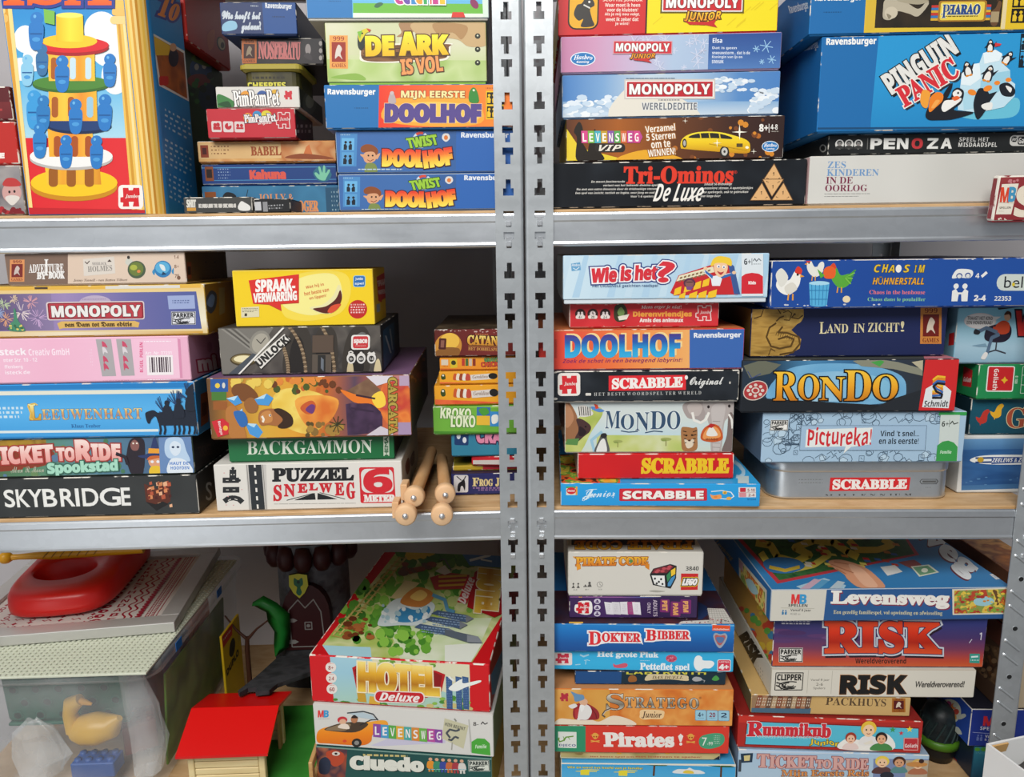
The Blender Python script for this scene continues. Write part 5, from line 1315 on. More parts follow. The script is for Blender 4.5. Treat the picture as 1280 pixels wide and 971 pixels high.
# ---- second stack
def a(A):
 A.view(*VR)
 A.R(80, 530, 900, 900, grad(['a8c4dc', 'b4ccdc', '9cbcd8'])); A.R(80, 548, 900, 566, 'c4d4e4')
 A.P([(112,570),(158,566),(156,612),(116,616)],'20384e'); A.P([(124,580),(148,576),(146,604),(126,606)],'d8c88a'); A.R(104,600,116,660,'3a4450')
 c = 'd8a8a0'; o = [('9a4a4a', 2.5)]
 for s,x0,y0,x1,y1 in (('T',176,572,218,636),('ICKET',222,578,402,640),('TO',404,598,462,640),('R',468,580,520,646),('IDE',524,590,616,644)): A.T(s,x0,y0,x1,y1,c,'serif',o,bold=2)
 A.T('Mijn Eerste Reis', 268, 648, 620, 690, 'e09858', 'serif', '8a4a30', 2)
 A.R(640, 590, 900, 700, '7a8ab0'); A.R(780, 596, 900, 700, 'b8a890')
 person(A,678,668,90,'f0c8a0','e8cc50','5a3a3a',40); person(A,752,664,84,'d8a078','4a2c20','5a8a8a',34); person(A,835,672,80,'f0c8a0','d8b060','b07050',40); A.E(830,618,48,14,'c88a4a'); A.E(850,600,12,12,'3a2420'); A.E(700,680,30,20,'2a2c38')
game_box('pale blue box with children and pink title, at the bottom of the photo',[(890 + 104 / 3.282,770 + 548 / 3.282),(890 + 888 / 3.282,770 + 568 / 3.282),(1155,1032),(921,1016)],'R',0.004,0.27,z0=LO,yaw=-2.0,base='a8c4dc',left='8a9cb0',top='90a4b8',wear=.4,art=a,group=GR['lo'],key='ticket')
def a(A):
 A.view(*VR)
 A.R(80, 390, 900, 580, 'b02a24'); A.R(80, 390, 900, 436, 'c83428')
 A.P([(142,428),(850,458),(848,548),(138,532)],'7a1c1c'); A.P([(146,432),(846,462),(792,544),(142,528)],'58bcd4'); A.P([(790,462),(846,462),(848,545),(788,544)],'58bcd4')
 A.T('R',148,434,214,492,'d02a38','serif',[('e8ecec',2)],bold=3); A.T('ummikub',214,438,496,492,'d02a38','serif',[('e8ecec',2)],bold=3,warp=lambda x,y,u,v: (x,y + 6 * u)); A.T('BRINGS PEOPLE TOGETHER',196,490,458,502,'98dce8','bold',warp=lambda x,y,u,v: (x,y + 4 * u))
 A.T('Junior', 414, 506, 532, 532, 'f0d03a', 'bold', '5a4a20', 2, warp=lambda x, y, u, v: (x, y + 4 * u - 4 * math.sin(u * 12)))
 A.S([(536, 544), (566, 500), (640, 510), (720, 480), (748, 546)], 'f0ece4')
 person(A,580,545,66,'f0c0a0','a03a28','e8d0c8',30); person(A,650,526,92,'f4cca4','e8c040','e8e4e0',36); person(A,702,548,70,'e8b088','281c18','4a8a4a',40)
 A.P([(630,520),(666,506),(672,522),(640,526)],'e8e0d0'); A.star(746,466,14,'3a9a58'); A.star(812,464,14,'f0d040'); A.star(780,480,11,'c83a48')
 A.R(790,498,848,550,'c03038'); A.L([(792,500),(846,501),(846,548),(792,547)],3,'e0a8a0',True); A.T('Goliath',796,522,844,538,'f0e0dc','bold')
game_box('red-rimmed box with a turquoise front and three cartoon children',q4(*VR,104,405,866,433,858,562,106,540),'R',0.006,0.24,on='ticket',yaw=-2.5,base='b02a24',left='a8281f',top='8a2420',wear=.4,art=a,group=GR['lo'],key='rum')
def a(A):
 A.view(*VR)
 A.R(130,320,830,440,mottle(['c8a468','d0ac70'],8)); A.P([(130,320),(378,320),(374,394),(160,392)],'9a7a5a'); A.P([(140,392),(380,392),(380,430),(150,420)],'4a6a80')
 rn = random.Random(8)
 for k in range(11):
  x = 176 + k * 18; t = rn.uniform(316,334); A.P([(x,392),(x,t + 14),(x + 8,t),(x + 16,t + 14),(x + 16,392)],('8a4a34','a87858','6a4a3c','b89a78')[k % 4])
  for j in range(3): A.R(x + 3, 348 + j * 13, x + 6, 356 + j * 13, 'dcd0b8'); A.R(x + 10, 348 + j * 13, x + 13, 356 + j * 13, 'dcd0b8')
 A.T('PACKHUYS', 434, 342, 696, 378, '5a4630', 'serif', warp=lambda x, y, u, v: (x, y + 4 * u)); stamp(A, 724, 338, 788, 410, 'a8641c', '5a1414')
game_box('tan box with a row of old gabled houses, under the white box',q4(*VR,152,336,818,338,808,430,166,412),'R',0.012,0.22,on='rum',yaw=-1.5,base='c8a468',left='6a6a4a',wear=.3,art=a,group=GR['lo'],key='pack',z1=at(1020,872,'R',.008).z)
def a(A):
 A.view(*VR)
 A.R(220, 200, 1100, 345, mottle(['d8d2c4', 'dcd6c8'], 5))
 parker(A, 256, 228, 374, 306, '1a1a1a', None, 'CLIPPER'); A.R(390, 222, 392, 316, 'b8b2a4'); A.R(488, 224, 490, 318, 'b8b2a4')
 for i,s in enumerate(('Vanaf 8 jaar','2-6','Spelers')): A.T(s,440 - (38,14,24)[i],256 + i * 17,440 + (40,14,24)[i],268 + i * 17,'6a665c','')
 A.T('RISK',528,245,792,317,'161616','bold',[('c8884a',1.6)],bold=5); A.T('Wereldveroverend!',832,268,1034,292,'3a3834','',skew=4,bold=.8)
game_box('white flat box with plain heavy black title',q4(*VR,240,216,1084,222,1076,336,242,328),'R',0.008,0.30,on='pack',base='d8d2c4',left='dcd6c8',wear=.3,edge='b8b0a0',art=a,group=GR['lo'],key='wrisk',
   arts={'left': lambda A: (A.view(*VR),A.T('RISK',96,106,216,150,'161616','bold',bold=4,rot=58),A.lines(190,200,214,260,4,'a8a298',slope=1.2))})
def a(A):
 A.view(*VR)
 A.R(220, 20, 1150, 230, grad(['2c3e84', '3a3a74', '4a3668', '7a3c58', 'c04a34', 'd86a30']));
 for i in range(16):
  rn = random.Random(30 + i); x,y = rn.uniform(260,1080),rn.uniform(80,140); A.E(x,y,rn.uniform(40,90),rn.uniform(5,10),('2a2850','5a3a6a','4a3060','6a4878')[i % 4])
 A.lines(282, 48, 398, 66, 2, 'd8d4dc'); parker(A, 272, 146, 366, 198, '20201c', 'e4e0d8')
 c = grad(['e84a24', 'd83418', 'b02410', 'e05028'])
 A.T('RISK',458,58,926,164,c,'serif',[('c8ccd4',9),('1c2850',3)],bold=7,shade='2a1a24',sh=(6,14),warp=lambda x,y,u,v: (x,y - 6 + 12 * (u - .5) ** 2 * (1 - v)))
 A.T('Wereldveroverend',576,182,784,202,'241410','bold'); A.P([(1052,164),(1096,164),(1094,200),(1050,198)],'3a9a8a'); A.L([(1058,176),(1088,174)],6,'dcecea'); A.lines(1056,186,1092,194,1,'dcecea'); A.L([(1096,90),(1104,86),(1100,112)],4,'d8d4dc'); A.L([(1062,110),(1050,124)],3,'c8c4d0')
game_box('box with huge red title on a purple sunset sky',q4(*VR,254,36,1134,27,1108,215,244,213),'R',0.012,0.27,on='wrisk',base='3a3468',left='d8a048',wear=.6,art=a,group=GR['lo'],key='risk',z1=at(1090,776.5,'R',0.0).z,
   arts={'left': lambda A: (A.view(*VR), A.blobs(120, -40, 250, 180, 40, ['e8c040', '4a90b8', 'd84a34', '6ab04a'], 18, 5))})
def board(A, q, seed=3):
 """a winding game-board picture inside quad q"""
 H = homography([(0, 0), (1, 0), (1, 1), (0, 1)], q)
 pl = lambda pts: [H(*p) for p in pts]
 A.P(pl([(0, 0), (1, 0), (1, 1), (0, 1)]), mottle(['4a7a3a', '6a9a4a', '3a6a34'], 90))
 return H, pl
def a(A):
 A.view(*VQ)
 A.R(220, 220, 1260, 420, mottle(['2a568c', '2f5e96'], 6)); A.P([(230, 250), (472, 256), (464, 402), (234, 412)], 'd4d0c4')
 mblogo(A,326,282,388,324); A.T('SPELLEN',314,326,394,338,'3a3a38','bold'); A.R(284,344,424,346,'b0ac9c'); folk(A,299,364,26,'3a7aa8'); A.T('Vanaf 8 jaar',324,348,410,362,'4a4a48','bold'); A.T('4160 m',324,366,366,376,'8a8a84','')
 A.T('Levensweg', 494, 264, 974, 334, 'f0ece4', 'serif', bold=4, shade='8a3448', sh=(5, 5), warp=lambda x, y, u, v: (x, y - 2 * u))
 A.T('Een gezellig familiespel, vol opwinding en afwisseling', 504, 350, 950, 372, 'd8d0a8', 'serif', warp=lambda x, y, u, v: (x, y - 4 * u))
 A.P([(990,246),(1234,234),(1230,352),(992,362)],'e0d8c0'); A.P([(998,252),(1230,240),(1226,346),(998,356)],mottle(['c8a030','b84a30','8a9a4a','e0c050','6a4a2a'],60,interp='CONSTANT')); A.S([(1080,290),(1130,276),(1160,296),(1130,318),(1085,314)],'9cc8d0')
 A.blobs(1005, 255, 1220, 345, 50, ['e8c848', 'd8842c', '8aa83a', 'a8342c'], 9, 4, 6); A.R(1208, 250, 1228, 262, 'a8c0d8')
def atop(A):
 A.view(*VQ)
 A.P([(60, 30), (1010, 30), (1250, 240), (238, 270)], grad(['2c6aa4', '3a84bc', '3078b0']))
 A.P([(100,40),(800,40),(850,110),(268,228)],'b83a44'); A.P([(118,40),(790,40),(830,106),(276,214)],mottle(['2a5a34','3a6a3a','1f4a2c'],80))
 rd = [(180, 60), (240, 70), (270, 120), (340, 140), (400, 110), (340, 80), (420, 50), (500, 60), (560, 100), (600, 120)]
 A.L(rd, 30, 'd8c04a'); A.L([(200, 100), (240, 160), (330, 170), (420, 150), (480, 110), (440, 70)], 26, 'e0cc58')
 A.L([(560,50),(600,90),(680,90),(740,70),(700,45)],26,'d8b840'); A.S([(210,140),(270,120),(350,130),(380,160),(320,185),(240,180)],'3a78b0'); A.L([(235,160),(300,175),(360,160)],14,'d8b840')
 rn = random.Random(2)
 for i in range(30):
  x, y = rn.uniform(170, 760), rn.uniform(44, 150)
  if 118 + (y - 40) * .9 < x < 800: A.P([(x,y),(x + 26,y + 3),(x + 34,y + 13),(x + 6,y + 10)],('c8402c','e8d86a','3a6ab0','e8e0d0','d8883a','c83030')[i % 6])
 A.P([(345, 240), (460, 205), (550, 235), (540, 250), (380, 256)], 'a8c8d8')
 for i in range(4): A.P([(360 + i * 40,250),(420 + i * 32,208 + i * 3),(450 + i * 32,214 + i * 3),(400 + i * 40,252)],('c8a8b8','5a9cc4','3a84b8','b8c8d0')[i])
 A.P([(690,160),(750,152),(782,180),(720,196)],'e0e0dc'); A.P([(760,140),(830,130),(860,150),(830,172)],'8a4a4a'); A.P([(815,158),(890,150),(932,182),(850,200)],'d8dcc8'); A.P([(824,162),(884,154),(920,180),(854,194)],'6a9a78'); A.E(872,174,14,9,'e0e4d0')
 # the reaching hand
 A.S([(478,138),(520,130),(575,142),(620,160),(660,185),(710,245),(610,246),(560,215),(540,190),(500,165)],'d89a78'); A.S([(560,150),(610,165),(645,195),(680,240),(630,240),(590,200)],'e8b494')
 for p in (((490, 150), (545, 172), (580, 185)), ((500, 140), (560, 150)), ((510, 168), (550, 190))): A.L(list(p), 3, 'b0704e')
 A.T('weg',800,66,1100,130,'e4e8ea','serif',bold=5,rot=38,shade='6a2a3a',sh=(-4,5)); A.P([(1138,190),(1180,184),(1210,205),(1165,212)],'d8dce0'); A.lines(1150,194,1194,206,2,'9aa0a8',.4)
def aleft(A):
 A.view(*VQ)
 A.P([(110,120),(225,255),(222,378),(112,210)],'d8d0b8'); A.P([(118,140),(218,264),(216,362),(118,206)],mottle(['d8a83a','c86a34','e0cc70','8a9a4a'],60,interp='CONSTANT')); A.P([(112,128),(128,146),(128,180),(112,160)],'c89aa0')
 A.S([(140, 210), (165, 215), (190, 265), (170, 270), (150, 245)], 'a8c8cc'); A.T('Levensweg', 0, 82, 100, 102, 'c8b060', 'serif', rot=48)
game_box('large blue box with a hand over a game board on its lid',q4(*VQ,238,262,1234,232,1217,375,240,408),'R',0.000,0.30,on='risk',yaw=1.6,base='2a568c',left='2f6aa4',wear=.7,edge='a8b4c0',art=a,arts={'top': atop,'left': aleft},group=GR['lo'],key='lev')

# ---- third stack, behind the upright at the right edge
def a(A):
 A.view(*VR)
 A.R(1000,530,1500,900,grad(['3a8a9c','2a6a84','1c3a54'])); A.E(1074,572,12,18,'5aa03a'); A.E(1100,570,12,20,'4a9030'); A.lines(1070,600,1120,618,2,'5aa0b0')
game_box('dark teal box under the dark blue box at the right edge',[(1213,936),(1300,930),(1296,1024),(1211,1030)],'R',0.060,0.24,z0=LO,base='1f4a60',left='1c2c40',wear=.3,art=a,group=GR['lo'],key='teal',
   arts={'left': lambda A: (A.view(*VR),A.P([(966,555),(1004,590),(1000,640),(964,606)],'c03030'),A.T('Goliath',968,588,1002,606,'ecd8d0','bold',rot=45))})
def a(A):
 A.view(*VR)
 A.R(1040,330,1500,560,mottle(['22348a','283c94'],8)); mblogo(A,1112,418,1196,455,'d83038','58a8b8'); A.T('SPELLEN',1100,460,1196,474,'dcdce4','bold'); A.R(1070,486,1220,488,'9aa4d0'); folk(A,1102,506,30,'6a7ab8'); A.T('Vanaf',1124,492,1176,504,'dcdce4','bold'); A.T('8 jaar',1124,508,1170,520,'c8c8d8','bold')
def al(A):
 A.view(*VR)
 A.P([(900, 330), (1056, 380), (1060, 560), (920, 480)], '2a50b0'); A.E(972, 392, 50, 52, 'd8dcc8', 20);
 for k in range(8):
  t = math.radians(45 * k); A.E(972 + 30 * math.cos(t),392 + 32 * math.sin(t),12,12,('c84a3a','e0a040','d8d060','6ab04a','4a90b8','7a5aa8','b84a80','e07a3a')[k])
 A.E(972,392,18,18,'e4e8dc'); A.S([(1004,410),(1036,400),(1042,412),(1016,424)],'d0d8cc'); A.S([(985,458),(1010,455),(1026,484),(1000,480)],'d0d8cc'); A.E(1000,366,10,9,'d0d8cc')
game_box('dark blue box with a coloured wheel on its side, half behind the upright',[(1212,889),(1300,884),(1297,930),(1212,936)],'R',0.058,0.12,on='teal',base='22348a',left='2a50b0',top='2a2a38',wear=.9,edge=worn('22348a',.9),art=a,arts={'left': al},group=GR['lo'],key='mbblue')
game_box('cream-edged box with a brown painted side, above the dark blue box',[(1252,812),(1306,810),(1302,882),(1249,887)],'R',0.058,0.24,on='mbblue',base='c0ae92',left='5a4232',wear=.3,group=GR['lo'],key='brown',
   arts={'left': lambda A: (A.view(*VR),A.P([(1080,100),(1180,130),(1172,290),(1080,220)],mottle(['5a3c28','8a6a4a','3a2a20','7a5030'],50)),A.blobs(1110,130,1170,250,14,['3a2620','9a7a58'],10,3))})
game_box('dull red thin box behind the upright, above the cream-edged box',[(1256,784),(1310,782),(1306,811),(1252,814)],'R',0.056,0.24,on='brown',base='9a3430',left='6a3a2c',top='5a4030',group=GR['lo'],key='redthin')
game_box('box with an orange painted lid, behind the big blue box',[(1262,718),(1316,714),(1310,782),(1256,787)],'R',0.058,0.24,on='redthin',base='b87860',left='8a5a40',top=mottle(['c87830','8a4a20','d89850','5a3018'],30),group=GR['lo'],key='orangelid')

def tub():
 """dark ribbed tub with a green rim, standing in the gap between the stacks"""
 c = at(1172, 926, 'R', 0.115)
 e = empty('toy_tub', Vector((c.x, c.y, LO + .0006)), 0); tag(e, 'dark round toy tub with a green rim, left of the dark blue box', 'tub')
 hr = c.z - LO
 dk = mottle(['14181a', '20282a', '2c3a3a'], 60); gn = flat('4a7a1c')
 b = MB(); b.lathe([(0.0, 0.0), (0.022, 0.0), (0.025, hr * .5), (0.026, hr)], flat('16181a'), 28); b.build('tub_body', e)
 b = MB(); b.lathe([(0.026, hr), (0.030, hr + .001), (0.030, hr + 0.012), (0.026, hr + .013)], gn, 28); b.build('rim', e)
 b = MB(); b.lathe([(0.026, hr + .013), (0.026, hr + .045), (0.020, hr + .062), (0.0, hr + .068)], dk, 28)
 for k in range(14):
  t = k * 2 * math.pi / 14; b.tube([(0.0265 * math.cos(t + q),0.0265 * math.sin(t + q),hr + .014 + q * .07) for q in (0,.15,.3,.45)],0.0016,flat('2c3c3c'),6)
 b.build('lid', e)
tub()
def carton():
 """open white carton in front of the rack, standing on a taller one"""
 wh = mottle(['e8e8e6', 'eeeeec'], 6, .6); tan = mottle(['c89a5c', 'd8ac70'], 14, .7)
 p = at(1233, 929, 'R', -0.075); a = math.radians(14)
 h = 0.24; W_, D_, t = .30, .24, .003
 org = Vector((p.x, p.y, p.z - h))
 e = empty('packing_carton', Vector((p.x, p.y, 0.0)), a); tag(e, 'tall closed brown carton under the open white carton', 'carton')
 b = MB(); b.box((0, -D_, 0), (W_, 0, org.z - .0006), tan, .002, 1); b.build('carton_body', e)
 tp = MB(); tp.box((W_ * .45, -D_ + .001, org.z - .0007), (W_ * .55, -.001, org.z - .0003), flat('b08850', .3)); tp.build('tape', e)
 e = empty('open_carton', org, a); tag(e, 'open white carton with dark padding in the lower right corner', 'carton')
 b = MB()
 for lo,hi in (((0,-D_,0),(W_,-D_ + t,h - .03)),((0,-t,0),(W_,0,h)),((0,-D_ + t,0),(t,-t,h)),((W_ - t,-D_ + t,0),(W_,-t,h)),((t,-D_ + t,0),(W_ - t,-t,t))): b.box(lo,hi,wh)
 b.build('carton_wall', e)
 f = MB(); M = Matrix.Translation((0,-t - .0005,h - .001)) @ Matrix.Rotation(math.radians(12),4,'X'); f.box((.004,-.0024,-.016),(.030,-.0004,0),tan,0,1,M); f.build('torn_edge',e)
 c = MB(); pad = mottle(['3a3634', '5c5654', '2a2624', '7a7270'], 22, .8, dist=2.0)
 n = 18; per = (n + 1)
 top = [(t + .002 + (W_ - 2 * t - .004) * i / n,-D_ + t + .002 + (D_ - 2 * t - .004) * j / n,h - .030 + .012 * math.sin(i * 1.3 + j * .6) * math.cos(j * .9 - i * .4)) for j in range(per) for i in range(per)]
 bot = [(x, y, .01) for x, y, z in top]; N = len(top)
 fs = [(j * per + i, j * per + i + 1, (j + 1) * per + i + 1, (j + 1) * per + i) for j in range(n) for i in range(n)]
 rim = [i for i in range(per)] + [j * per + n for j in range(1,per)] + [n * per + i for i in range(n - 1,-1,-1)] + [j * per for j in range(n - 1,0,-1)]
 c.mesh(top + bot,fs + [tuple(N + k for k in reversed(q)) for q in fs] + [(rim[k],N + rim[k],N + rim[(k + 1) % len(rim)],rim[(k + 1) % len(rim)]) for k in range(len(rim))],pad,True)
 c.build('padding', e)
carton()
# ================================================================== left rack, upper shelf
VA = (0, 0, 3.469); VB = (230, 0, 3.47); VC = (370, 0, 3.469)
def pisa():
 ux, n, ang = rack_axes('L'); rec = 0.004
 yw = ang + math.radians(0.0)
 bl, br = at(36, 267, 'L', rec), at(204, 267, 'L', rec)
 w = (br - bl).dot(ux); h = 0.285; d = 0.118; r = 0.021
 org = bl + ux * (w / 2) + n * (d / 2); org.z = HI
 e = empty('game_box', org, yw); tag(e, 'tall upright box with a leaning toy tower and painted columns', 'game box', GL['hi'])
 cols = ['e8b84a', 'f0cc74', 'd89c34', 'f2d488', 'c88a2c', 'ecc062']
 mb = MB()
 x0, x1, y0, y1 = -w / 2, w / 2, -d / 2, d / 2
 blue = flat('2a86c4')
 mb.face([(x0, y0, 0), (x1 - r, y0, 0), (x1 - r, y0, h), (x0, y0, h)], blue)
 N = 12
 arc = [(x1 - r + r * math.sin(t), y0 + r - r * math.cos(t)) for t in [math.pi / 2 * k / N for k in range(N + 1)]]
 for k in range(N):
  (xa, ya), (xb, yb) = arc[k], arc[k + 1]
  mb.face([(xa, ya, 0), (xb, yb, 0), (xb, yb, h), (xa, ya, h)], flat(cols[k % 6]) if k < 9 else blue)
 mb.face([(x1, y0 + r, 0), (x1, y1, 0), (x1, y1, h), (x1, y0 + r, h)], blue)
 mb.face([(x1, y1, 0), (x0, y1, 0), (x0, y1, h), (x1, y1, h)], blue); mb.face([(x0, y1, 0), (x0, y0, 0), (x0, y0, h), (x0, y1, h)], flat('e0b050'))
 out = [(x0, y0), (x1 - r, y0)] + arc[1:] + [(x1, y1), (x0, y1)]
 mb.face([(x, y, h) for x, y in out], flat('d0402c')); mb.face([(x, y, 0) for x, y in reversed(out)], flat('b8a890'))
 Mw = Matrix.Translation(org) @ Matrix.Rotation(yw, 4, 'Z')
 def art(O, U, V, fw, fh): return Art(mb, O, U, V, fw, fh, [proj(Mw @ p) for p in (O, O + U * fw, O + U * fw + V * fh, O + V * fh)], True, 0.0008)
 A = art(Vector((x0, y0, h)), Vector((1, 0, 0)), Vector((0, 0, -1)), w - r, h); A.view(*VA)
 A.R(-60, -200, 700, 600, grad(['1c78c0', '2a8ccc', '5ab0dc', 'a8d4e4'])); A.R(-60, 598, 760, 960, mottle(['d8242c', 'e03034'], 8))
 for p in ((440, 130, 75, 80), (470, 200, 80, 90), (500, 330, 60, 80), (110, 170, 50, 60), (90, 300, 45, 50), (150, 250, 50, 60)): A.E(*p, 'e8ecec')
 # left column
 for k, c in enumerate(cols[:4]): A.P([(-30 + k * 18, -60), (-12 + k * 18, -60), (112 + k * 14 - 6, 960), (98 + k * 14 - 6, 960)], c)
 A.RR(-40, 62, 36, 100, 'e8b860', 14); A.RR(-30, 30, 24, 60, 'f0cc80', 8)
 A.P([(496, 0), (640, 0), (760, 960), (576, 960)], 'e8bc58')
 for k in range(5): A.P([(508 + k * 22, 70), (518 + k * 22, 70), (600 + k * 22, 960), (588 + k * 22, 960)], ('cf952e', 'f4d898')[k % 2])
 A.RR(478, 70, 640, 105, 'f0cc84', 16); A.RR(486, 36, 640, 68, 'e8b860', 12)
 # the tower, bottom to top
 Y, O_, B, Bd = 'f4c420', 'e8962c', '2a78c0', '1c5a98'
 A.E(322, 810, 188, 62, 'c88818'); A.E(322, 792, 188, 60, Y)
 A.P([(192, 690), (430, 690), (440, 800), (205, 800)], grad(['f4c83a', 'e8a02c', 'f0b834', 'd88a24'], 'x'))
 for x in (232, 310, 388): A.RR(x - 20, 725, x + 20, 810, '9a5a1c', 16)
 A.E(310, 688, 180, 50, 'b8b4b0'); A.E(310, 678, 180, 48, 'eceae6')
 A.P([(208, 560), (400, 560), (415, 680), (215, 680)], grad(['f0b030', 'e88c2c', 'f4c040'], 'x'))
 for x in (250, 325, 385): A.RR(x - 15, 590, x + 15, 680, 'a85020', 14)
 A.E(345, 548, 140, 34, '14284c'); A.E(345, 540, 138, 30, '1f3c70')
 A.P([(212, 395), (420, 395), (424, 525), (216, 525)], grad(['f0b030', 'f4c440', 'e8902c', 'f0b838'], 'x'))
 for x in (240, 310, 392): A.RR(x - 14, 420, x + 14, 510, '9ac4d8' if x > 350 else 'a85a20', 13)
 A.E(310, 368, 168, 36, '3a6a28'); A.E(310, 360, 166, 32, '4c8434')
 A.P([(205, 215), (412, 215), (414, 352), (214, 352)], grad(['f0b430', 'f4cc50', 'e89a2c', 'f4c440'], 'x'))
 for x in (236, 318, 385): A.RR(x - 13, 250, x + 13, 345, 'c4dce4' if x > 300 else 'a85a20', 12)
 A.E(312, 208, 162, 36, 'a81c24'); A.E(312, 196, 162, 34, 'd8242c'); A.E(304, 180, 120, 30, 'f0c428')
 A.P([(246, 66), (362, 70), (366, 185), (246, 180)], grad(['e8b81c', 'f8dc3c', 'f0c828'], 'x')); A.E(304, 68, 58, 12, 'f8e468')
 A.P([(192, 40), (240, 50), (240, 110), (196, 100)], '7ab84a')
 def peg(x, y, s=1.0, c=B):
  A.E(x,y,26 * s,26 * s,c); A.S([(x - 30 * s,y + 40 * s),(x - 16 * s,y + 16 * s),(x + 16 * s,y + 16 * s),(x + 30 * s,y + 40 * s),(x + 20 * s,y + 118 * s),(x - 20 * s,y + 118 * s)],c); A.L([(x - 24 * s,y + 62 * s),(x + 24 * s,y + 62 * s)],6 * s,Bd); A.E(x - 8 * s,y - 8 * s,6 * s,7 * s,'6ab0e0'); A.E(x,y + 84 * s,16 * s,9 * s,'4a98d4')
 for p in ((185,215,.9,'3a70a0'),(120,260,.9,'8ac4e0'),(150,420,1.1,'3a98d4'),(190,440,1.0,'2a78b8'),(175,560,1.0,'2c7cc0')): peg(*p)
 for p in ((160, 80, 1.1), (272, 268, 1.05), (330, 455, 1.0), (288, 610, .95), (420, 612, .95), (478, 258, .95), (456, 435, 1.05)): peg(*p)
 piece(A, 514, 802, 622, 906, 'd02028', 'f0e8e0')
 A.P([(120, 900), (640, 910), (660, 960), (130, 960)], 'c02028')
 for ch, xa, xb in (('P', -60, -2), ('I', 20, 70), ('S', 110, 230), ('A', 250, 400), ('N', 420, 560)):
  if ch != 'N': A.T(ch, xa * 1.15, -165, xb * 1.15 + 20, 18, grad(['f8c83a', 'f08a28', 'e85a20']), 'serif', [('2a3a8c', 14)], bold=6)
 B_ = art(Vector((x1, y0 + r, h)), Vector((0, 1, 0)), Vector((0, 0, -1)), d - r, h); B_.view(*VA)
 B_.P([(655,140),(802,222),(820,440),(690,372)],'e8e4dc'); B_.P([(664,154),(796,230),(812,428),(698,364)],mottle(['7a3a20','b8642c','3a2a28'],22)); B_.P([(664,154),(740,200),(730,240),(668,240)],'e8b830'); B_.E(752,250,22,40,'2c2430'); B_.E(750,205,14,18,'d8a078'); B_.RR(690,330,730,370,'c8302c')
 for y0_, n_ in ((470, 4), (600, 5), (740, 5)): B_.lines(715, y0_, 830, y0_ + n_ * 24, n_, 'b8d4e4', .35, slope=.55, seed=y0_)
 B_.T('To', 690, -20, 780, 80, 'f08a28', 'serif', [('2a3a8c', 10)], bold=3, rot=20)
 mb.build('carton', e)
pisa()
game_box('grey box with a red-capped pirate, left of the tall column box',[(-70,207),(25.5,207),(32,267),(-70,267)],'L',0.012,0.20,z0=HI,base='8a8484',art=lambda A: (A.view(*VA),A.R(-300,700,200,960,mottle(['8a8688','9c9694','6a6468'],30)),A.E(50,830,42,44,'c89a94'),A.S([(15,800),(30,770),(70,772),(90,800)],'b83a3a'),A.E(40,826,5,6,'2a2020'),A.E(62,824,5,6,'2a2020'),A.S([(20,850),(50,840),(84,850),(60,880),(40,880)],'d8d0c8'),A.blobs(-40,900,100,925,20,['a82a30','7a1c24'],12,3)),group=GL['hi'],key='pir')
game_box('plain red box above the grey pirate box at the left edge',[(-70,152),(18.5,152),(25,206),(-70,206)],'L',0.014,0.20,on='pir',base='b82a24',art=lambda A: (A.view(*VA),A.T('E',-4,664,16,686,'f0e4dc','bold',bold=2)),group=GL['hi'],key='redE')
game_box('dark maroon box on top of the plain red box at the left edge',[(-70,108),(11,108),(18,151),(-70,151)],'L',0.016,0.20,on='redE',base='5a1a20',art=lambda A: (A.view(*VA),A.R(-200,440,60,515,mottle(['5a1a20','7a2a2c'],20)),A.R(-40,470,10,480,'a83a3a')),group=GL['hi'],key='maroon')
# behind the tall box
game_box('green box with painted faces on its side, behind the tall column box',[(150,54),(231,54),(233,264),(150,264)],'L',0.135,0.17,z0=HI,base='2c5a34',right='26482c',group=GL['hi'],key='green',
   arts={'right': lambda A: (A.view(*VA),A.E(870,300,48,55,'2a5a8a'),A.E(862,350,50,30,'8a3a34'),A.E(852,290,10,14,'c8ccc0'),A.E(885,285,10,14,'c8ccc0'),A.S([(830,260),(860,230),(900,250),(910,290)],'4a7a2c'),A.E(900,420,40,60,'1f3a50'),A.blobs(830,240,930,440,12,['3a7a3c','1c3424'],14,3))})
game_box('red box with a big cartoon eye on its side, on the green box',[(150,-70),(229,-70),(231,53),(150,53)],'L',0.13,0.17,on='green',base='b8281f',right='b42a20',group=GL['hi'],key='eye',
   arts={'right': lambda A: (A.view(*VA),A.E(958,190,18,32,'201412',-15),A.E(960,190,14,27,'d8c8a0',-15),A.E(964,196,8,14,'1c1412'),A.S([(900,150),(930,130),(925,200),(905,215)],'c8541c'),A.R(800,130,812,170,'d8ccc0'))})
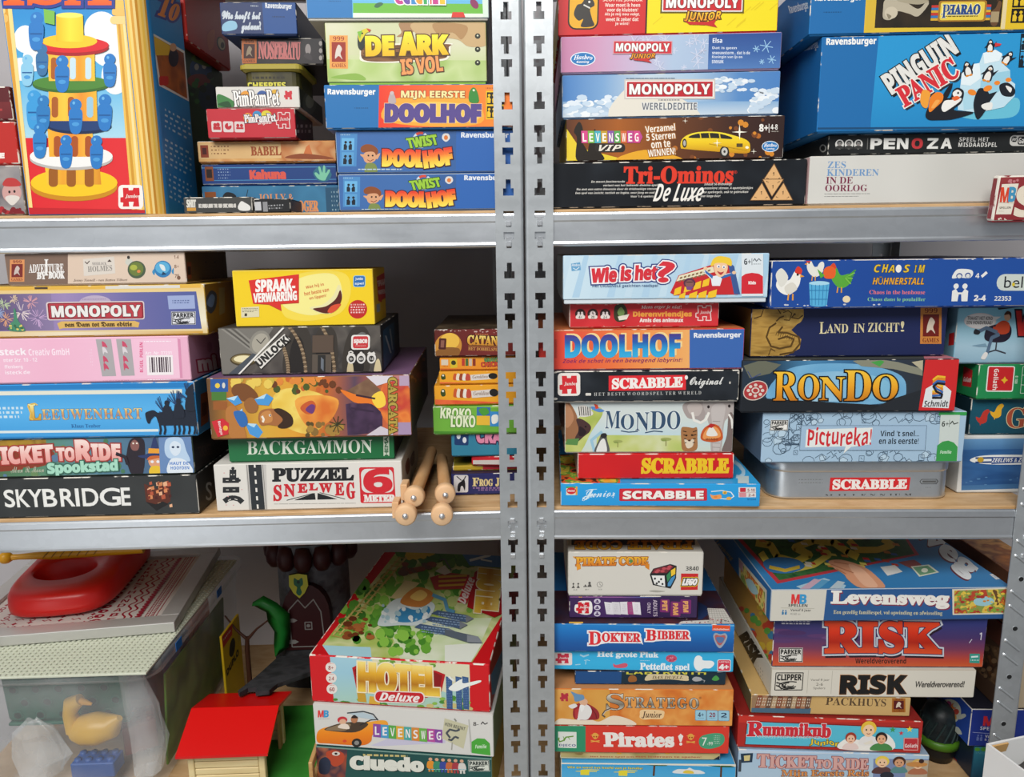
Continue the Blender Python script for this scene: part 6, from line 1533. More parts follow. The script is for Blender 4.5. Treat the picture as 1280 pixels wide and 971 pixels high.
# ---- the recessed stack
def a(A):
 A.view(*VB)
 A.R(60,800,700,940,mottle(['2f6a90','3a7aa0','2a5a80'],14)); A.S([(170,850),(185,830),(215,835),(225,850)],'15181c'); A.L([(280,820),(270,850)],3,'1c2a34')
 A.T('JOLLY &',322,838,474,872,'d8905a','serif'); A.T('ROGER',474,868,580,912,'d8905a','serif',bold=1.5); A.R(615,815,700,930,'24506e'); A.lines(640,830,680,920,5,'8aa8b8',.4); A.R(92,828,140,850,'8a4a1c')
game_box('sky blue box with orange words, bottom of the stack set back',[(253,232),(424,232),(424,266),(253,266)],'L',0.085,0.22,z0=HI,base='2f6a90',art=a,group=GL['hi'],key='jolly')
def a(A):
 A.view(*VB)
 A.R(60, 700, 700, 820, '1d3f7c'); A.R(60, 797, 700, 812, 'c8c4bc'); A.R(60, 724, 700, 728, '4a8ab8'); A.R(120, 780, 700, 783, '4a8ab8')
 A.R(92, 720, 128, 784, '8a4a28'); A.R(98, 732, 122, 770, '2a1a18'); A.lines(148, 730, 200, 782, 4, '8aa0c0', .35)
 A.T('Kahuna', 286, 738, 438, 776, 'd8584a', 'bold', bold=3)
 A.S([(560, 750), (600, 720), (640, 756), (620, 788), (580, 786)], '2a6a80')
 A.S([(582,780),(566,756),(574,750),(588,760),(584,728),(592,726),(600,752),(606,722),(614,724),(614,754),(628,738),(634,744),(618,772),(608,786)],'7ac0a0')
game_box('dark blue box with a pale green hand print',[(252,204.5),(421,204.5),(421,231),(252,231)],'L',0.088,0.22,on='jolly',base='1d3f7c',art=a,group=GL['hi'],key='kahuna')
def a(A):
 A.view(*VB)
 A.R(40,590,700,720,mottle(['c88a4a','d8a868','b8703a','e0bc88'],22)); A.R(60,620,420,690,mottle(['d0a870','dcb880'],16)); A.R(72,628,106,684,'8a3a20'); A.R(80,640,98,670,'4a1812'); A.lines(118,632,200,680,3,'7a4a28',.3)
 A.T('BABEL',290,636,420,676,'9a4a20','serif',bold=1); A.P([(510,690),(530,640),(545,628),(560,690)],'c8703a'); A.S([(440,690),(500,670),(600,680),(640,696)],'8a4420')
game_box('sandy orange box with a thin brown title, under the red box',[(247,176),(420,176),(420,203.5),(247,203.5)],'L',0.084,0.22,on='kahuna',base='c08048',art=a,group=GL['hi'],key='babel')
def a(A):
 A.view(*VB)
 A.R(90, 460, 500, 620, mottle(['b82430', 'c02a36'], 10))
 for x in (141, 192, 241): A.RR(x - 22, 528, x + 22, 576, 'd8c8c4', 6)
 A.E(135,545,8,9,'b82430'); A.E(148,543,8,9,'b82430'); A.R(126,552,158,566,'b82430'); A.E(192,550,15,15,'b82430'); A.P([(192,550),(192,534),(208,544)],'d8c8c4'); A.E(234,546,7,8,'b82430'); A.E(250,546,7,8,'b82430'); A.R(226,554,258,562,'b82430')
 A.E(280,510,20,20,'e89a3a'); A.E(320,500,20,20,'3a8ac0'); A.E(360,498,22,20,'d8c83a'); A.T('PimPamPet',264,494,400,530,'f0e8e4','serif',[('3a3440',2.5)],bold=.8,rot=-4); A.T('original',322,526,382,542,'f0dcd8','boldi',rot=-5)
 piece(A, 396, 476, 472, 564, None, None, line='e8ccc8', word=False); A.T('Jumbo', 416, 506, 462, 524, 'e8ccc8', 'serifi')
game_box('red box with three white square icons, standing in front in the recessed stack',[(258.5,136.5),(369,134.5),(370,172),(259,174.5)],'L',0.072,0.10,on='babel',base='b82430',right='3a1a20',art=a,group=GL['hi'],key='ppred',
   arts={'right': lambda A: (A.view(*VB), A.lines(490, 540, 580, 585, 2, 'a89a9c', .6), A.E(520, 500, 24, 20, '2a4a30'))})
def a(A):
 A.view(*VB)
 A.R(130,370,520,480,mottle(['d0ccc4','d8d4cc'],8)); A.S([(140,440),(150,410),(200,430),(235,460),(230,475),(140,470)],'3a7a3c'); A.S([(145,455),(190,440),(200,470)],'1c4a24')
 A.E(270, 420, 26, 26, 'e0983a'); A.E(340, 420, 26, 28, '3a5a98'); A.E(395, 410, 20, 24, 'd8a838')
 A.T('PimPamPet',214,390,412,460,'f4f0ea','serif',[('2a2630',3)],bold=1,rot=-3); A.T('ORIGINAL',268,458,370,470,'6a645c','bold'); piece(A,430,386,476,434,'c8303c',None,word=False)
game_box('white box with bubbly title, on top of the red box with icons',[(270,109),(374,107),(375,134),(270,136)],'L',0.080,0.14,on='ppred',base='d0ccc4',right='2a2c2e',art=a,group=GL['hi'],key='ppwhite',
   arts={'right': lambda A: (A.view(*VB), A.E(545, 445, 30, 50, '4a4c50'), A.E(545, 440, 18, 30, '8a8884'))})
def tub2():
 p0 = at(306, 107, 'L', 0.10); p1 = at(375, 107, 'L', 0.10); ux, n, ang = rack_axes('L')
 z0 = BOXES['ppwhite']['z1'] + .0006; w = (p1 - p0).dot(ux); zt = at(340, 79, 'L', .10).z; h = zt - z0; d = .085
 org = (p0 + p1) / 2 + n * d / 2; org.z = z0
 e = empty('plastic_tub', org, ang); tag(e, 'small yellow-lidded plastic tub on the white box', 'tub', GL['hi'])
 b = MB(); b.box((-w / 2, -d / 2, 0), (w / 2, d / 2, h * .66), mottle(['6a6228', '4a4420', '2a2818'], 30), .010, 3, None, False, None, True)
 A = Art(b,Vector((-w / 2,-d / 2,h * .66)),Vector((1,0,0)),Vector((0,0,-1)),w,h * .66,q4(*VB,264,300,502,300,502,370,264,370),True,.004)
 A.view(*VB).T('CHEERIES', 276, 342, 440, 366, 'd0c84a', 'bold', [('1c1a10', 5)], bold=1); A.lines(300, 318, 440, 330, 1, '2a2414', .8)
 b.build('tub_body', e)
 b = MB(); b.box((-w / 2 - .005, -d / 2 - .005, h * .66), (w / 2 + .005, d / 2 + .005, h), flat('a8983a', .5), .008, 3); b.build('lid', e)
 BOXES['ytub'] = dict(z1=zt)
tub2()
def a(A):
 A.view(*VB)
 A.R(230, 160, 620, 290, mottle(['221e20', '2c2628', '1a181a'], 20)); stamp(A, 250, 176, 304, 268, 'b0602c', '3a1a14', '8a7a64')
 A.T('NOSFERATU',312,184,488,250,'b86a68','serif',bold=2,taper=-.15); A.E(526,210,14,24,'8a8280'); A.S([(506,240),(526,225),(546,245),(540,260)],'3a3436');
 for y in (182, 215, 248): A.E(590, y, 9, 11, '9a9490')
game_box('black box with pinkish capitals and an orange stamp, in the shadow',[(300,50),(403,45),(405,80),(302,78.5)],'L',0.115,0.20,on='ytub',base='221e20',art=a,group=GL['hi'],key='nos')
def a(A):
 A.view(*VB)
 A.R(140, 0, 330, 120, mottle(['1c2e5a', '243868'], 14)); A.R(330, 0, 500, 120, '1a4a8a'); ravens(A, 344, 10, 468, 32, 'dfe4ea')
 A.T('Wie heeft het',164,40,320,72,'c8d0d8','script',bold=1.5); A.T('gedaan?',236,70,318,104,'c8d0d8','script',bold=1.5); A.S([(164,80),(190,68),(216,72),(216,92),(166,98)],'8ab8d0'); A.lines(372,52,430,60,1,'10305c'); A.lines(280,20,312,27,1,'c8d0d8')
game_box('dark blue box with white script words, topmost of the recessed stack',[(274.5,4),(371,1),(370,32),(275.5,31)],'L',0.105,0.16,on='nos',base='1c3a70',right='16305c',art=a,group=GL['hi'],key='wieheeft')
# ---- small black card boxes in front
def a(A):
 A.view(*VA)
 A.R(780,840,1110,940,mottle(['3a3a38','434340'],20)); A.T('SHIT',810,866,848,898,'d8d4c8','bold',bold=1.5); A.R(810,900,848,914,'c8903a'); A.T('YOU DEAL IN THE RED BRICK ROAD',860,884,1022,902,'dcd8d0','bold'); A.lines(860,884,1022,902,1,'c8c4bc',.9); A.S([(1030,898),(1045,874),(1062,880),(1084,896),(1080,914),(1040,914)],'dcdad4')
game_box('small dark grey card box lying at the shelf edge',[(229,246.5),(315,246),(315.5,266.5),(230,266.5)],'L',0.004,0.075,z0=HI,base='3a3a38',wear=.7,art=a,group=GL['hi'],key='shit',kind='carton',name='card_box',cat='card box')
def a(A):
 A.view(*VB)
 A.R(290,840,480,940,'1c1c1e'); A.R(308,872,340,914,'c0c0c2'); A.R(348,874,370,920,'8a8a8c'); A.lines(374,890,440,915,2,'9a9a9c',.5)
game_box('small black card box right of the dark grey card box',[(317,246.5),(363,250),(363,266.5),(317,266.5)],'L',0.006,0.06,z0=HI,base='1c1c1e',wear=.4,art=a,group=GL['hi'],key='card2',kind='carton',name='card_box',cat='card box')
# ---- right stack of the upper left shelf
def twist(A):
 A.R(130, 550, 1000, 1000, mottle(['37639f', '3d6aa8', '325a94'], 6))
 A.R(690, 550, 1000, 1000, '2f64ae')
def troll(A, dx=0, dy=0):
 P = lambda l: [(x + dx, y + dy) for x, y in l]
 A.S(P([(284, 660), (278, 640), (300, 626), (330, 630), (352, 650), (346, 672), (318, 660)]), '8a4a24')
 A.S(P([(290,676),(300,660),(336,660),(344,690),(320,706),(298,700)]),'d8a078'); A.S(P([(276,670),(292,670),(296,686)]),'d8a078'); A.S(P([(342,676),(362,664),(350,690)]),'d8a078')
 A.S(P([(300,745),(302,712),(320,704),(344,712),(350,745)]),'7a8a4a'); A.E(312 + dx,674 + dy,4,4,'2a1a14'); A.E(330 + dx,674 + dy,4,4,'2a1a14'); A.L(P([(308,692),(320,698),(334,690)]),3,'8a3a2a')
def twistart(dx, dy):
 def fn(A):
  A.view(*VC); twist(A)
  A.R(190 + dx,580 + dy,262 + dx,720 + dy,'4a88c0'); A.R(196 + dx,600 + dy,250 + dx,652 + dy,'6ab0dc'); A.R(198 + dx,660 + dy,250 + dx,716 + dy,'5a9ccc'); folk(A,223 + dx,630 + dy,44,'14202c'); folk(A,224 + dx,690 + dy,46,'14202c'); A.lines(190 + dx,584 + dy,234 + dx,592 + dy,1,'a8c4dc')
  troll(A, dx, dy)
  A.L([(535 + dx + 30 * math.cos(t),606 + dy + 30 * math.sin(t)) for t in [math.radians(q) for q in range(-60,260,20)]],11,'c8d4dc'); A.L([(535 + dx + 30 * math.cos(t),606 + dy + 30 * math.sin(t)) for t in [math.radians(q) for q in range(-130,-60,20)]],11,'d84a34')
  A.T('TWIST', 478 + dx, 592 + dy, 606 + dx, 634 + dy, '9ac83a', 'bold', [('2a4a1c', 3)], bold=2, rot=-8, skew=-6)
  A.T('DOOL',376 + dx,650 + dy,548 + dx,716 + dy,grad(['e8402c','f07a30','f8c040','f8e058']),'bold',[('4a1c28',4)],bold=6,warp=lambda x,y,u,v: (x,y + 4 * u)); A.T('HOF',552 + dx,650 + dy,670 + dx,716 + dy,grad(['e8402c','f07a30','f8c040','f8e058']),'bold',[('4a1c28',4)],bold=6,rot=-8)
  A.S([(628 + dx,600 + dy),(634 + dx,580 + dy),(656 + dx,580 + dy),(662 + dx,600 + dy),(645 + dx,614 + dy)],'d8d4d0'); A.E(645 + dx,596 + dy,9,10,'d87a3a'); ravens(A,712 + dx,572 + dy,920 + dx,602 + dy,'e4e8ee')
  A.lines(270 + dx, 730 + dy, 460 + dx, 738 + dy, 1, 'b8ccdc', .6)
 return fn
game_box('blue box with a troll and fiery letters, lowest of the right-hand stack',q4(*VC,180,757,960,748,962,920,190,926),'L',0.006,0.24,z0=HI,base='3a66a4',left='3a5a8a',wear=.9,edge='a8b8c8',art=twistart(14,188),group=GL['hi'],key='tw1')
game_box('blue box with a troll and fiery letters, second from the bottom',q4(*VC,166,570,950,560,952,741,182,748),'L',0.008,0.24,on='tw1',base='3a66a4',left='3a5a8a',wear=.9,edge='a8b8c8',art=twistart(0,0),group=GL['hi'],key='tw2')
def a(A):
 A.view(*VC)
 A.R(100,340,360,580,'1f6fae'); A.R(356,340,1100,580,grad(['e83a24','f06a2c','f08a30','e84a26'],'x')); A.S([(380,520),(400,440),(500,420),(700,420),(790,450),(800,530),(600,546)],'f4a83a'); A.S([(400,515),(430,460),(600,440),(770,460),(780,520),(600,530)],'f8c85a')
 ravens(A, 136, 386, 340, 418); A.lines(252, 466, 312, 474, 1, '17507f'); A.R(130, 552, 1100, 570, 'c83024')
 A.T('MIJN EERSTE',452,394,728,430,'f4e4a0','bold','8a3a1c',2,bold=1); A.T('DOOLHOF',388,454,796,524,'5a4a8c','bold',[('f4d0a0',2)],bold=7)
 A.S([(750,440),(748,400),(765,378),(782,392),(790,440)],'3a8a3a'); A.S([(398,445),(402,410),(418,402),(430,445)],'b8a8a8'); A.E(412,404,9,8,'c8b8b8'); A.E(768,390,5,5,'f0e8d0')
 A.R(822,392,900,514,'f0c020'); A.R(826,398,900,450,'1c1a14'); A.R(826,458,900,508,'1c1a14'); folk(A,846,424,46,'f0c020'); folk(A,846,484,46,'f0c020'); A.lines(822,378,860,386,1,'8a2a1c')
game_box('orange box with a blue end panel and purple lettering',q4(*VC,117,370,940,360,942,548,132,556),'L',0.002,0.25,on='tw2',base='1f6fae',left='1a5a94',art=a,group=GL['hi'],key='mijn')
def a(A):
 A.view(*VC)
 A.R(110,90,850,380,grad(['d4d0ac','d8d8b8','c4d094','a8c468'])); A.R(110,260,850,380,mottle(['b0c878','c4d494','a0bc64','d0d8a8'],14)); A.R(110,100,450,240,mottle(['d8d4b4','ccd0a4','e0dcc4'],10))
 A.S([(450,100),(460,140),(440,160),(500,150),(520,100)],'a88058'); A.S([(520,96),(530,150),(600,160),(700,170),(750,200),(830,190),(830,100)],'c8a878'); A.S([(600,100),(620,150),(680,140),(720,170),(740,110)],'b08858'); A.S([(150,340),(260,320),(300,350)],'8ab04a')
 stamp(A, 146, 155, 226, 300, 'e8a050', '9a2c1c', 'd8ccc0')
 A.S([(280,210),(282,196),(400,190),(660,186),(672,200),(668,240),(640,262),(520,268),(400,274),(290,268),(278,240)],'f0ead8'); A.S([(284,214),(290,200),(420,196),(656,190),(664,204),(660,236),(636,254),(520,260),(400,268),(296,262)],mottle(['6a4424','8a5c34','4a2c16'],20,stretch=(1,1,6)))
 for y in (214, 232, 248): A.L([(292, y), (470, y - 4), (656, y - 6)], 3.5, '3a2010')
 A.T('DE ARK',308,158,656,236,grad(['f4e83a','f0d020','e8b818']),'bold',[('5a3814',5)],bold=6,rot=-1.5,warp=lambda x,y,u,v: (x,y - (14 if .36 < u < .56 else 0) * v))
 A.T('IS VOL', 458, 250, 636, 316, 'e89a5a', 'bold', [('5a3420', 4)], bold=2, rot=-6)
 A.S([(270,200),(272,150),(290,136),(300,160),(300,200),(284,220)],'1c2a24'); A.S([(272,160),(280,138),(310,124),(326,134),(306,146),(292,168),(280,184)],'d8c830'); A.P([(308,124),(328,130),(320,142)],'c83a2a'); A.E(290,146,4,4,'15181a'); A.P([(268,140),(290,134),(280,170)],'7ab83a')
 for y in (155, 212, 270): A.E(788, y, 12, 12, '2a2e22'); A.E(788, y - 2, 4, 4, 'd0d4b8')
game_box('pale green box with a wooden-plank title and a toucan',q4(*VC,124,97,824,92,829,352,136,362),'L',0.008,0.25,on='mijn',base='c0cc8c',left='a8b870',lid_lift=.003,tray='8ab83a',edge='c8d088',art=a,group=GL['hi'],key='ark')
def a(A):
 A.view(*VC)
 A.R(20,-120,244,100,'1f74b4'); A.R(240,-120,840,100,grad(['8acce8','6ab8e0','5ab0dc'])); A.R(243,20,808,66,'6cb83e'); A.R(243,64,820,90,'e4ecdc'); A.R(806,-120,840,100,'d8e8d8'); A.lines(140,10,190,18,1,'165a90')
 for ch,x,c in zip('Colorini',(428,464,498,518,552,580,592,622),('c83a8a','6a4aa8','3a8ac8','e8a030','3aa85a','d84a34','c83a8a','e8c030')): A.T(ch,x,-26,x + (30 if ch in 'Co' else 16),20,c,'bold',[('f4f4f0',5)],bold=4)
 A.S([(334,36),(342,22),(362,16),(372,24),(350,40)],'3a6a4a'); A.E(770,20,16,24,'8a2a5a',-30); A.P([(664,88),(672,58),(720,58),(730,88)],'d8382c')
game_box('green and blue box cut off by the top, blue panel at its left',q4(*VC,36,-110,840,-120,832,84,48,90),'L',0.004,0.26,on='ark',base='1f74b4',left='4a6a7a',edge='c8d4dc',tray='d0ccc0',lid_lift=.002,art=a,group=GL['hi'],key='color')
# ================================================================== left rack, middle shelf
VD = (0, 300, 4.414); VE = (0, 470, 4.414); VF = (250, 310, 4.571); VG = (250, 460, 4.571); VH = (490, 380, 3.348)
def a(A):
 A.view(*VE)
 A.R(-400, 540, 1110, 790, mottle(['2e3030', '363838', '2a2c2c'], 12));
 for i,(ch,x0,x1) in enumerate((('S',28,82),('K',96,164),('Y',164,236),('B',244,316),('R',340,414),('I',424,440),('D',462,546),('G',558,668),('E',676,722))): A.T(ch,x0,622,x1,718,'ecebe6','',bold=2.5)
 rn = random.Random(9)
 A.P([(804, 600), (870, 630), (946, 600), (942, 700), (862, 752), (808, 700)], '5a2a1c')
 for i in range(34):
  x,y = rn.uniform(806,935),rn.uniform(592,720); s = rn.uniform(14,24); A.P([(x,y),(x + s,y - s * .35),(x + s * 1.1,y + s * .8),(x + s * .1,y + s)],('d88a58','b8583a','7a3020','e8b088','4a1c18')[i % 5])
 A.P([(806, 700), (862, 752), (930, 715), (900, 700), (860, 716)], '1c1a1a')
game_box('charcoal box with plain white capitals and a cube of orange blocks',q4(*VE,-260,562,1088,556,1097,770,-260,782),'L',0.006,0.27,z0=MI,base='2e3030',right='161616',wear=.8,art=a,group=GL['mi'],key='sky',
   arts={'right': lambda A: (A.view(*VE), A.T('S', 1136, 585, 1168, 685, '8a8a88', '', bold=1))})
def a(A):
 A.view(*VE)
 A.R(-400,320,1100,570,grad(['5a6a3a','4a6a48','5a8a68','5a8a9a','4a6a8a','5a4a48'],'x')); A.R(-400,345,260,384,mottle(['b8902c','8a6a24','c8a848'],30)); A.S([(-300,400),(0,385),(240,390),(300,440),(200,500),(-200,520)],'8a3a24'); A.blobs(-50,360,1060,550,24,['4a7a58','6a8a5a','5a7a98'],22,5)
 o = [('a83a34', 7)]; c = grad(['f8e0d8', 'f0b8b0', 'e8a098'])
 A.T('T',-70,385,-8,480,c,'bold',o,bold=5); A.T('ICKET',8,388,290,478,c,'bold',o,bold=5,warp=lambda x,y,u,v: (x,y - 10 * u)); A.T('TO',314,396,408,464,c,'bold',o,bold=4); A.T('R',422,356,500,464,c,'bold',o,bold=6); A.T('IDE',508,378,660,462,c,'bold',o,bold=5,warp=lambda x,y,u,v: (x,y + 4 * u))
 A.T('Spookstad',256,474,642,548,'a8dcc4','bold',[('3a6a58',6)],bold=4,warp=lambda x,y,u,v: (x,y - 12 * u + 4)); A.T('Alan R. Moon',48,494,232,530,'b8c0a8','script')
 # ape, witch child and ghost bride
 A.S([(690,480),(720,360),(790,350),(800,420),(780,550),(720,550),(700,500)],'28202a'); A.S([(722,380),(745,356),(770,380),(760,414),(730,412)],'8a5a54'); A.L([(640,430),(690,450),(700,490)],18,'28202a'); A.E(738,376,5,5,'f0e8d8'); A.E(758,376,5,5,'f0e8d8')
 A.S([(760,446),(820,430),(850,350),(862,345),(884,420),(935,445),(900,462),(800,460)],'2a3a68'); A.P([(822,404),(884,408),(890,434),(818,432)],'e8a030'); A.S([(818,470),(850,452),(890,466),(884,505),(852,518),(824,500)],'e0a078'); A.S([(822,550),(830,508),(880,508),(894,550)],'e8c030'); A.E(838,480,9,8,'e8ecf0'); A.E(870,480,9,8,'e8ecf0'); A.S([(812,470),(830,448),(890,450),(896,480),(880,460)],'c8642c')
 A.R(880,340,1070,552,'6a8ab8'); A.S([(910,420),(920,360),(960,345),(1010,356),(1030,420),(1050,480),(990,470),(930,460)],'b8d0e8'); A.S([(940,390),(965,366),(1000,385),(996,430),(968,450),(944,426)],'d8e4f0'); A.E(958,400,8,6,'2a3a5a'); A.E(985,400,8,6,'2a3a5a'); A.S([(925,548),(940,470),(1000,464),(1050,500),(1056,550)],'e0e8f0'); A.T('HAUT DE',936,482,1040,500,'3a78c8','bold'); A.T('HOOFDEN',940,508,1044,526,'3a78c8','bold')
game_box('spooky coloured box with pink title, a witch child and a ghostly woman',q4(*VE,-260,346,1062,340,1076,549,-260,555),'L',0.008,0.27,on='sky',base='4a5a4a',right='1c1618',wear=.3,art=a,group=GL['mi'],key='spook',
   arts={'right': lambda A: (A.view(*VE), A.T('TICKET', 1095, 380, 1170, 440, '4a3430', 'bold', rot=-14))})
def a(A):
 A.view(*VE)
 A.R(-400,30,1110,360,grad(['1f86cc','4aa4e0','58b0e8','4aa4e0','3a98d8'])); A.R(-400,30,1110,70,'1f7cc0'); A.R(-400,78,1010,100,'e0e0d0'); A.R(-400,296,870,310,'d8e4e4'); A.R(-400,330,1110,360,'2a86c8')
 A.lines(-30, 164, 132, 236, 3, 'c8e0ec', .55)
 gg = grad(['f4e8a0','e0b858','c89838']); A.T('L',164,152,224,236,gg,'serif',[('6a5a2a',2)],bold=3); A.L([(176,150),(200,146),(214,156)],7,'e0b850'); A.L([(160,156),(172,200),(164,226),(180,236)],9,'e0b850')
 A.T('EEUWENHART', 232, 178, 784, 238, grad(['ecdc9c', 'd8a860', 'b88a78', 'e0c888']), 'serif', [('4a6a8a', 2)], space=1.05)
 A.T('Klaus Teuber', 388, 264, 550, 284, '1f5a94', 'serif')
 d = '182030'
 for cx, cy, r in ((905, 160, 45), (975, 125, 40), (1045, 90, 44)):
  rn = random.Random(int(cx))
  for k in range(14): t = rn.uniform(0, 6.28); A.L([(cx, cy + r), (cx + r * math.cos(t), cy + r * math.sin(t) * 1.1)], 4, '24406a')
 A.S([(803,215),(812,200),(850,190),(880,205),(960,195),(1080,190),(1085,260),(1075,280),(1000,275),(900,275),(875,265),(860,225),(835,240),(825,262),(812,258)],d)
 for x,y0 in ((880,265),(905,268),(960,265),(985,270),(1010,265),(1040,262),(1070,265),(1085,262)): A.L([(x,y0),(x + 4,300),(x - 3,326)],11,d)
 for x,y in ((925,170),(990,160),(1055,120)): A.S([(x - 26,y + 70),(x - 22,y + 10),(x,y - 10),(x + 24,y + 14),(x + 28,y + 70)],d); A.E(x,y - 18,13,15,d)
 A.L([(1062, 190), (1066, 55)], 6, d); A.S([(1030, 100), (1066, 52), (1082, 70), (1078, 130)], d)
game_box('sky blue box with black silhouettes of mounted knights',q4(*VE,-260,46,1077,38,1092,332,-260,346),'L',0.004,0.27,on='spook',base='3a98d8',right='2a6a98',wear=.5,art=a,group=GL['mi'],key='leeuw',
   arts={'right': lambda A: (A.view(*VE),A.P([(1106,100),(1150,80),(1150,250),(1108,280)],'6a3a24'),A.P([(1112,150),(1140,140),(1140,210),(1114,226)],'3a1c18'))})
def a(A):
 A.view(*VD)
 A.R(-400,520,1080,800,'e8b0c8'); A.R(-400,545,992,772,grad(['f0c0d4','ecb4cc','f0c4d8'],'x')); A.P([(978,545),(995,552),(1000,772),(985,772)],'d890b0')
 A.T('isteck',-30,592,124,628,'f8ecf2','bold',bold=1); A.T('Creativ GmbH',136,594,356,632,'f8e4ee','bold'); A.T('nter Str. 10 - 12',0,644,178,664,'f8e8f0','bold'); A.T('ffenberg',0,680,96,704,'f8e8f0','bold'); A.T('isteck.de',0,710,132,730,'f8e8f0','bold')
 for x0, x1, dx in ((508, 594, 14), (622, 706, 10)):
  A.P([(x0, 548), (x1, 548), (x1 + dx, 752), (x0 + dx + 6, 752)], 'aaa6a8')
  for y in (580,610,660,700): A.S([(x0 + 34,y - 20),(x0 + 52,y - 10),(x0 + 62,y + 14),(x0 + 44,y + 8),(x0 + 36,y + 22)],'c84a68' if y != 610 else 'd8d0d4')
 A.lines(470,600,488,700,6,'f4dce8',.5); A.T('BÜGEL  PERLEN',676,640,842,662,'d83a78','bold',rot=-87); A.lines(780,560,940,570,1,'f8e8f0'); A.T('Art.-Nr. 37231',784,618,940,636,'f8e8f0','bold')
 A.R(790, 640, 946, 752, 'f0e8ea'); rn = random.Random(3); x = 806
 while x < 930: w_ = rn.choice((4, 6, 10)); A.R(x, 650, x + w_, 736, '4a3a44'); x += w_ + rn.choice((4, 6, 8))
 A.lines(530, 776, 680, 786, 1, 'c888a4'); A.lines(790, 776, 930, 784, 1, 'f8e8f0')
game_box('pink box with a barcode and grey strips of beads',q4(*VD,-260,545,1040,533,1056,786,-260,778),'L',0.004,0.20,on='leeuw',base='e8b0c8',right='d098b4',wear=.1,edge='e8b8cc',art=a,group=GL['mi'],key='pink',
   arts={'right': lambda A: (A.view(*VD),A.T('mi',1094,640,1190,716,'e0d0d4','bold',[('a83050',8)],bold=4,rot=-8),A.E(1156,590,14,30,'b87a98'))})
def a(A):
 A.view(*VD)
 A.R(-400,240,1160,560,grad(['e8c060','dcd0b0','e8e0c8','d8b04a'])); A.R(-400,250,1110,272,'e0b048'); A.R(214,250,286,268,'4a3a30'); A.R(600,250,1000,272,'d8d4cc'); A.P([(-400,292),(1086,292),(1114,500),(-400,506)],grad(['4a4a78','7a6aa0','9a86b4','6a68a0','4f5c98'],'x')); A.R(-400,292,300,500,grad(['3a3450','5a4a70','8a7aa0'],'x')); A.R(-400,512,1120,536,grad(['d8a838','e8dcc0','d0a040'],'x'))
 rn = random.Random(12)
 for (cx,cy,r,c) in ((35,345,40,'b8c8a0'),(125,395,60,'e8d8d8'),(35,435,44,'d8a080'),(185,340,46,'d8a0a8'),(215,430,64,'c8a8d0'),(90,320,30,'d8c0a8'),(0,400,40,'9aa8d0')):
  for k in range(22): t = rn.uniform(0,6.28); q = r * rn.uniform(.6,1); A.L([(cx + q * .2 * math.cos(t),cy + q * .2 * math.sin(t)),(cx + q * math.cos(t),cy + q * math.sin(t))],3,c)
 A.S([(50,500),(60,460),(80,440),(86,380),(96,380),(104,440),(130,480),(132,505)],'4a8a6a'); A.blobs(40,470,130,500,18,['d8c868','3a6a4a'],7,4)
 A.E(540,350,90,44,'b8a8c0'); A.RR(268,340,806,444,'d8c8c8',14); A.RR(276,346,800,438,'8a2434',10); A.RR(284,352,792,432,'b83a44',8)
 A.T('MONOPOLY', 298, 364, 782, 424, 'e8e4e0', 'bold', '5a1c28', 3, bold=3); A.lines(470, 326, 600, 332, 1, '8a7898')
 A.P([(320,462),(345,450),(750,452),(776,462),(768,490),(740,486),(350,490),(330,496)],'d8b060'); A.T('van Dam tot Dam editie',362,456,734,482,'4a3414','frak',bold=1)
 A.P([(932,314),(1076,312),(1080,386),(938,388)],'9aa8d0'); A.lines(958,338,1054,362,2,'5a6a98'); parker(A,950,402,1082,476,'24242a','dcdce0')
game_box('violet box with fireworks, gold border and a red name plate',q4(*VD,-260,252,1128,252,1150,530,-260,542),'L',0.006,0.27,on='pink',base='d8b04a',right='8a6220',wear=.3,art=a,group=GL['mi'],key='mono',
   arts={'right': lambda A: (A.view(*VD),A.S([(1130,350),(1160,280),(1195,300),(1190,370),(1160,405)],'2a3450'),A.S([(1140,350),(1164,300),(1185,316),(1170,370)],'5a74a8'),A.P([(1206,262),(1240,262),(1240,400),(1210,416)],'8a7c60'))})
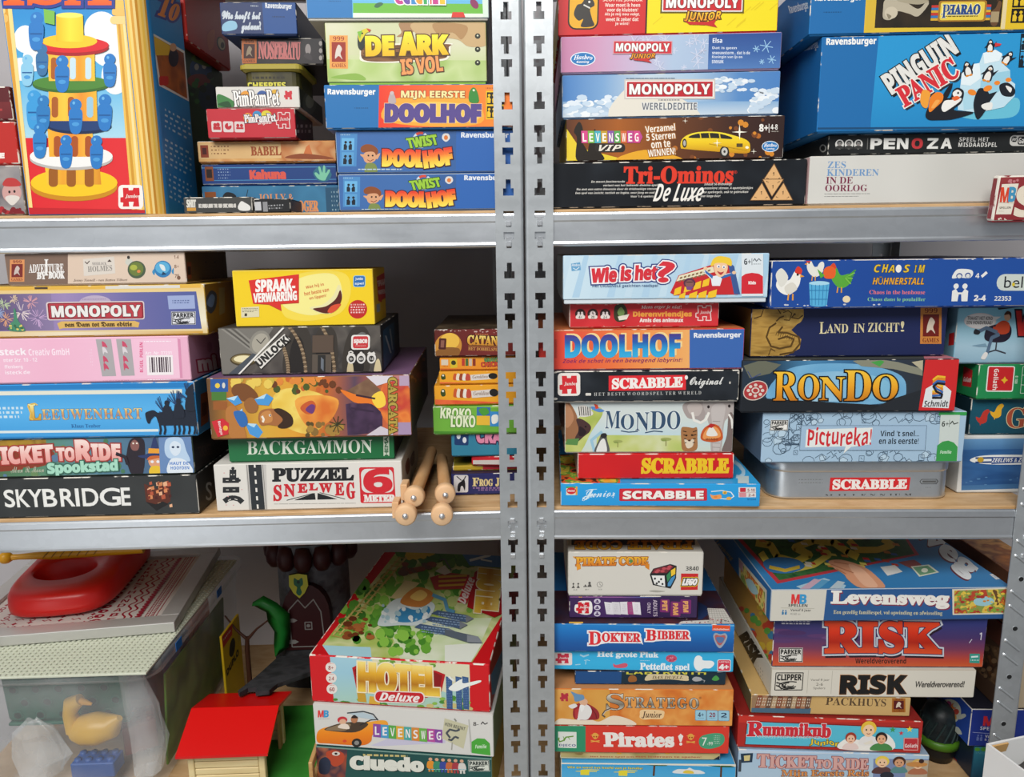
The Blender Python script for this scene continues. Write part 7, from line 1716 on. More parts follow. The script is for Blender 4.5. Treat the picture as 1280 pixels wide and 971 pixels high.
def a(A):
 A.view(*VD)
 A.R(-20, 60, 375, 260, '7c6456'); A.R(372, 60, 1050, 260, mottle(['d4bca8', 'dac4b0'], 8)); A.R(-20, 60, 30, 260, '8a6a5a')
 stamp(A, 54, 106, 134, 230, 'd8905a', '7a2c28', 'c8b8b0')
 A.T('ADVENTURE',158,132,348,180,'ece8e4','serif',bold=.6,rot=-1); A.T('I',244,106,264,196,'ece8e4','serif',bold=1); A.T('BY',204,180,252,216,'ece8e4','serif',bold=2); A.T('BOOK',268,176,354,214,'ece8e4','serif',bold=2)
 A.P([(456,106),(628,92),(634,188),(460,202)],'d8cfc4'); A.T('SHERLOCK',506,124,586,140,'8a8480','serif'); A.T('HOLMES',482,144,616,176,'8a847e','serif',rot=-3); A.L([(466,120),(478,132),(492,116)],5,'4a3a34'); A.P([(590,122),(602,108),(614,122)],'4a3a34')
 A.T('Jenny Tinnell - van Batten Tilburt', 402, 218, 700, 236, '6a5448', 'serifi')
 A.S([(690,130),(700,104),(730,116),(716,146)],'c8c8bc'); A.E(752,168,50,50,'4a5a44'); A.E(750,164,40,40,'6a7a3a'); A.E(736,156,20,16,'a8b048'); A.E(764,178,10,9,'d8844a'); A.E(708,98,8,10,'3a3430')
 A.S([(838,180),(856,160),(850,200)],'3a8ab8'); A.E(898,166,48,48,'2f7ab0'); A.E(896,158,40,34,'58a8d0'); A.S([(880,140),(905,146),(912,176),(892,170)],'d8e0e0'); A.P([(898,180),(918,196),(890,200)],'1c3a58'); A.S([(946,180),(958,160),(956,196)],'3a8ab8')
 for y, s in ((98, '1-4'), (152, '8+'), (206, '75')): A.T(s, 962, y - 10, 988, y + 10, '7a5a48', 'bold')
 A.E(985, 216, 10, 12, '7a5a48')
game_box('beige and brown box with two small round pictures, topmost of its stack',q4(*VD,20,73,1020,67,1031,245,46,250),'L',0.006,0.15,on='mono',base='d4bca8',right='5a4428',left='7c6456',wear=.3,art=a,group=GL['mi'],key='adv',  # right side colour is darkened to carry its shade
   arts={'right': lambda A: (A.view(*VD),A.P([(1030,120),(1056,122),(1056,214),(1034,216)],'7a3a20'),A.P([(1034,145),(1052,146),(1052,190),(1036,192)],'2a1614'),A.lines(1100,206,1230,220,1,'2a2014'),A.E(1136,122,4,5,'1c1610'),A.E(1186,122,4,5,'1c1610'))})
# ---- second stack
def a(A):
 A.view(*VG)
 A.R(50, 520, 1180, 840, mottle(['dcd8d0', 'e2ded6'], 5))
 for (x, y, w_, h_) in ((166, 580, 38, 60), (128, 628, 92, 32), (130, 684, 92, 34)):
  A.R(x,y,x + w_,y + h_,'26282a'); A.R(x + w_ * .2,y + h_ * .44,x + w_ * .36,y + h_ * .56,'d8d4cc'); A.R(x + w_ * .6,y + h_ * .44,x + w_ * .76,y + h_ * .56,'d8d4cc')
 A.E(185,572,9,9,'26282a'); A.E(222,645,8,8,'26282a'); A.L([(138,770),(160,752),(190,748),(220,756),(240,776)],30,'26282a'); A.L([(160,764),(176,756)],5,'d8d4cc'); A.L([(196,754),(212,760)],5,'d8d4cc')
 for p in ((136, 600), (160, 740), (236, 700), (150, 790), (190, 792)): A.E(*p, 4, 3, 'd8a0a0')
 A.P([(256,540),(372,532),(380,826),(276,826)],'c8c4be'); A.P([(270,538),(344,534),(366,824),(292,826)],'2c3034'); A.L([(262,540),(284,824)],4,'8a8680'); A.L([(352,536),(374,824)],4,'8a8680')
 for i in range(6): y = 544 + i * 49; A.P([(302 + i * 3.4, y), (312 + i * 3.4, y), (314 + i * 3.4, y + 24), (304 + i * 3.4, y + 24)], 'e8e4dc')
 A.T('PUZZEL', 412, 578, 872, 652, '1f2022', 'serif', bold=5, warp=lambda x, y, u, v: (x, y - 4 * u))
 for ch,x0,x1,y0,y1 in (('S',416,458,676,768),('N',476,534,672,742),('E',554,604,670,720),('L',618,664,668,706),('W',676,746,668,720),('E',766,814,666,738),('G',832,878,664,760)): A.T(ch,x0,y0,x1,y1,'cc2430','serif',bold=3)
 A.P([(530,766),(648,724),(652,764)],'202224'); A.P([(664,724),(776,762),(662,764)],'202224'); A.L([(488,766),(640,726)],4,'202224'); A.L([(676,722),(820,762)],4,'202224'); A.lines(416,786,880,792,1,'9a968e')
 A.RR(908, 570, 1112, 788, 'd22a34', 12); A.RR(918, 580, 1104, 726, 'e0dcd6', 34)
 A.T('6', 936, 584, 1092, 722, 'd22a34', 'bold', bold=7); A.T('METER', 930, 740, 1108, 778, 'ece8e2', 'serif', bold=3)
game_box('white long box with a road strip and a big red six',q4(*VG,72,551,1160,531,1154,812,100,826),'L',0.012,0.23,z0=MI,base='dedad2',right='c0bcb6',wear=.15,art=a,group=GL['mi'],key='puz',
   arts={'right': lambda A: (A.view(*VG),A.S([(1172,560),(1190,510),(1200,560),(1185,610)],'6a2a2c'),A.S([(1200,520),(1222,470),(1225,530),(1208,560)],'4a3a5a'))})
def a(A):
 A.view(*VG)
 A.R(140,370,1125,540,mottle(['1c6a3c','206f40','1a6236'],6)); A.T('BACKGAMMON',265,414,980,488,'dce4d4','serif',warp=lambda x,y,u,v: (x,y - 4 * u))
 A.R(1046,394,1080,502,'c4d0bc'); A.T('HEMA',1010,438,1116,458,'1c5a34','',rot=-90,bold=1); A.L([(1048,422),(1078,422)],2,'1c5a34'); A.L([(1048,476),(1078,476)],2,'1c5a34')
game_box('plain green box with white serif title, on the white road box',q4(*VG,156,393,1108,379,1112,516,166,526),'L',0.018,0.22,on='puz',base='1c6a3c',right='14161a',wear=.2,art=a,group=GL['mi'],key='back')
def a(A):
 A.view(*VG)
 A.R(20, 30, 1230, 400, grad(['4a3a24', 'b8782c', 'd8a83a', 'e0a034', 'c86a2c', '5a4658', 'c8643a', 'b89ab0'], 'x'))
 A.S([(420,150),(520,110),(680,140),(760,200),(720,300),(620,360),(500,330),(420,260)],mottle(['e8c048','f0d468','d8a030'],26)); A.S([(540,180),(680,150),(790,180),(740,290),(620,330)],mottle(['e88a34','f0a848','d8702a'],26))
 A.blobs(400,60,800,130,34,['c8642c','4a5a24','e08838','6a3a1c'],20,6); A.blobs(600,300,830,380,22,['8a6a34','5a4a24','a8823a'],20,7); A.blobs(180,60,400,110,14,['c8b04a','e8c85a'],26,8)
 # volcano lying on its side
 A.P([(830,200),(990,170),(1040,230),(1040,320),(960,360),(840,370)],mottle(['5a4060','3a2840','7a5a78'],30)); A.P([(830,130),(960,60),(1040,130),(1000,190),(870,190)],mottle(['6a4a3a','8a6a50','4a3026'],30)); A.S([(800,120),(900,150),(1000,160),(1060,120),(1110,200),(1060,260),(980,200),(880,190)],'e87a28'); A.S([(1040,100),(1120,60),(1200,120),(1200,300),(1100,330),(1030,240)],mottle(['d8542c','e8843a','c84434','b86a6a'],30)); A.S([(980,160),(1040,130),(1060,200),(1010,220)],'f8d048')
 A.P([(940,40),(1100,40),(1110,70),(1010,100)],'dcd4dc'); A.P([(940,375),(1030,320),(1100,350),(1100,375)],'d0c8d0'); A.R(1130,300,1215,372,'a890b0'); A.R(1140,45,1215,100,'b8a0b8')
 A.L([(890, 150), (1000, 170)], 10, '3a2430'); A.L([(860, 220), (990, 240)], 8, '3a2840')
 for k in range(9):
  t = math.radians(k * 40); A.L([(780, 310), (780 + 46 * math.cos(t), 310 + 46 * math.sin(t))], 5, '3a3a20')
 A.T('CARCATA', 946, 186, 1256, 234, 'b8a048', 'serif', [('5a4a1c', 4)], bold=2, rot=90)
 A.R(60,60,160,130,'2a5aa0'); A.R(66,130,150,176,'4a7a34'); A.R(75,182,155,228,'9a5a28'); A.E(100,96,14,14,'e8c848'); A.E(135,95,9,16,'d8d4c8')
 A.S([(180,130),(200,90),(270,90),(330,150),(300,190),(220,170)],'7a4a24'); A.S([(250,190),(290,160),(330,190),(320,240),(270,240)],'9a6434')
 for q in ([(150,165),(215,150),(240,190),(200,205)],[(215,240),(240,220),(250,290),(220,300)],[(310,170),(380,140),(418,165),(390,205),(330,200)],[(255,300),(320,305),(356,350),(330,384),(280,360)]): A.P(q,'4a98d8'); A.P([q[0],q[1],((q[0][0] + q[2][0]) / 2,(q[0][1] + q[2][1]) / 2)],'b8dcf0')
 A.S([(150,220),(200,210),(240,300),(260,384),(180,384),(150,300)],'b8783a'); A.S([(190,240),(250,240),(270,300),(230,320)],'2f6ab0')
 A.S([(330,270),(350,230),(420,222),(470,240),(480,290),(450,316),(390,310),(345,312)],'a86a3a'); A.S([(340,270),(360,240),(400,236),(410,290),(360,300)],'c8884a'); A.S([(420,230),(460,222),(520,260),(525,310),(480,330),(440,320),(470,280)],'3a2414'); A.L([(352,262),(362,280),(356,296)],12,'f0e8d8'); A.E(398,258,7,7,'f0e8dc'); A.E(400,258,4,4,'20140c')
 A.P([(66,290),(130,274),(164,300),(160,360),(100,376),(80,330)],'d02a34'); A.T('Bombyx',76,316,152,336,'f4e4e0','bold',rot=78); A.E(144,326,14,14,'f0b838')
 A.S([(570,220),(600,190),(640,180),(660,210),(640,250),(600,250)],'c85a2c'); A.S([(600,230),(630,200),(655,210),(640,250)],'6a3a78')
game_box('colourful box with a cave man and an erupting volcano printed sideways',q4(*VG,34,56,1200,39,1210,371,62,388),'L',0.002,0.28,on='back',base='8a5a34',right='3a2a3a',wear=.3,art=a,top='7a5a7a',group=GL['mi'],key='cave',
   arts={'right': lambda A: (A.view(*VF), A.blobs(1195, 600, 1290, 770, 16, ['6a3a4a', '8a5a3a', '2a1a24'], 16, 5))})
def a(A):
 A.view(*VF)
 A.R(80, 430, 1060, 740, mottle(['4a4440', '5c5650', '3a3634', '6a625a'], 22)); A.P([(100, 452), (420, 448), (240, 722), (130, 722)], '77736c')
 for k in range(5): A.P([(110 + k * 20, 452), (122 + k * 20, 452), (330 + k * 12, 600), (318 + k * 12, 610)], ('8e8a82', '5a5650')[k % 2])
 A.E(340,540,58,72,'8c887e',20); A.E(342,542,46,58,'a8a294',20); A.L([(320,520),(345,545),(372,510)],5,'3a3632'); A.E(252,636,80,36,'4a3c20'); A.E(250,634,70,28,'8a7a50'); A.E(248,632,55,20,'e8dcb0')
 A.P([(160, 722), (300, 600), (330, 610), (230, 722)], '4a5058')
 # the arches
 for x in (480, 630, 820):
  A.S([(x,722),(x + 4,560),(x + 50,460),(x + 110,448),(x + 150,520),(x + 140,722)],'3a342e'); A.S([(x + 30,722),(x + 34,580),(x + 70,500),(x + 110,560),(x + 110,722)],'241f1c')
 for (x0, y0, x1, y1, x2, y2) in ((510, 456, 600, 560, 602, 722), (690, 450, 766, 560, 766, 722), (470, 560, 504, 640, 504, 722)):
  for k in range(24):
   u = k / 23; x = (1 - u) ** 2 * x0 + 2 * u * (1 - u) * x1 + u * u * x2; y = (1 - u) ** 2 * y0 + 2 * u * (1 - u) * y1 + u * u * y2; A.E(x,y,11,7,('9a8468','6a5640')[k % 2])
 A.R(640,610,750,720,'5a5046'); A.R(672,614,716,718,'2a2826'); A.P([(690,626),(706,640),(706,710),(690,690)],'6a7078'); A.R(640,500,760,600,'5a4a3e'); A.S([(840,722),(846,660),(858,640),(870,660),(876,722)],'c8b890'); A.S([(996,722),(1004,660),(1018,640),(1030,660),(1036,722)],'d0c098')
 A.P([(216,722),(228,722),(486,448),(474,446)],'ece8e0'); A.P([(308,640),(480,490),(516,522),(350,690)],'e4e0d8'); A.T('UNLOCK!',298,566,530,608,'2a2826','bold',bold=2,rot=-42)
 A.S([(890,505),(920,484),(945,494)],'6a6a68'); A.RR(862,500,970,586,'e8e4de',16); A.RR(872,508,960,578,'c83a3e',12); A.T('space',878,526,954,556,'f0e4e0','bold',bold=1.5); A.lines(886,562,946,568,1,'e8b8b4')
 for x,s in ((863,'10+'),(920,'60'),(980,'1-6')): A.E(x,636,26,32,'dcd8d2'); A.E(x,640,16,18,'2c2a28'); A.T(s,x - 11,632,x + 11,648,'dcd8d2','bold')
 A.L([(850,612),(850,600),(862,594),(874,604)],7,'dcd8d2'); A.E(920,604,8,6,'dcd8d2'); A.P([(955,612),(966,598),(980,606),(994,598),(1004,612)],'dcd8d2')
game_box('grey box with a slanted white word and stone arches',q4(*VF,98,453,1030,446,1045,718,124,723),'L',0.016,0.20,on='cave',base='4a4642',right='22303c',left='6a2a2a',wear=.4,art=a,group=GL['mi'],key='unlock',
   arts={'right': lambda A: (A.view(*VF),A.P([(1045,470),(1110,420),(1110,600),(1050,700)],'2a5a7a'),A.L([(1060,500),(1090,600)],8,'a8b8c0'),A.L([(1085,460),(1100,580)],6,'8aa0ac'))})
def a(A):
 A.view(*VF)
 A.R(160,110,1020,450,'f0cc1e'); A.S([(470,360),(440,240),(520,160),(680,130),(830,150),(860,260),(800,370),(640,410),(520,400)],'f2d850'); A.S([(480,330),(480,230),(600,160),(760,150),(810,240),(780,330),(640,380)],'f2e890')
 A.P([(274,184),(562,150),(566,312),(462,318),(468,356),(394,320),(306,314)],'b8401c'); A.P([(274,182),(560,149),(564,308),(460,314),(466,352),(392,316),(304,312)],'d8302a')
 A.T('SPRAAK-', 316, 178, 540, 244, 'f6f0ea', 'bold', bold=2.5, rot=-1.5); A.T('VERWARRING', 306, 250, 552, 300, 'f6f0ea', 'bold', bold=1.8, rot=-3)
 for i,(s,x0,x1) in enumerate((('Wat hij in',602,706),('het beste van',594,736),('en lippen!',624,722))): A.T(s,x0,206 + i * 31,x1,228 + i * 31,'d0602c','bold',rot=-10)
 A.S([(630,335),(700,320),(760,270),(790,208),(812,260),(800,320),(760,366),(700,370),(650,352)],'e8e0a8'); A.S([(646,344),(720,330),(775,290),(800,240),(810,290),(780,350),(720,370)],'5a2018'); A.S([(730,358),(756,326),(806,318),(780,352),(750,368)],'d85030')
 A.RR(874,158,944,224,'8ac0dc',12); A.RR(878,162,940,220,'2a6ab0',10); A.T('Jumbo',886,168,930,188,'e8f0f4','bold'); A.T('spel',884,196,934,214,'e8f0f4','bold')
 A.E(902,348,54,52,'c02a24'); A.lines(862,318,944,376,4,'f0ccc8',.55,seed=4); A.P([(236,334),(338,328),(342,386),(240,390)],'dcd4b0'); A.lines(244,338,332,364,3,'7a745a',.4); A.R(258,366,272,382,'3a3428')
game_box('bright yellow box with a red speech bubble and an open mouth',q4(*VF,174,126,985,120,1003,434,212,441),'L',0.022,0.11,on='unlock',base='f0cc1e',right='e8bc14',wear=.1,edge='f0d450',art=a,group=GL['mi'],key='spraak',kind='carton',
   arts={'right': lambda A: (A.view(*VF),A.P([(1008,165),(1060,135),(1066,280),(1040,296),(1036,310),(1018,300)],'c82a24'),A.T('SPRAAK',1014,180,1060,214,'f0e4dc','bold',rot=-16),A.T('WARRING',1018,236,1064,262,'f0e4dc','bold',rot=-12),A.S([(1070,280),(1090,240),(1096,300),(1082,326)],'7a2a1a'),A.S([(1098,270),(1108,250),(1112,310),(1102,330)],'c8482c'),A.P([(1008,322),(1028,316),(1028,360),(1010,368)],'9ab0b8'),A.P([(1102,120),(1112,116),(1112,156),(1104,160)],'3a2a14'))})
# ---- recessed third stack, half hidden by the uprights
def a(A):
 A.view(*VH)
 A.R(230,690,600,830,mottle(['26285c','2c2e66'],10)); A.RR(258,716,318,798,'d4d0d0',8); A.S([(274,790),(276,760),(290,745),(300,736),(306,760),(304,790),(296,770),(288,770),(284,792)],'1c1a20'); A.L([(290,742),(270,722)],4,'1c1a20'); A.L([(300,738),(308,720)],4,'1c1a20')
 A.T('F',336,730,362,768,'e0cc90','serif',bold=1); A.T('ROG',364,736,420,768,'e0cc90','serif',bold=1); A.T('J',432,730,448,770,'e0cc90','serif',bold=1); A.T('U',450,736,480,768,'e0cc90','serif',bold=1)
 A.lines(338, 774, 470, 786, 1, '8a6a98', .6); A.lines(360, 784, 470, 794, 1, '8a6a98', .6)
game_box('dark violet box with pale gold letters behind the steel upright',q4(*VH,246,712,545,704,545,804,250,810),'L',0.056,0.20,z0=MI,base='26285c',top='3a2a40',wear=.2,art=a,group=GL['mi'],key='frog')
game_box('small yellow and red flat box on the dark violet box',[(566,582),(648,580),(648,590),(566,592)],'L',0.066,0.13,on='frog',base='b89a2c',top=mottle(['b8982c','6a6a24','a83a24'],40),z1=None,group=GL['mi'],key='yel',art=lambda A: (A.view(*VH),A.R(380,670,560,720,'b02834')))
game_box('red flat box with its white inside edge showing, on the yellow flat box',[(588,572),(650,568),(650,578),(591,584)],'L',0.058,0.14,on='yel',base='c8202c',top='d0242e',left='a01c28',yaw=-6,art=lambda A: (A.view(*VH),A.P([(340,662),(560,640),(560,664),(346,686)],'c8c0bc')),group=GL['mi'],key='redflat')
def a(A):
 A.view(*VH)
 A.R(230,520,600,620,mottle(['2f7a98','38869f'],10)); A.RR(260,540,316,576,'1c3a6a',5); A.E(276,552,8,8,'d8dce0'); A.E(300,562,8,8,'d8dce0'); A.T('CRAZY',350,530,520,566,'e08aa8','bold',[('3a2a4a',4)],bold=3)
game_box('teal flat box with pink letters, under the bright green box',q4(*VH,246,548,550,536,550,598,250,606),'L',0.056,0.17,on='redflat',base='2f7a98',art=a,group=GL['mi'],key='crazy')
def a(A):
 A.view(*VH)
 A.R(150, 420, 600, 540, mottle(['6aa83a', '74b440', '62a034'], 10)); A.P([(160, 420), (600, 420), (600, 432), (160, 434)], '8ac050')
 A.T('KROKO',202,436,328,474,'e4ecc8','bold',[('4a7a2c',2)],bold=1,rot=1); A.T('LOKO',246,462,346,504,'e4ecc8','bold',[('4a7a2c',2)],bold=1)
 A.R(352,430,410,462,'3a70a8'); A.R(352,462,410,496,'e8b83a'); A.R(408,446,450,500,'3a8ac8'); A.S([(360,440),(390,432),(404,450),(380,462)],'4a9a3a'); A.S([(416,462),(440,458),(440,484),(418,490)],'e8e8e0')
 A.R(150, 520, 600, 540, '4a8a2c')
game_box('bright green box with bubbly pale letters',q4(*VH,168,432,545,420,545,522,176,532),'L',0.050,0.20,on='crazy',base='6aa83a',wear=.2,art=a,group=GL['mi'],key='kroko')
def duo(yo, sd):
 def fn(A):
  A.view(*VH)
  A.R(150,270 + yo,600,420 + yo,'eca428'); A.R(150,340 + yo,600,420 + yo,mottle(['d8482c','e86a3a','c83a2c'],30)); A.P([(160,342 + yo),(300,330 + yo),(450,322 + yo),(450,300 + yo),(160,300 + yo)],'eca428')
  A.S([(206, 310 + yo), (214, 296 + yo), (226, 300 + yo), (228, 322 + yo), (212, 326 + yo)], '3a4a1c'); A.E(217, 304 + yo, 5, 5, 'e8e0d0')
  for i,c in enumerate(('c8582c','e8d8c0','9a4424','e8e0d4','c04a3a')): A.S([(264 + i * 14,326 + yo),(266 + i * 14,300 + yo),(274 + i * 14,292 + yo),(284 + i * 14,304 + yo),(282 + i * 14,326 + yo)],c)
  A.P([(340,300 + yo),(440,290 + yo),(440,318 + yo),(344,328 + yo)],'dcd4cc'); A.T('Geraldino',350,300 + yo,414,316 + yo,'8a6a5a','serifi',rot=-4); A.E(434,304 + yo,18,15,'20201e')
 return fn
game_box('yellow narrow box with tiny animals, resting on the bright green box',q4(*VH,176,346,540,332,540,404,178,426),'L',0.052,0.18,on='kroko',base='e09a28',wear=.2,art=duo(62,1),group=GL['mi'],key='duo1')
game_box('yellow narrow box with tiny animals, second of the yellow pair from below',q4(*VH,196,284,540,276,540,334,198,352),'L',0.054,0.18,on='duo1',base='e09a28',wear=.2,art=duo(0,2),group=GL['mi'],key='duo2')
def a(A):
 A.view(*VH)
 A.R(180,215,600,300,grad(['ec9a2c','e88a24'])); A.R(206,236,234,262,'d8c8b0'); A.P([(240,234),(270,230),(272,272),(244,276)],'d8b82c'); A.E(256,250,10,11,'3a3a1c'); A.lines(210,264,236,274,1,'a04a1c')
 for i, c in enumerate(('b83a2c', '4a6a3a', 'c8b8a8', '8a3424')): A.R(290 + i * 15, 230, 302 + i * 15, 264, c)
 A.T('GRAVITY',384,224,460,242,'6aa86a','bold','2a4a2a',1.5,rot=-3); A.T('CHICKEN',370,244,470,266,'d84a3a','bold','6a1c14',1.5,rot=-3); A.R(180,278,600,300,'d05a24')
game_box('orange narrow box with small cards and red letters, under the maroon box',q4(*VH,199,226,540,214,540,276,200,286),'L',0.055,0.17,on='duo2',base='e8902a',wear=.2,art=a,group=GL['mi'],key='orange')
def a(A):
 A.view(*VH)
 A.R(160,95,600,240,grad(['5a2018','6a2420','7a2c28','6a1c1c'],'x')); A.S([(175,190),(200,140),(260,130),(290,170),(270,222),(180,224)],'c88a34'); A.E(240,160,40,34,'e8b848'); A.S([(180,224),(210,190),(280,190),(270,226)],'8a5a28'); A.RR(196,150,226,196,'4a1c18',4); A.R(204,158,218,188,'8a5a4a')
 A.T('CATAN',314,134,440,172,grad(['f0d878','e0a840','c8842c']),'serif',[('3a1410',3)],bold=2); A.T('HET DOBBELSPEL',318,182,450,196,'d09a50','serif'); A.T('kosmos',346,122,400,130,'c87a4a','bold'); A.R(318,176,450,178,'c8843a')
 for k in range(9): A.blobs(180 + k * 30, 112, 200 + k * 30, 118, 2, ['c8a8a0'], 4, k, 3)
game_box('maroon box with a sunset and golden letters, topmost beside the upright',q4(*VH,172,114,545,94,545,210,184,226),'L',0.050,0.22,on='orange',base='5a1c18',top=mottle(['5a4a34','3a2c20','6a5a44'],20),wear=.6,yaw=-2,art=a,group=GL['mi'],key='catan')
# ---- wooden rods with round ends
WOOD = wood('beech', 'c8915c', 'e0b484', 9, (6, 1, 6), .5)
WOOD2 = wood('beech_end', 'd8a878', 'ecc8a0', 12, (1, 1, 1), .5)
SCREW = steel('screw', (.75, .75, .76), .25, .95, .02)
def peg(cx, cy, z, r, px2, py2, length, label, block):
 ux, n, ang = rack_axes('L')
 d = ray(cx, cy); t = (z - CAM.z) / d.z; c = CAM + d * t                       # the round end's middle lies at height z
 d2 = ray(px2, py2); t2 = (z - CAM.z) / d2.z; b = CAM + d2 * t2
 ax = (b - c).normalized()
 e = empty('wooden_rod', c, 0); e.rotation_euler = (0, 0, math.atan2(ax.y, ax.x) - math.pi / 2)
 tag(e, label, 'wooden rod', 'wooden rods with round ends')
 m = MB(); m.tube([(0, 0.004, 0), (0, length * .5, 0), (0, length, 0)], [.0082, .0086, .0082], WOOD, 16); m.build('shaft', e)
 M = Matrix.Rotation(math.pi / 2, 4, 'X')
 m = MB(); m.lathe([(0,.0045),(r * .82,.0045),(r * .95,.003),(r,0),(r,-.008),(r * .94,-.0098),(0,-.0098)],WOOD2,32,M); m.build('round_end',e)
 m = MB(); m.lathe([(0, .0078), (.0022, .0072), (.0038, .0058), (.0042, .0045)], SCREW, 16, M); m.build('screw', e)
 if block:
  m = MB(); m.box((-.019, .010, -.0085), (-.0099, .034, .0135), WOOD2, .0012, 2); m.build('block', e)
zl = MI + .0099
peg(507, 643.5, zl, .0142, 533, 575, .20, 'wooden rod with a round screwed end, lower left of the four', True)
peg(552.5, 643.5, zl, .0142, 556, 575, .17, 'wooden rod with a round screwed end, lower right of the four', False)
peg(517.5, 621, zl + .0196, .0136, 543, 556, .22, 'wooden rod with a round screwed end, upper left of the four', True)
peg(556.5, 617.5, zl + .0196, .0136, 551, 559, .17, 'wooden rod with a round screwed end, upper right of the four', False)
# ================================================================== left rack, lower shelf
VT = (0, 660, 4.0); VW = (370, 670, 3.226); V8 = (0, 670, 3.048); VX = (0, 660, 4.855)
def atz(px, py, z):
 d = ray(px, py); return CAM + d * ((z - CAM.z) / d.z)
UX, NX, AL = rack_axes('L')
# ---- the stack beside the upright
def a(A):
 A.view(*VW)
 A.R(60,830,830,1200,grad(['1c4a48','1f5450','164040'])); A.P([(78,840),(205,850),(200,960),(190,1100),(78,1100)],mottle(['7a3028','9a4a34','4a3440','c0704a'],26)); A.S([(120,880),(150,860),(190,880),(188,930),(150,950)],'b8482c'); A.E(160,880,16,12,'d8d0c4'); A.E(160,880,6,6,'2a1c18'); A.S([(96,920),(120,900),(140,930),(130,990),(96,985)],'2c3448')
 A.T('Cluedo',220,896,508,966,'e0e0d4','bold',bold=6,warp=lambda x,y,u,v: (x,y + 14 * u - 4),shade='0c2624',sh=(5,4)); A.lines(268,880,448,894,1,'c8b878',.8,slope=.03)
 for i, c in enumerate(('e0902c', '3a8a6a', '3a4a98', 'c86a3a', 'a83a44', 'd8d4cc')):
  x,y = 542 + i * 26,908 + i * 2; A.E(x,y,8,9,'d8a888'); A.S([(x - 15,y + 50),(x - 13,y + 16),(x,y + 9),(x + 13,y + 16),(x + 15,y + 50)],c); A.L([(x - 6,y + 46),(x - 7,y + 70)],8,c); A.L([(x + 6,y + 46),(x + 7,y + 70)],8,c)
 A.lines(530, 962, 690, 970, 1, '8ac0c8'); parker(A, 698, 912, 788, 976, '1c2a28', 'd8dcd0')
game_box('dark green box with a row of six small figures at the bottom edge',[(394,931),(618,951),(613,1030),(399,1006)],'L',0.020,0.28,z0=LO,yaw=-9.0,base='1c4a48',right='b8a83a',wear=.4,edge='6a8a80',art=a,group=GL['lo'],key='clue')
def a(A):
 A.view(*VW)
 A.R(50, 660, 820, 910, mottle(['d4d2cc', 'dad8d2'], 5)); mblogo(A, 88, 698, 130, 726); A.lines(90, 732, 134, 737, 1, 'a09e98')
 A.P([(300, 846), (420, 800), (600, 830), (600, 842), (330, 850)], 'c8c4d8')
 A.S([(84,800),(100,775),(160,762),(280,750),(350,742),(370,756),(360,775),(310,800),(300,830),(260,845),(130,835),(90,830)],grad(['f0a83a','f08a1c','e0701a'])); A.S([(115,775),(180,752),(260,748),(290,760),(240,790),(150,785)],'4a3a2c'); A.S([(120,776),(180,756),(220,756),(200,782),(150,782)],'8a7458')
 A.L([(205,710),(270,704),(310,716),(330,742)],5,'3a4248'); A.P([(212,712),(268,708),(306,720),(322,740),(260,730)],'b8c8d0'); A.L([(256,762),(300,740),(330,738)],4,'2a2c30')
 A.E(186,738,20,14,'c8303c'); A.E(188,746,14,12,'e0b090'); A.E(234,736,14,16,'b87a54'); A.S([(222,730),(234,718),(250,730),(240,732)],'2a1c18'); A.S([(170,770),(180,756),(206,756),(214,776)],'e8d8c8'); A.E(244,834,20,18,'2a2826'); A.E(244,834,10,9,'8a8884'); A.E(196,826,8,6,'d84a2c')
 cols = ['8a4aa0', '4a9ac8', '5aa84a', 'e0a83a', '4aa8a0', 'd88a3a', '6ab04a', 'b8509a']
 for i, ch in enumerate('LEVENSWEG'):
  x,y = 310 + i * 31,756 + i * 3.4; A.P([(x,y),(x + 31,y + 3),(x + 31,y + 58),(x,y + 54)],cols[i % 8]); A.T(ch,x + 7,y + 11,x + 25,y + 46,'f0ecec','bold')
 A.P([(600,738),(697,770),(672,866),(586,822)],'c8c4a4'); A.L([(640,740),(648,752)],6,'8a8a80'); A.T('HIER BEGINT',600,766,684,780,'5a5a50','bold',rot=16); A.L([(620,820),(606,800),(620,785),(645,792)],8,'4a5058'); A.L([(640,815),(625,830),(612,826)],8,'4a5058'); A.L([(645,792),(660,786)],8,'4a5058'); A.L([(640,815),(655,822)],8,'4a5058'); A.L([(628,838),(624,870)],5,'a8a69c')
 A.P([(697,745),(702,745),(708,880),(700,880)],'b8b6b0'); A.T('8-',716,756,738,772,'3a3a38','bold'); A.L([(748,766),(756,756),(764,766),(776,760)],4,'3a3a38'); A.P([(704,884),(706,838),(730,824),(760,826),(780,846),(780,896)],'4ca83c'); A.T('Familie',720,850,766,866,'dcf0d4','boldi')
game_box('white box with an orange convertible and coloured letter tiles',[(390,877.5),(618,896),(616,950),(394.5,930)],'L',0.022,0.28,on='clue',yaw=-9.0,base='d6d4ce',right='8aa87a',wear=.3,edge='c8c6c0',art=a,group=GL['lo'],key='lev2')
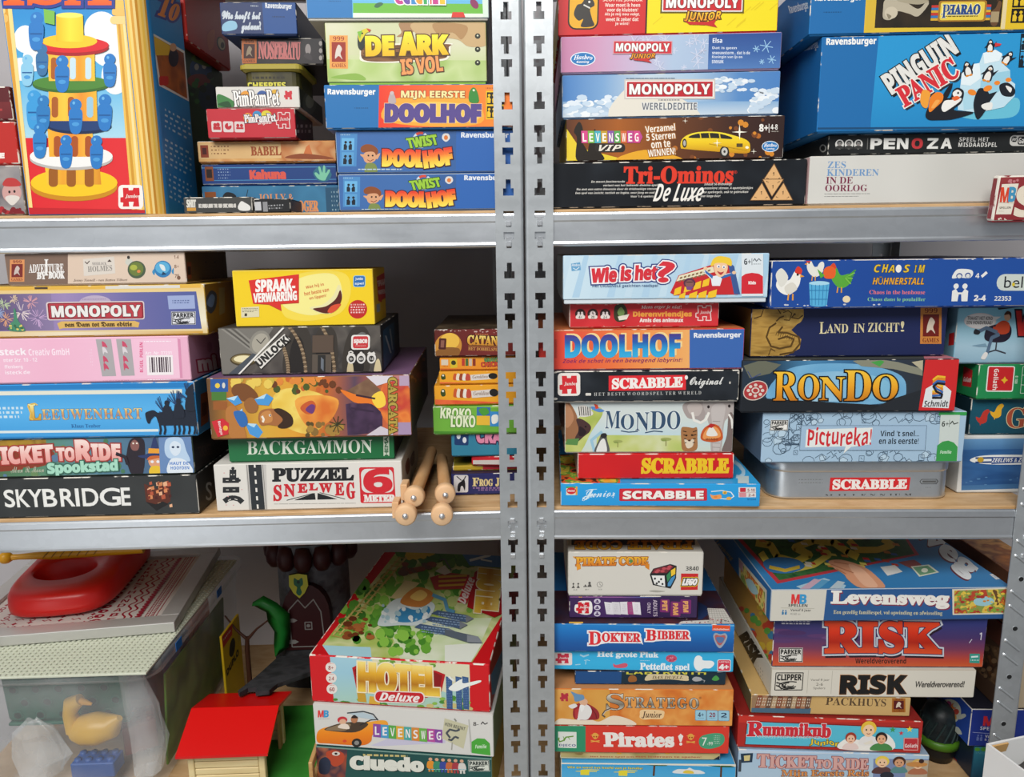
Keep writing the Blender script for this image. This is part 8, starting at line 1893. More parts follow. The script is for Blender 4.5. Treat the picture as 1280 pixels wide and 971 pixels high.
def a(A):
 A.view(*VW)
 A.R(30,440,820,760,grad(['a8d0dc','9cc8d8','a8ccc0','b8c898'])); A.P([(50,475),(134,480),(150,680),(62,672)],'d0161e'); A.P([(700,510),(790,520),(780,730),(695,716)],'d0161e')
 A.blobs(150,660,700,712,60,['6aa03a','4a8a34','8ab84a','c8b878'],16,5,9); A.P([(310,480),(700,510),(700,620),(600,640),(400,560),(300,500)],'dcd8b8'); A.blobs(320,490,560,530,26,['8ab04a','b8c878','6a9a3a'],16,8,10)
 for x in (600, 640, 668): A.P([(x, 570), (x + 26, 575), (x + 24, 714), (x, 708)], '3a5a8a'); A.lines(x + 3, 580, x + 22, 704, 12, '7a9ac0', .4)
 A.P([(240, 630), (272, 634), (278, 676), (244, 672)], 'c89a30'); A.P([(290, 650), (330, 655), (330, 690), (286, 684)], 'd8a838')
 for i,s in enumerate(('8+','2-4','60')): A.E(138 + i * 2,528 + i * 45,21,21,'e8e0d8'); A.T(s,128 + i * 2,522 + i * 45,148 + i * 2,538 + i * 45,'9a2a24','bold'); A.lines(128 + i * 2,511 + i * 45,148 + i * 2,517 + i * 45,1,'c83a34')
 A.S([(610,622),(640,596),(668,582),(672,600),(740,588),(740,598),(680,618),(640,634)],'eceee8'); A.L([(634,590),(612,570)],9,'e4e6e0')
 A.P([(222,530),(250,515),(560,545),(598,562),(580,636),(520,660),(240,628)],'b81a20'); A.P([(230,540),(252,524),(556,552),(586,566),(572,628),(244,618)],'8a1418')
 A.T('HOTEL',252,520,566,634,grad(['f8e080','e8b030','b87818','f0c848']),'bold',[('f0e4c0',5)],bold=8,warp=lambda x,y,u,v: (x,y + 24 * u - 10),shade='5a1010',sh=(5,6))
 A.RR(308,630,512,680,'e8dcd4',20,rot=3); A.RR(313,634,507,676,'c8202a',18,rot=3); A.T('Deluxe',332,638,490,672,'f4e8e4','boldi',rot=4,skew=4,bold=1)
def atop(A):
 A.view(*VW)
 A.P([(-100, 900), (60, 480), (410, 20), (1100, 20), (1100, 600)], 'c8141c')
 A.P([(106,440),(440,20),(1000,20),(830,320),(710,508),(134,478)],mottle(['b8c878','a8bc5c','d0d49a','8ab04a'],14)); A.P([(106,440),(300,448),(306,500),(134,480)],'a8d4e0')
 A.P([(380,380),(560,330),(790,330),(740,440),(700,508),(420,496)],mottle(['d8e0c0','c8d8a8','e4e8d4'],14)); A.P([(600,440),(752,430),(706,508),(600,505)],'e4e8dc')
 A.blobs(180,120,460,420,90,['4a8a2c','6aa83a','8ac04a','3a7424','5a9a34'],22,3); A.blobs(330,380,540,470,40,['6aa83a','4a8a2c','8ac04a'],20,4); A.blobs(450,150,700,300,60,['5a9a34','7ab04a','4a8a2c','b8c878'],20,9); A.blobs(420,40,720,110,60,['3a6a24','5a8a2c','4a7a2c'],24,6); A.blobs(450,30,600,90,14,['d8b838'],26,7)
 for dx in (0, 26): A.L([(150 + dx, 400), (420 + dx, 86)], 7, 'c8b468');
 for k in range(20): u = k / 19; A.L([(140 + 270 * u, 402 - 314 * u), (186 + 262 * u, 412 - 320 * u)], 4, 'b09a50')
 A.P([(380,250),(440,180),(500,190),(420,260)],'d8c890'); A.blobs(200,330,300,410,22,['8a4a24','a86434','6a3418'],17,11,10); A.blobs(420,115,560,150,14,['8a4a2c','6a4a34'],20,12,12)
 A.S([(330,350),(380,270),(450,250),(550,270),(552,310),(500,360),(420,362),(350,366)],'d0dcdc'); A.S([(400,330),(430,290),(480,300),(530,285),(540,310),(490,345),(420,350)],'3a88b8'); A.blobs(350,280,530,350,30,['e8eeec','a8c8d0'],10,5)
 A.S([(420,270),(480,210),(545,225),(550,260),(500,290)],'c8803a'); A.S([(460,250),(500,220),(530,240),(500,265)],'e8c068'); A.L([(550,240),(600,260),(610,300),(640,310)],14,'5a98b8')
 A.P([(540, 170), (610, 150), (700, 160), (690, 215), (560, 220)], 'a83a30');
 for y in (168, 186, 204): A.L([(575, y), (690, y - 6)], 8, 'd0a838')
 A.P([(560, 145), (600, 120), (625, 150), (600, 160)], 'd8d4c8'); A.L([(580, 100), (600, 96), (625, 140)], 6, '6a6a68')
 for x,y in ((545,316),(520,342),(476,372)): A.P([(x,y),(x + 25,y - 14),(x + 145,y + 6),(x + 170,y + 22),(x + 140,y + 36)],'4a6080'); A.lines(x + 30,y - 4,x + 140,y + 26,3,'8aa4c0',.4,slope=.12); A.P([(x + 140,y + 4),(x + 172,y + 20),(x + 140,y + 38)],'7a8088')
 A.P([(600, 380), (735, 410), (752, 436), (700, 436), (600, 404)], '5a6470'); A.P([(690, 404), (735, 410), (752, 436), (690, 432)], '8a9098')
 A.P([(660,60),(840,20),(840,130),(700,120)],'4a7ab0'); A.L([(700,100),(780,80),(840,20)],10,'e0e4e0'); A.L([(745,96),(790,104)],6,'e0e4e0')
 A.P([(690,290),(720,150),(740,136),(860,140),(870,300),(800,332)],'a8141a'); A.P([(650,270),(690,170),(722,168),(690,275)],'c8202a'); A.T('Deluxe',632,205,740,240,'f0e0dc','boldi',rot=-68,bold=1)
 A.T('HOTEL', 690, 184, 860, 270, grad(['f0d070', 'c89028', 'e8c048']), 'bold', [('f0e4c0', 4)], bold=6, rot=96)
 A.lines(420, 42, 440, 60, 1, 'e8c0bc'); A.E(415, 56, 8, 8, 'c85048')
game_box('red-ended box with a holiday resort aerial view on its lid',[(385.5,817),(613.5,831.5),(612,895.5),(389.5,877)],'L',0.026,0.375,on='lev2',yaw=-9.0,base='c8141c',right='b8141c',wear=.5,edge=worn('d0202a',.7),bevel=.003,art=a,arts={'top': atop,'right': lambda A: (A.view(*VW),A.P([(786,560),(840,440),(840,620),(790,640)],'4a88b0'))},group=GL['lo'],key='hotel')

# ---- the clear storage bin
def clear(name, tint=(0.93, 0.94, 0.95), haze=0.22, rough=0.18):
 m = bpy.data.materials.new(name); m.use_nodes = True
 n, l = m.node_tree.nodes, m.node_tree.links
 b = n['Principled BSDF']; b.inputs[0].default_value = (*tint,1); b.inputs['Roughness'].default_value = rough; b.inputs['Specular IOR Level'].default_value = 0.6
 t = n.new('ShaderNodeBsdfTransparent'); t.inputs[0].default_value = (0.95, 0.96, 0.96, 1)
 tc_ = n.new('ShaderNodeTexCoord'); z = n.new('ShaderNodeTexNoise'); z.inputs['Scale'].default_value = 7; z.inputs['Detail'].default_value = 4; l.new(tc_.outputs['Object'],z.inputs['Vector'])
 q = n.new('ShaderNodeMapRange'); q.inputs[1].default_value = .35; q.inputs[2].default_value = .7; q.inputs[3].default_value = haze * .5; q.inputs[4].default_value = haze * 1.6; l.new(z.outputs[0],q.inputs[0])
 mx = n.new('ShaderNodeMixShader'); l.new(q.outputs[0],mx.inputs[0]); l.new(t.outputs[0],mx.inputs[1]); l.new(b.outputs[0],mx.inputs[2]); l.new(mx.outputs[0],n['Material Output'].inputs[0])
 return m
CLEAR = clear('clear_plastic', haze=.21); FILM = clear('plastic_film', haze=.22, rough=.12)
CORNER = at(188, 838, 'L', 0.024)                      # bin's front right top corner
BT = CORNER.z                                          # rim height
ORG = Vector((CORNER.x, CORNER.y, LO)); BW, BD, BH = 0.285, 0.405, BT - LO
def bin_():
 e = empty('storage_bin', ORG, AL); tag(e, 'clear plastic storage bin full of toys, left of the red-roofed barn', 'storage bin')
 def ring(ins, z, r=.03, N=6):
  out = []
  for cx, cy, a0 in ((-r, r, -90), (-r, BD - r, 0), (-BW + r, BD - r, 90), (-BW + r, r, 180)):
   for k in range(N + 1):
    t = math.radians(a0 + 90 * k / N); out.append((cx + (r - ins) * math.cos(t), cy + (r - ins) * math.sin(t), z))
  return out
 b = MB(); rs = [ring(.022, 0), ring(.019, .004), ring(.006, BH - .02), ring(.004, BH - .016)]; k = len(rs[0])
 b.mesh([v for r in rs for v in r],[(i * k + j,i * k + (j + 1) % k,(i + 1) * k + (j + 1) % k,(i + 1) * k + j) for i in range(3) for j in range(k)],CLEAR,True); b.face(list(reversed(rs[0])),CLEAR)
 b.build('bin_body', e)
 b = MB(); rs = [ring(.004, BH - .016), ring(-.004, BH - .015), ring(-.004, BH - .001), ring(-.001, BH), ring(.004, BH)]
 b.mesh([v for r in rs for v in r],[(i * k + j,i * k + (j + 1) % k,(i + 1) * k + (j + 1) % k,(i + 1) * k + j) for i in range(4) for j in range(k)],CLEAR,True)
 b.build('rim', e)
 for y in (.075, .25):
  b = MB(); b.box((.0042, y, BH - .015), (.0048, y + .022, BH - .001), flat('1f6fc0', .4)); b.build('tape_strip', e)
bin_()
LB = Matrix.Translation(ORG) @ Matrix.Rotation(AL, 4, 'Z')
def inbin(x, y, z): return LB @ Vector((x, y, z))
# things inside it
def foam():
 e = empty('foam_tray',inbin(-.145,.075,BH - .124),AL,math.radians(4)); tag(e,'dark green dimpled foam tray behind the front wall of the clear bin','foam tray')
 b = MB(); g = mottle(['1c5a48', '236b56', '174a3c'], 20, .6); d = flat('0f352c', .7)  # d: darker green discs paint the shade inside the dimples
 b.box((-.115, 0, 0), (.068, .016, .118), g, .006, 2)
 for r in range(5):
  for c in range(5):
   M = Matrix.Translation((-.098 + c * .034 + (r % 2) * .014, -.0003, .012 + r * .0225)) @ Matrix.Rotation(math.pi / 2, 4, 'X')
   b.lathe([(.0085, 0), (.0070, .0016), (.0055, .0006)], g, 14, M); b.lathe([(.0056, .0007), (0, .0003)], d, 14, M)
 b.build('tray', e)
 b = MB(); b.box((-.115, -.002, -.0065), (.068, .018, -.0005), g, .002, 1); b.build('tray_lip', e)
foam()
def duck():
 p = inbin(-.128, .046, .078); e = empty('toy_duck', p, AL); tag(e, 'yellow toy duck inside the clear bin', 'toy duck')
 y = flat('d8a838', .35)
 b = MB(); b.tube([(-.018,0,.012),(-.005,0,.018),(.018,0,.02),(.04,0,.024),(.052,0,.036)],[.012,.022,.024,.018,.005],y,14); b.build('body',e)
 b = MB(); b.tube([(-.014, 0, .02), (-.020, 0, .045), (-.014, 0, .062), (-.002, 0, .068)], [.014, .010, .013, .009], y, 14); b.build('head', e)
 b = MB(); b.tube([(-.003, 0, .066), (.014, 0, .060)], [.006, .002], flat('e0a030', .35), 10); b.build('beak', e)
duck()
def bag(label, pts, seed):
 e = MB(); rn = random.Random(seed); n = 12; m_ = len(pts)
 rings = []
 for (x, y, z, r) in pts:
  rings.append([inbin(x + r * math.cos(2 * math.pi * k / n) * rn.uniform(.75,1.15),y + .6 * r * math.sin(2 * math.pi * k / n) * rn.uniform(.75,1.15),z + rn.uniform(-.006,.006)) for k in range(n)])
 e.mesh([v for r in rings for v in r],[(i * n + k,i * n + (k + 1) % n,(i + 1) * n + (k + 1) % n,(i + 1) * n + k) for i in range(m_ - 1) for k in range(n)],FILM,False)
 e.face(list(reversed(rings[0])), FILM); e.face(rings[-1], FILM)
 o = e.build('plastic_bag'); tag(o, label, 'bag')
bag('crumpled clear bag at the left end of the clear bin',[(-.215,.062,.014,.034),(-.205,.062,.05,.040),(-.21,.06,.085,.032),(-.215,.06,.105,.010)],3)
bag('whitish crumpled bag standing at the right end of the clear bin',[(-.052,.062,.014,.024),(-.046,.060,.07,.030),(-.050,.058,.13,.026),(-.056,.056,.18,.018),(-.058,.056,.198,.006)],5)
def block(name, label, cat, x, y, z, s, col, rz=0.0, studs=True):
 p = inbin(x, y, z); b = MB(); m_ = as_mat(col)
 b.box((-s[0] / 2, -s[1] / 2, 0), (s[0] / 2, s[1] / 2, s[2]), m_, .0015, 1)
 if studs:
  for i in range(max(1, int(s[0] / .016))):
   for j in range(max(1, int(s[1] / .016))):
    M = Matrix.Translation((-s[0] / 2 + .008 + i * .016,-s[1] / 2 + .008 + j * .016,s[2])); b.lathe([(.0048,-.001),(.0048,.004),(0,.004)],m_,12,M)
 o = b.build(name, None, p, AL + rz); tag(o, label, cat, 'toy bricks in the clear bin')
block('toy_brick', 'blue toy brick under the duck in the clear bin', 'toy brick', -.120, .052, .022, (.064, .032, .024), '2f5aa0')
block('toy_brick', 'dark red toy brick right of the duck in the clear bin', 'toy brick', -.085, .115, .022, (.048, .048, .048), '8a3a34', .5)
block('toy_brick','dark blue toy brick high against the right wall of the clear bin','toy brick',-.040,.17,.125,(.032,.048,.05),'1f2f5c',.1)
block('toy_brick', 'orange toy brick near the rim behind the dark blue brick', 'toy brick', -.038, .24, .135, (.032, .064, .06), 'c8683a', -.1)
block('toy_brick', 'grey toy brick in the middle of the clear bin', 'toy brick', -.110, .150, .083, (.048, .032, .038), '4a5058', .3)
block('toy_brick', 'brown toy brick at the back of the clear bin', 'toy brick', -.20, .24, .012, (.064, .064, .09), '6a4434', .2)
block('toy_crate','dark toy crate filling the back of the clear bin','crate',-.10,.24,.012,(.10,.16,.112),mottle(['3a3438','5a4c48','2c3440'],20),0,False)
def scenery():
 b = MB(); b.box((-.0035, .075, .006), (0, .33, BH - .055), mottle(['5a8a2c', '6a9a34', '3a6a24', '7aa84a'], 9, .6), .001, 1)
 o = b.build('scenery_board',None,inbin(-.0265,0,.004),AL); o.rotation_euler = (0,math.radians(4),AL); tag(o,'green scenery board against the right wall inside the clear bin','board')
scenery()
# ---- building plate, picture frame, red toy, yellow hammer on top
PZ = BT + .0006
def plate():
 n, nd, p = 34, 48, .008; y0 = -.012
 e = empty('building_plate', inbin(-.0005 - n * p / 2, y0, 0), AL); e.location.z = PZ
 tag(e, 'cream studded building plate lying on the clear bin', 'building plate')
 m_ = flat('ced2be', .4); b = MB(); b.box((-n * p / 2, 0, 0), (n * p / 2, nd * p, .0032), m_, .0005, 1); b.build('plate', e)
 s = MB(); vs, fs = [], []
 for i in range(n):
  for j in range(nd):
   if j > 22 and i < n - 14: continue
   cx, cy = -n * p / 2 + p * (i + .5), p * (j + .5); k0 = len(vs)
   for z,r in ((.0030,.00245),(.0050,.00245)): vs += [(cx + r * math.cos(q * math.pi / 4),cy + r * math.sin(q * math.pi / 4),z) for q in range(8)]
   fs += [(k0 + q, k0 + (q + 1) % 8, k0 + 8 + (q + 1) % 8, k0 + 8 + q) for q in range(8)] + [tuple(k0 + 8 + q for q in range(8))]
 s.mesh(vs, fs, m_); o = s.build('studs', e); o['kind'] = 'stuff'
plate()
FZ = PZ + .0056
def frame():
 c = atz(219, 790, FZ); a = AL + math.radians(6.5); th = .0165; bw = .028; W_, D_ = .335, .30
 e = empty('picture_frame', c, a); tag(e, 'silver picture frame with red and white cross stitch, lying on the studded plate', 'picture frame')
 al = base_mat('brushed_aluminium', .42, .5, .55)[0]; al.node_tree.nodes['Principled BSDF'].inputs[0].default_value = (.58, .57, .54, 1)
 b = MB()
 for lo,hi in (((-W_,0),(0,bw)),((-W_,D_ - bw),(0,D_)),((-W_,bw),(-W_ + bw,D_ - bw)),((-bw,bw),(0,D_ - bw))): b.box((lo[0],lo[1],0),(hi[0],hi[1],th),al,.0012,2)
 b.build('frame', e)
 b = MB(); b.box((-W_ + bw, bw, .002), (-bw, D_ - bw, th - .006), mottle(['d8d0c8', 'e0d8d0'], 30, .8))
 w, h = W_ - 2 * bw, D_ - 2 * bw
 A = Art(b,Vector((-W_ + bw,D_ - bw,th - .006)),Vector((1,0,0)),Vector((0,-1,0)),w,h,[(0,0),(w * 1000,0),(w * 1000,h * 1000),(0,h * 1000)])
 R_ = 'a81c34'; X, Y = w * 1000, h * 1000; rn = random.Random(4)
 for off in (10, 15, 22): A.R(X - off - 1.5, 0, X - off, Y, R_)
 for k in range(int(Y / 5)): A.R(X - 20, k * 5, X - 17, k * 5 + 2.5, R_); A.P([(X - 28, k * 5), (X - 24, k * 5 + 2.5), (X - 28, k * 5 + 5)], R_)
 for k in range(int(Y / 9)):
  A.L([(X - 34, k * 9), (X - 40, k * 9 + 3), (X - 34, k * 9 + 6), (X - 42, k * 9 + 9)], 3.2, R_)
 for x0 in (52, 62): A.L([(X - x0 + 4 * math.sin(k * .9), k * 4) for k in range(int(Y / 4))], 3.0, R_)
 for k in range(int(Y / 16)):
  y = k * 16 + 4; A.T('ABEKMRSTHAND'[k % 12], X - 84, y, X - 72, y + 11, R_, 'bold')
  A.S([(X - 106, y + 2), (X - 98, y), (X - 92, y + 6), (X - 98, y + 12), (X - 107, y + 9)], R_); A.E(X - 99, y + 6, 2.5, 2.5, 'e0d8d0')
 for x0 in range(118, int(X), 22):
  for k in range(int(Y / 12)):
   y = k * 12 + rn.uniform(0, 4); q = rn.randrange(3)
   if q == 0: A.L([(X - x0, y), (X - x0 + 5, y + 4), (X - x0 + 10, y), (X - x0 + 15, y + 5)], 1.8, R_)
   elif q == 1: A.star(X - x0 + 6, y + 5, 5, R_, 4, .5)
   else: A.E(X - x0 + 6, y + 5, 4.5, 4.5, R_); A.E(X - x0 + 6, y + 5, 2.4, 2.4, 'e0d8d0')
 b.build('cross_stitch', e)
 return th
TH = frame()
RZ = FZ + TH + .0004
def redtoy():
 """chunky red plastic piece with an oval hollow in its sloping top"""
 c = atz(70, 768, RZ); a = AL + math.radians(7)
 e = MB(); red = base_mat('red_plastic', .32, .5)[0]; red.node_tree.nodes['Principled BSDF'].inputs[0].default_value = rgba('e0201a')
 N = 48
 def outline(ins, z0, slope, lift=0.0):
  out = []
  for k in range(N):
   t = 2 * math.pi * k / N
   x = math.copysign(abs(math.cos(t)) ** .40, math.cos(t)); y = math.copysign(abs(math.sin(t)) ** .40, math.sin(t))
   yy = .125 + y * (.125 - ins); xx = x * (.079 - ins) * (1.0 - .03 * y) + .004 * y
   if y < 0: yy -= .010 * (1 - x * x)
   out.append((xx, yy, z0 + slope * yy + lift))
  return out
 def oval(rx, ry, cy, z0, slope):
  return [(rx * math.cos(2 * math.pi * k / N) - .012,cy + ry * math.sin(2 * math.pi * k / N),z0 + slope * (cy + ry * math.sin(2 * math.pi * k / N))) for k in range(N)]
 rs = [outline(.005,0,0),outline(.001,.004,0),outline(0,.012,0),outline(.001,.027,.07),outline(.004,.033,.10),outline(.009,.036,.11),
   oval(.050, .038, .078, .036, .11), oval(.047, .035, .078, .032, .11), oval(.042, .031, .080, .013, .07), oval(.037, .026, .081, .007, .04)]
 e.mesh([v for r in rs for v in r],[(i * N + k,i * N + (k + 1) % N,(i + 1) * N + (k + 1) % N,(i + 1) * N + k) for i in range(len(rs) - 1) for k in range(N)],red,True)
 e.face(rs[-1], red); e.face(list(reversed(rs[0])), red)
 o = e.build('toy_scoop', None, c, a); tag(o, 'glossy red plastic toy with an oval hollow, lying on the cross stitch', 'toy')
 return c, a
RC, RA = redtoy()
def hammer():
 z = RZ + .0665; p = atz(7, 697, z); q = atz(140, 687, z + .001); ax = (q - p); L_ = ax.length; ang = math.atan2(ax.y, ax.x)
 e = empty('toy_hammer', p, ang); tag(e, 'yellow plastic rod with a round knob, lying across the red toy', 'toy')
 y = flat('e8a81c', .35); M = Matrix.Rotation(math.pi / 2, 4, 'Y')
 b = MB(); b.lathe([(0, -.010), (.006, -.009), (.0095, -.004), (.0100, 0), (.0090, .005), (.0055, .010), (0, .011)], y, 20, M); b.build('knob', e)
 b = MB(); b.tube([(.008,0,0),(.02,0,0),(.05,0,0),(.075,0,0),(L_ + .05,0,0)],[.0052,.0046,.0062,.0085,.0085],y,14); b.build('shaft',e)
 for k in range(7):
  b = MB(); x = .06 + k * .013; b.tube([(x,-.0088,-.002),(x + .004,-.0085,.003),(x + .009,-.004,.0076)],.0007,flat('9a6a14'),6); b.build('groove',e)
hammer()
# ---- yellow booklet on edge beside the bin
def booklet():
 x = CORNER.x + .012
 def atx(px, py): d = ray(px, py); return CAM + d * ((x - CAM.x) / d.x)
 p0, p1, p2 = atx(279, 832), atx(301, 812), atx(279, 791)
 y0, y1 = p0.y, p1.y; z1 = p2.z;
 b = MB(); h = z1 - LO; d = y1 - y0
 b.box((-.002, 0, 0), (.002, d, h), flat('d8b41c', .5), .0004, 1)
 A = Art(b, Vector((.002, 0, h)), Vector((0, 1, 0)), Vector((0, 0, -1)), d, h, [(0, 0), (100, 0), (100, 100 * h / d), (0, 100 * h / d)])
 A.P([(2,2),(60,2),(54,26),(2,28)],'c8382c'); A.lines(8,10,50,18,1,'e8d8cc'); A.T('DUPLO',8,78,80,92,'1c1a14','bold',bold=1,rot=-8); A.S([(30,60),(38,40),(56,34),(66,48),(60,66),(44,72)],'2a2618'); A.R(84,4,96,60,'c8a81c')
 o = b.build('booklet', None, Vector((x, y0, LO)), 0); tag(o, 'yellow booklet with a red corner standing beside the clear bin', 'booklet')
booklet()
# ---- wooden barn with a red roof
def barn():
 e0, e1 = at(219, 949, 'L', .012), at(335, 949, 'L', .012); w = (e1 - e0).dot(UX)
 r0 = at(300, 886, 'L', .080); k0 = at(320, 868, 'L', .150)
 org = (e0 + e1) / 2; ze, zr, zk = e0.z - LO, r0.z - LO, k0.z - LO
 org.z = LO; e = empty('toy_barn', org, AL); tag(e, 'wooden toy barn with a bright red roof and green floor', 'toy barn')
 red = base_mat('red_paint', .3, .5)[0]; red.node_tree.nodes['Principled BSDF'].inputs[0].default_value = rgba('d40a0a')
 pine = wood('pine','d8bc84','e8d4a0',10,(1,8,8)); pine2 = wood('pine_dark','b88c54','cfa56c',10,(8,1,8)); green = mottle(['2c7a24','348a2c'],30,.7)
 dr, dk = .068, .138
 def slab(ya, za, yb, zb, t):
  b = MB(); b.mesh([(s * w / 2,y,z) for s in (-1,1) for y,z in ((ya,za),(yb,zb),(yb,zb + t),(ya,za + t))],[(3,2,1,0),(4,5,6,7),(0,1,5,4),(1,2,6,5),(2,3,7,6),(3,0,4,7)],red); return b
 slab(0, ze, dr, zr, .004).build('roof_panel', e); slab(dr + .0006, zr, dk, zk, .004).build('roof_panel', e)
 fl = .022; xr = w / 2 + .055
 b = MB(); b.box((-w / 2 + .006, .004, 0), (xr, .215, fl), green, .001, 1); b.build('floor_plate', e)
 # front wall of horizontal boards
 hw = ze - fl + .004; nb = 6; b = MB()
 for k in range(nb): b.box((-w / 2 + .018, .017, fl + hw * k / nb), (w / 2 - .020, .024, fl + hw * (k + 1) / nb - .0012), pine, .001, 1)
 b.build('wall', e)
 for x in (-w / 2 + .010, w / 2 - .019):
  for y in (.0145, .112):
   b = MB(); top = ze + (zr - ze) * (y / dr if y < dr else 1) * .9 if y < dr else zk + (zr - zk) * (dk - y) / (dk - dr); b.box((x,y,fl),(x + .009,y + .010,top),pine,.001,1); b.build('post',e)
 b = MB(); b.box((w / 2 - .016, .100, fl), (w / 2 - .012, .111, fl + .06), pine2); b.build('gate_panel', e)
 b = MB(); nb = 4
 for k in range(nb): b.box((-w / 2 + .018, .122, fl + .017 * k), (w / 2 - .020, .128, fl + .017 * (k + 1) - .001), pine, .001, 1)
 b.build('wall', e)
 # side fence with an opening
 b = MB(); x = xr + .0006; h_ = .068
 b.box((x, .004, 0), (x + .006, .215, fl + .012), pine2, .001, 1); b.box((x, .004, h_ - .014), (x + .006, .215, h_), pine2, .001, 1)
 for y in (.004, .075, .135, .203): b.box((x + .0003, y, fl + .011), (x + .0057, y + .012, h_ - .013), pine2)
 b.build('fence', e)
 return zk, dk, org, zr, dr
BZ, BDK, BO, BZR, BDR = barn()
# ---- toy castle at the back
def castle():
 c = at(398, 800, 'L', .385); bz = .078
 e = empty('toy_castle', Vector((c.x, c.y, LO)), AL); tag(e, 'grey toy castle tower with an arched brown door and a yellow shield', 'toy castle')
 stone = mottle(['5a5c60', '6a6c70', '4c4e52'], 45, .7); rock = mottle(['2a2b2e', '3a3b3e', '1f2022'], 35, .8); R_ = .066
 b = MB(); prof = [(R_ * 1.05, bz), (R_, bz + .02), (R_ * .98, bz + .16), (R_ * 1.06, bz + .175), (R_ * 1.06, bz + .20)]
 b.lathe(prof, stone, 40); b.lathe([(R_ * 1.06, bz + .20), (R_ * .9, bz + .20), (R_ * .9, bz + .17), (0, bz + .17)], stone, 40); b.build('tower', e)
 b = MB()
 rn = random.Random(4); ring = [(math.cos(2 * math.pi * k / 20) * rn.uniform(.074,.082),math.sin(2 * math.pi * k / 20) * rn.uniform(.072,.085)) for k in range(20)]
 b.prism(ring, 0, bz, rock); b.build('rock_base', e)
 door = flat('3a1214', .5); line = flat('8a8884')
 def arch(w_, h_, y, z0, n=10):
  pts = [(-w_, z0), (w_, z0)] + [(w_ * math.cos(t) , z0 + h_ * .55 + h_ * .45 * math.sin(t)) for t in [math.pi * k / n for k in range(n + 1)]]
  return pts
 b = MB(); pts = arch(.043, .128, 0, bz + .002); yd = -R_ - .010
 lo = [(x, yd, z) for x, z in pts]; hi = [(x, yd + .018, z) for x, z in pts]; m_ = len(pts)
 b.face(lo, door); b.face(list(reversed(hi)), door)
 for k in range(m_): b.face([lo[k], hi[k], hi[(k + 1) % m_], lo[(k + 1) % m_]], door)
 A = Art(b, Vector((-.043, yd, bz + .13)), Vector((1, 0, 0)), Vector((0, 0, -1)), .086, .128, [(0, 0), (86, 0), (86, 128), (0, 128)])
 A.L([(14,122),(12,50),(30,30),(42,46),(58,30),(70,54),(74,122)],2.2,line,True); A.L([(40,74),(52,74),(52,88),(40,88)],2,line,True); A.E(46,81,3.4,3.4,line)
 for y in (66, 108): A.P([(8, y), (20, y), (27, y + 4), (20, y + 8), (8, y + 8)], line)
 b.build('door', e)
 b = MB(); s = [(-.016,.034),(0,.037),(.016,.034),(.017,.014),(.010,0),(0,-.010),(-.010,0),(-.017,.014)]; z0 = bz + .116; ys = yd - .006
 lo = [(x - .008, ys, z0 + z) for x, z in s]; hi = [(x - .008, ys + .006, z0 + z) for x, z in s]; y_ = flat('c8c83a', .4)
 b.face(lo, y_); b.face(list(reversed(hi)), y_)
 for k in range(8): b.face([lo[k], hi[k], hi[(k + 1) % 8], lo[(k + 1) % 8]], flat('5a5c3a'))
 A = Art(b, Vector((-.025, ys, z0 + .037)), Vector((1, 0, 0)), Vector((0, 0, -1)), .034, .047, [(0, 0), (34, 0), (34, 47), (0, 47)])
 A.S([(10, 8), (17, 12), (24, 8), (25, 20), (20, 26), (22, 36), (17, 42), (12, 36), (14, 26), (9, 20)], '1c6a4a'); A.E(17, 16, 3, 3, '0f3a2c')
 b.build('shield', e)
 for k in range(7):
  t = math.pi * (1.05 + .15 * k); b = MB(); M = Matrix.Translation((R_ * 1.08 * math.cos(t), R_ * 1.08 * math.sin(t), bz + .165))
  b.lathe([(0, -.014), (.010, -.012), (.016, -.002), (.017, .012), (.012, .03), (0, .032)], flat('3a1414', .5), 14, M); b.build('crown_scallop', e)
 # the ramp that comes forward over the barn's roof
 o = Matrix.Rotation(-AL, 4, 'Z') @ (Vector((BO.x, BO.y, LO)) - Vector((c.x, c.y, LO)))
 yf = o.y + .112; zf = BZ + (BZR - BZ) * (BDK - .105) / (BDK - BDR) + .004 + .0075 + .0015
 b = MB(); out = [(-.066,yf + .004),(-.060,yf - .006),(-.054,yf + .014),(-.040,yf + .016),(-.036,yf - .004),(-.016,yf),(-.012,yf + .03),(.030,yf + .085),(.035,-R_ - .02),(-.052,-R_ - .02),(-.058,yf + .07)]
 n_ = len(out); yb = -R_ - .02
 zz = lambda y: zf + (bz - .004 - zf) * (y - yf) / (yb - yf)
 top = [(x, y, zz(y)) for x, y in out]; bot = [(x, y, z - .0075) for x, y, z in top]
 b.mesh(top + bot,[tuple(range(n_)),tuple(reversed(range(n_,2 * n_)))] + [(k,n_ + k,n_ + (k + 1) % n_,(k + 1) % n_) for k in range(n_)],rock); b.build('ramp',e)
castle()
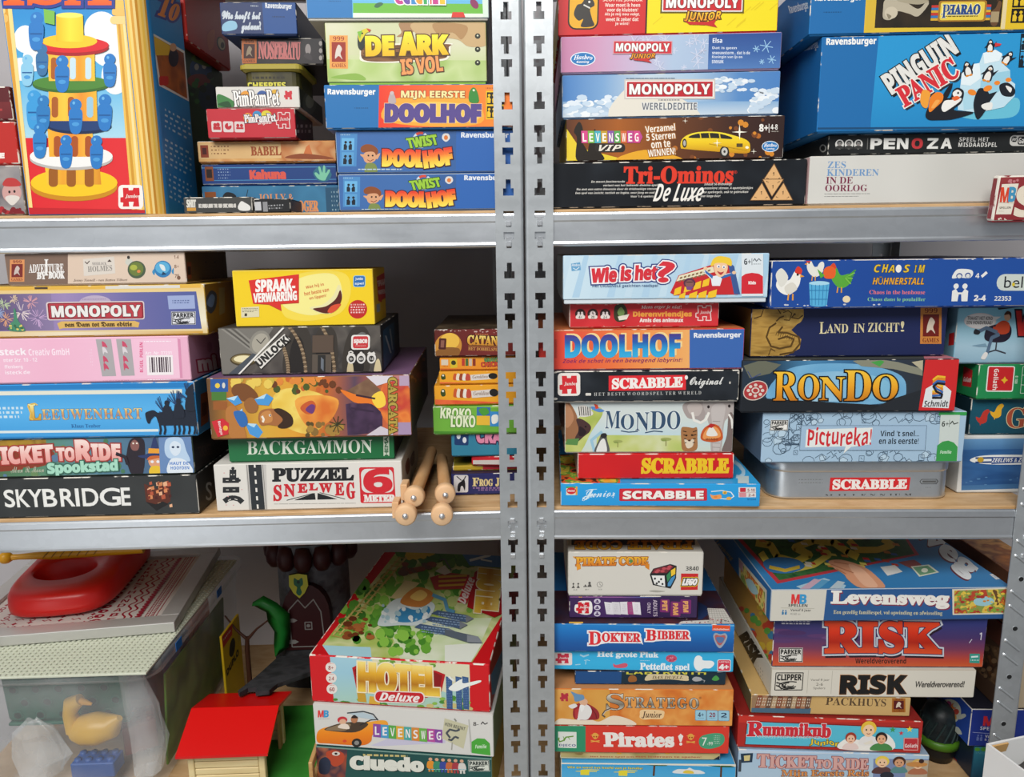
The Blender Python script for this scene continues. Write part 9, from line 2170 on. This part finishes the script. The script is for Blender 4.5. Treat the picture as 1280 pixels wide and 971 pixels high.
def sprig():
 p = at(309,812,'L',.285); e = empty('toy_palm',Vector((p.x,p.y,LO)),AL); tag(e,'toy palm with one curved green leaf, left of the grey castle','toy plant')
 h = p.z - LO; br = flat('4a2a1c', .5); gr = flat('1c7a2c', .4)
 b = MB(); b.tube([(0, 0, 0), (0, 0, h), (.002, 0, h + .025)], [.0045, .0042, .0036], br, 12); b.build('stem', e)
 for s, q in ((-1, .034), (1, .04)):
  b = MB(); b.tube([(.002,0,h + .02),(s * q * .5,0,h + .04),(s * q,0,h + .055 + .012 * (s < 0))],[.003,.002,.0014],br,8); b.build('twig',e)
 b = MB(); pts = [(.012,.012,.080),(.028,.012,.082),(.044,.012,.072),(.055,.012,.052),(.060,.012,.025),(.056,.012,-.002),(.046,.012,-.020)]; wd = [.004,.011,.015,.017,.016,.011,.003]
 vs, fs = [], []
 for i, (x, y, z) in enumerate(pts):
  dx = pts[min(i + 1,6)][0] - pts[max(i - 1,0)][0]; dz = pts[min(i + 1,6)][2] - pts[max(i - 1,0)][2]; L_ = math.hypot(dx,dz); nx,nz = -dz / L_,dx / L_
  jag = 1.25 if i % 2 else .9
  vs += [(x - nx * wd[i] * jag,y + .004,h + z - nz * wd[i] * jag),(x,y - .005,h + z),(x + nx * wd[i] * jag,y + .004,h + z + nz * wd[i] * jag),(x,y + .006,h + z)]
 for i in range(6): fs += [(4 * i + k, 4 * i + (k + 1) % 4, 4 * i + 4 + (k + 1) % 4, 4 * i + 4 + k) for k in range(4)]
 b.mesh(vs, fs, gr, True); b.build('leaf', e)
sprig()
# ---- box tipping over the upper right shelf edge at the frame's right side
def tipping():
 VZ = (1180, 200, 8.09)
 p = [(1180 + x / 8.09, 200 + y / 8.09) for x, y in ((535, 180), (1500, 112), (1500, 600), (478, 640))]
 def art(A):
  A.view(*VZ); A.R(440, 60, 1600, 700, 'ecd8c4'); A.P([(548, 196), (1600, 110), (1600, 612), (486, 630)], mottle(['8a2c30', '96343a', 'a04444'], 20))
  A.P([(560,258),(718,244),(664,556),(512,562)],'ece4d4'); A.T('M',552,290,634,432,'e0482c','bold',bold=3,skew=8); A.T('B',630,282,694,424,'4a98c0','bold',bold=3,skew=8); A.R(536,436,690,440,'c8bca8'); A.T('SPELLEN',546,478,656,500,'5a5248','bold',rot=-4); A.lines(540,524,590,536,1,'a89c88')
  A.T('S', 708, 268, 880, 572, 'ece0cc', 'bold', bold=12, skew=20)
  A.blobs(620, 190, 720, 240, 8, ['c87a80'], 14, 3); A.blobs(480, 600, 620, 640, 12, ['ecdccc'], 12, 5)
 game_box('red box with a white letter hanging over the shelf edge at the right',p,'R',-0.024,0.014,base='8f3036',wear=1.0,bevel=.003,tilt=math.radians(6),art=art,group=GR['hi'],key='tip')
tipping()
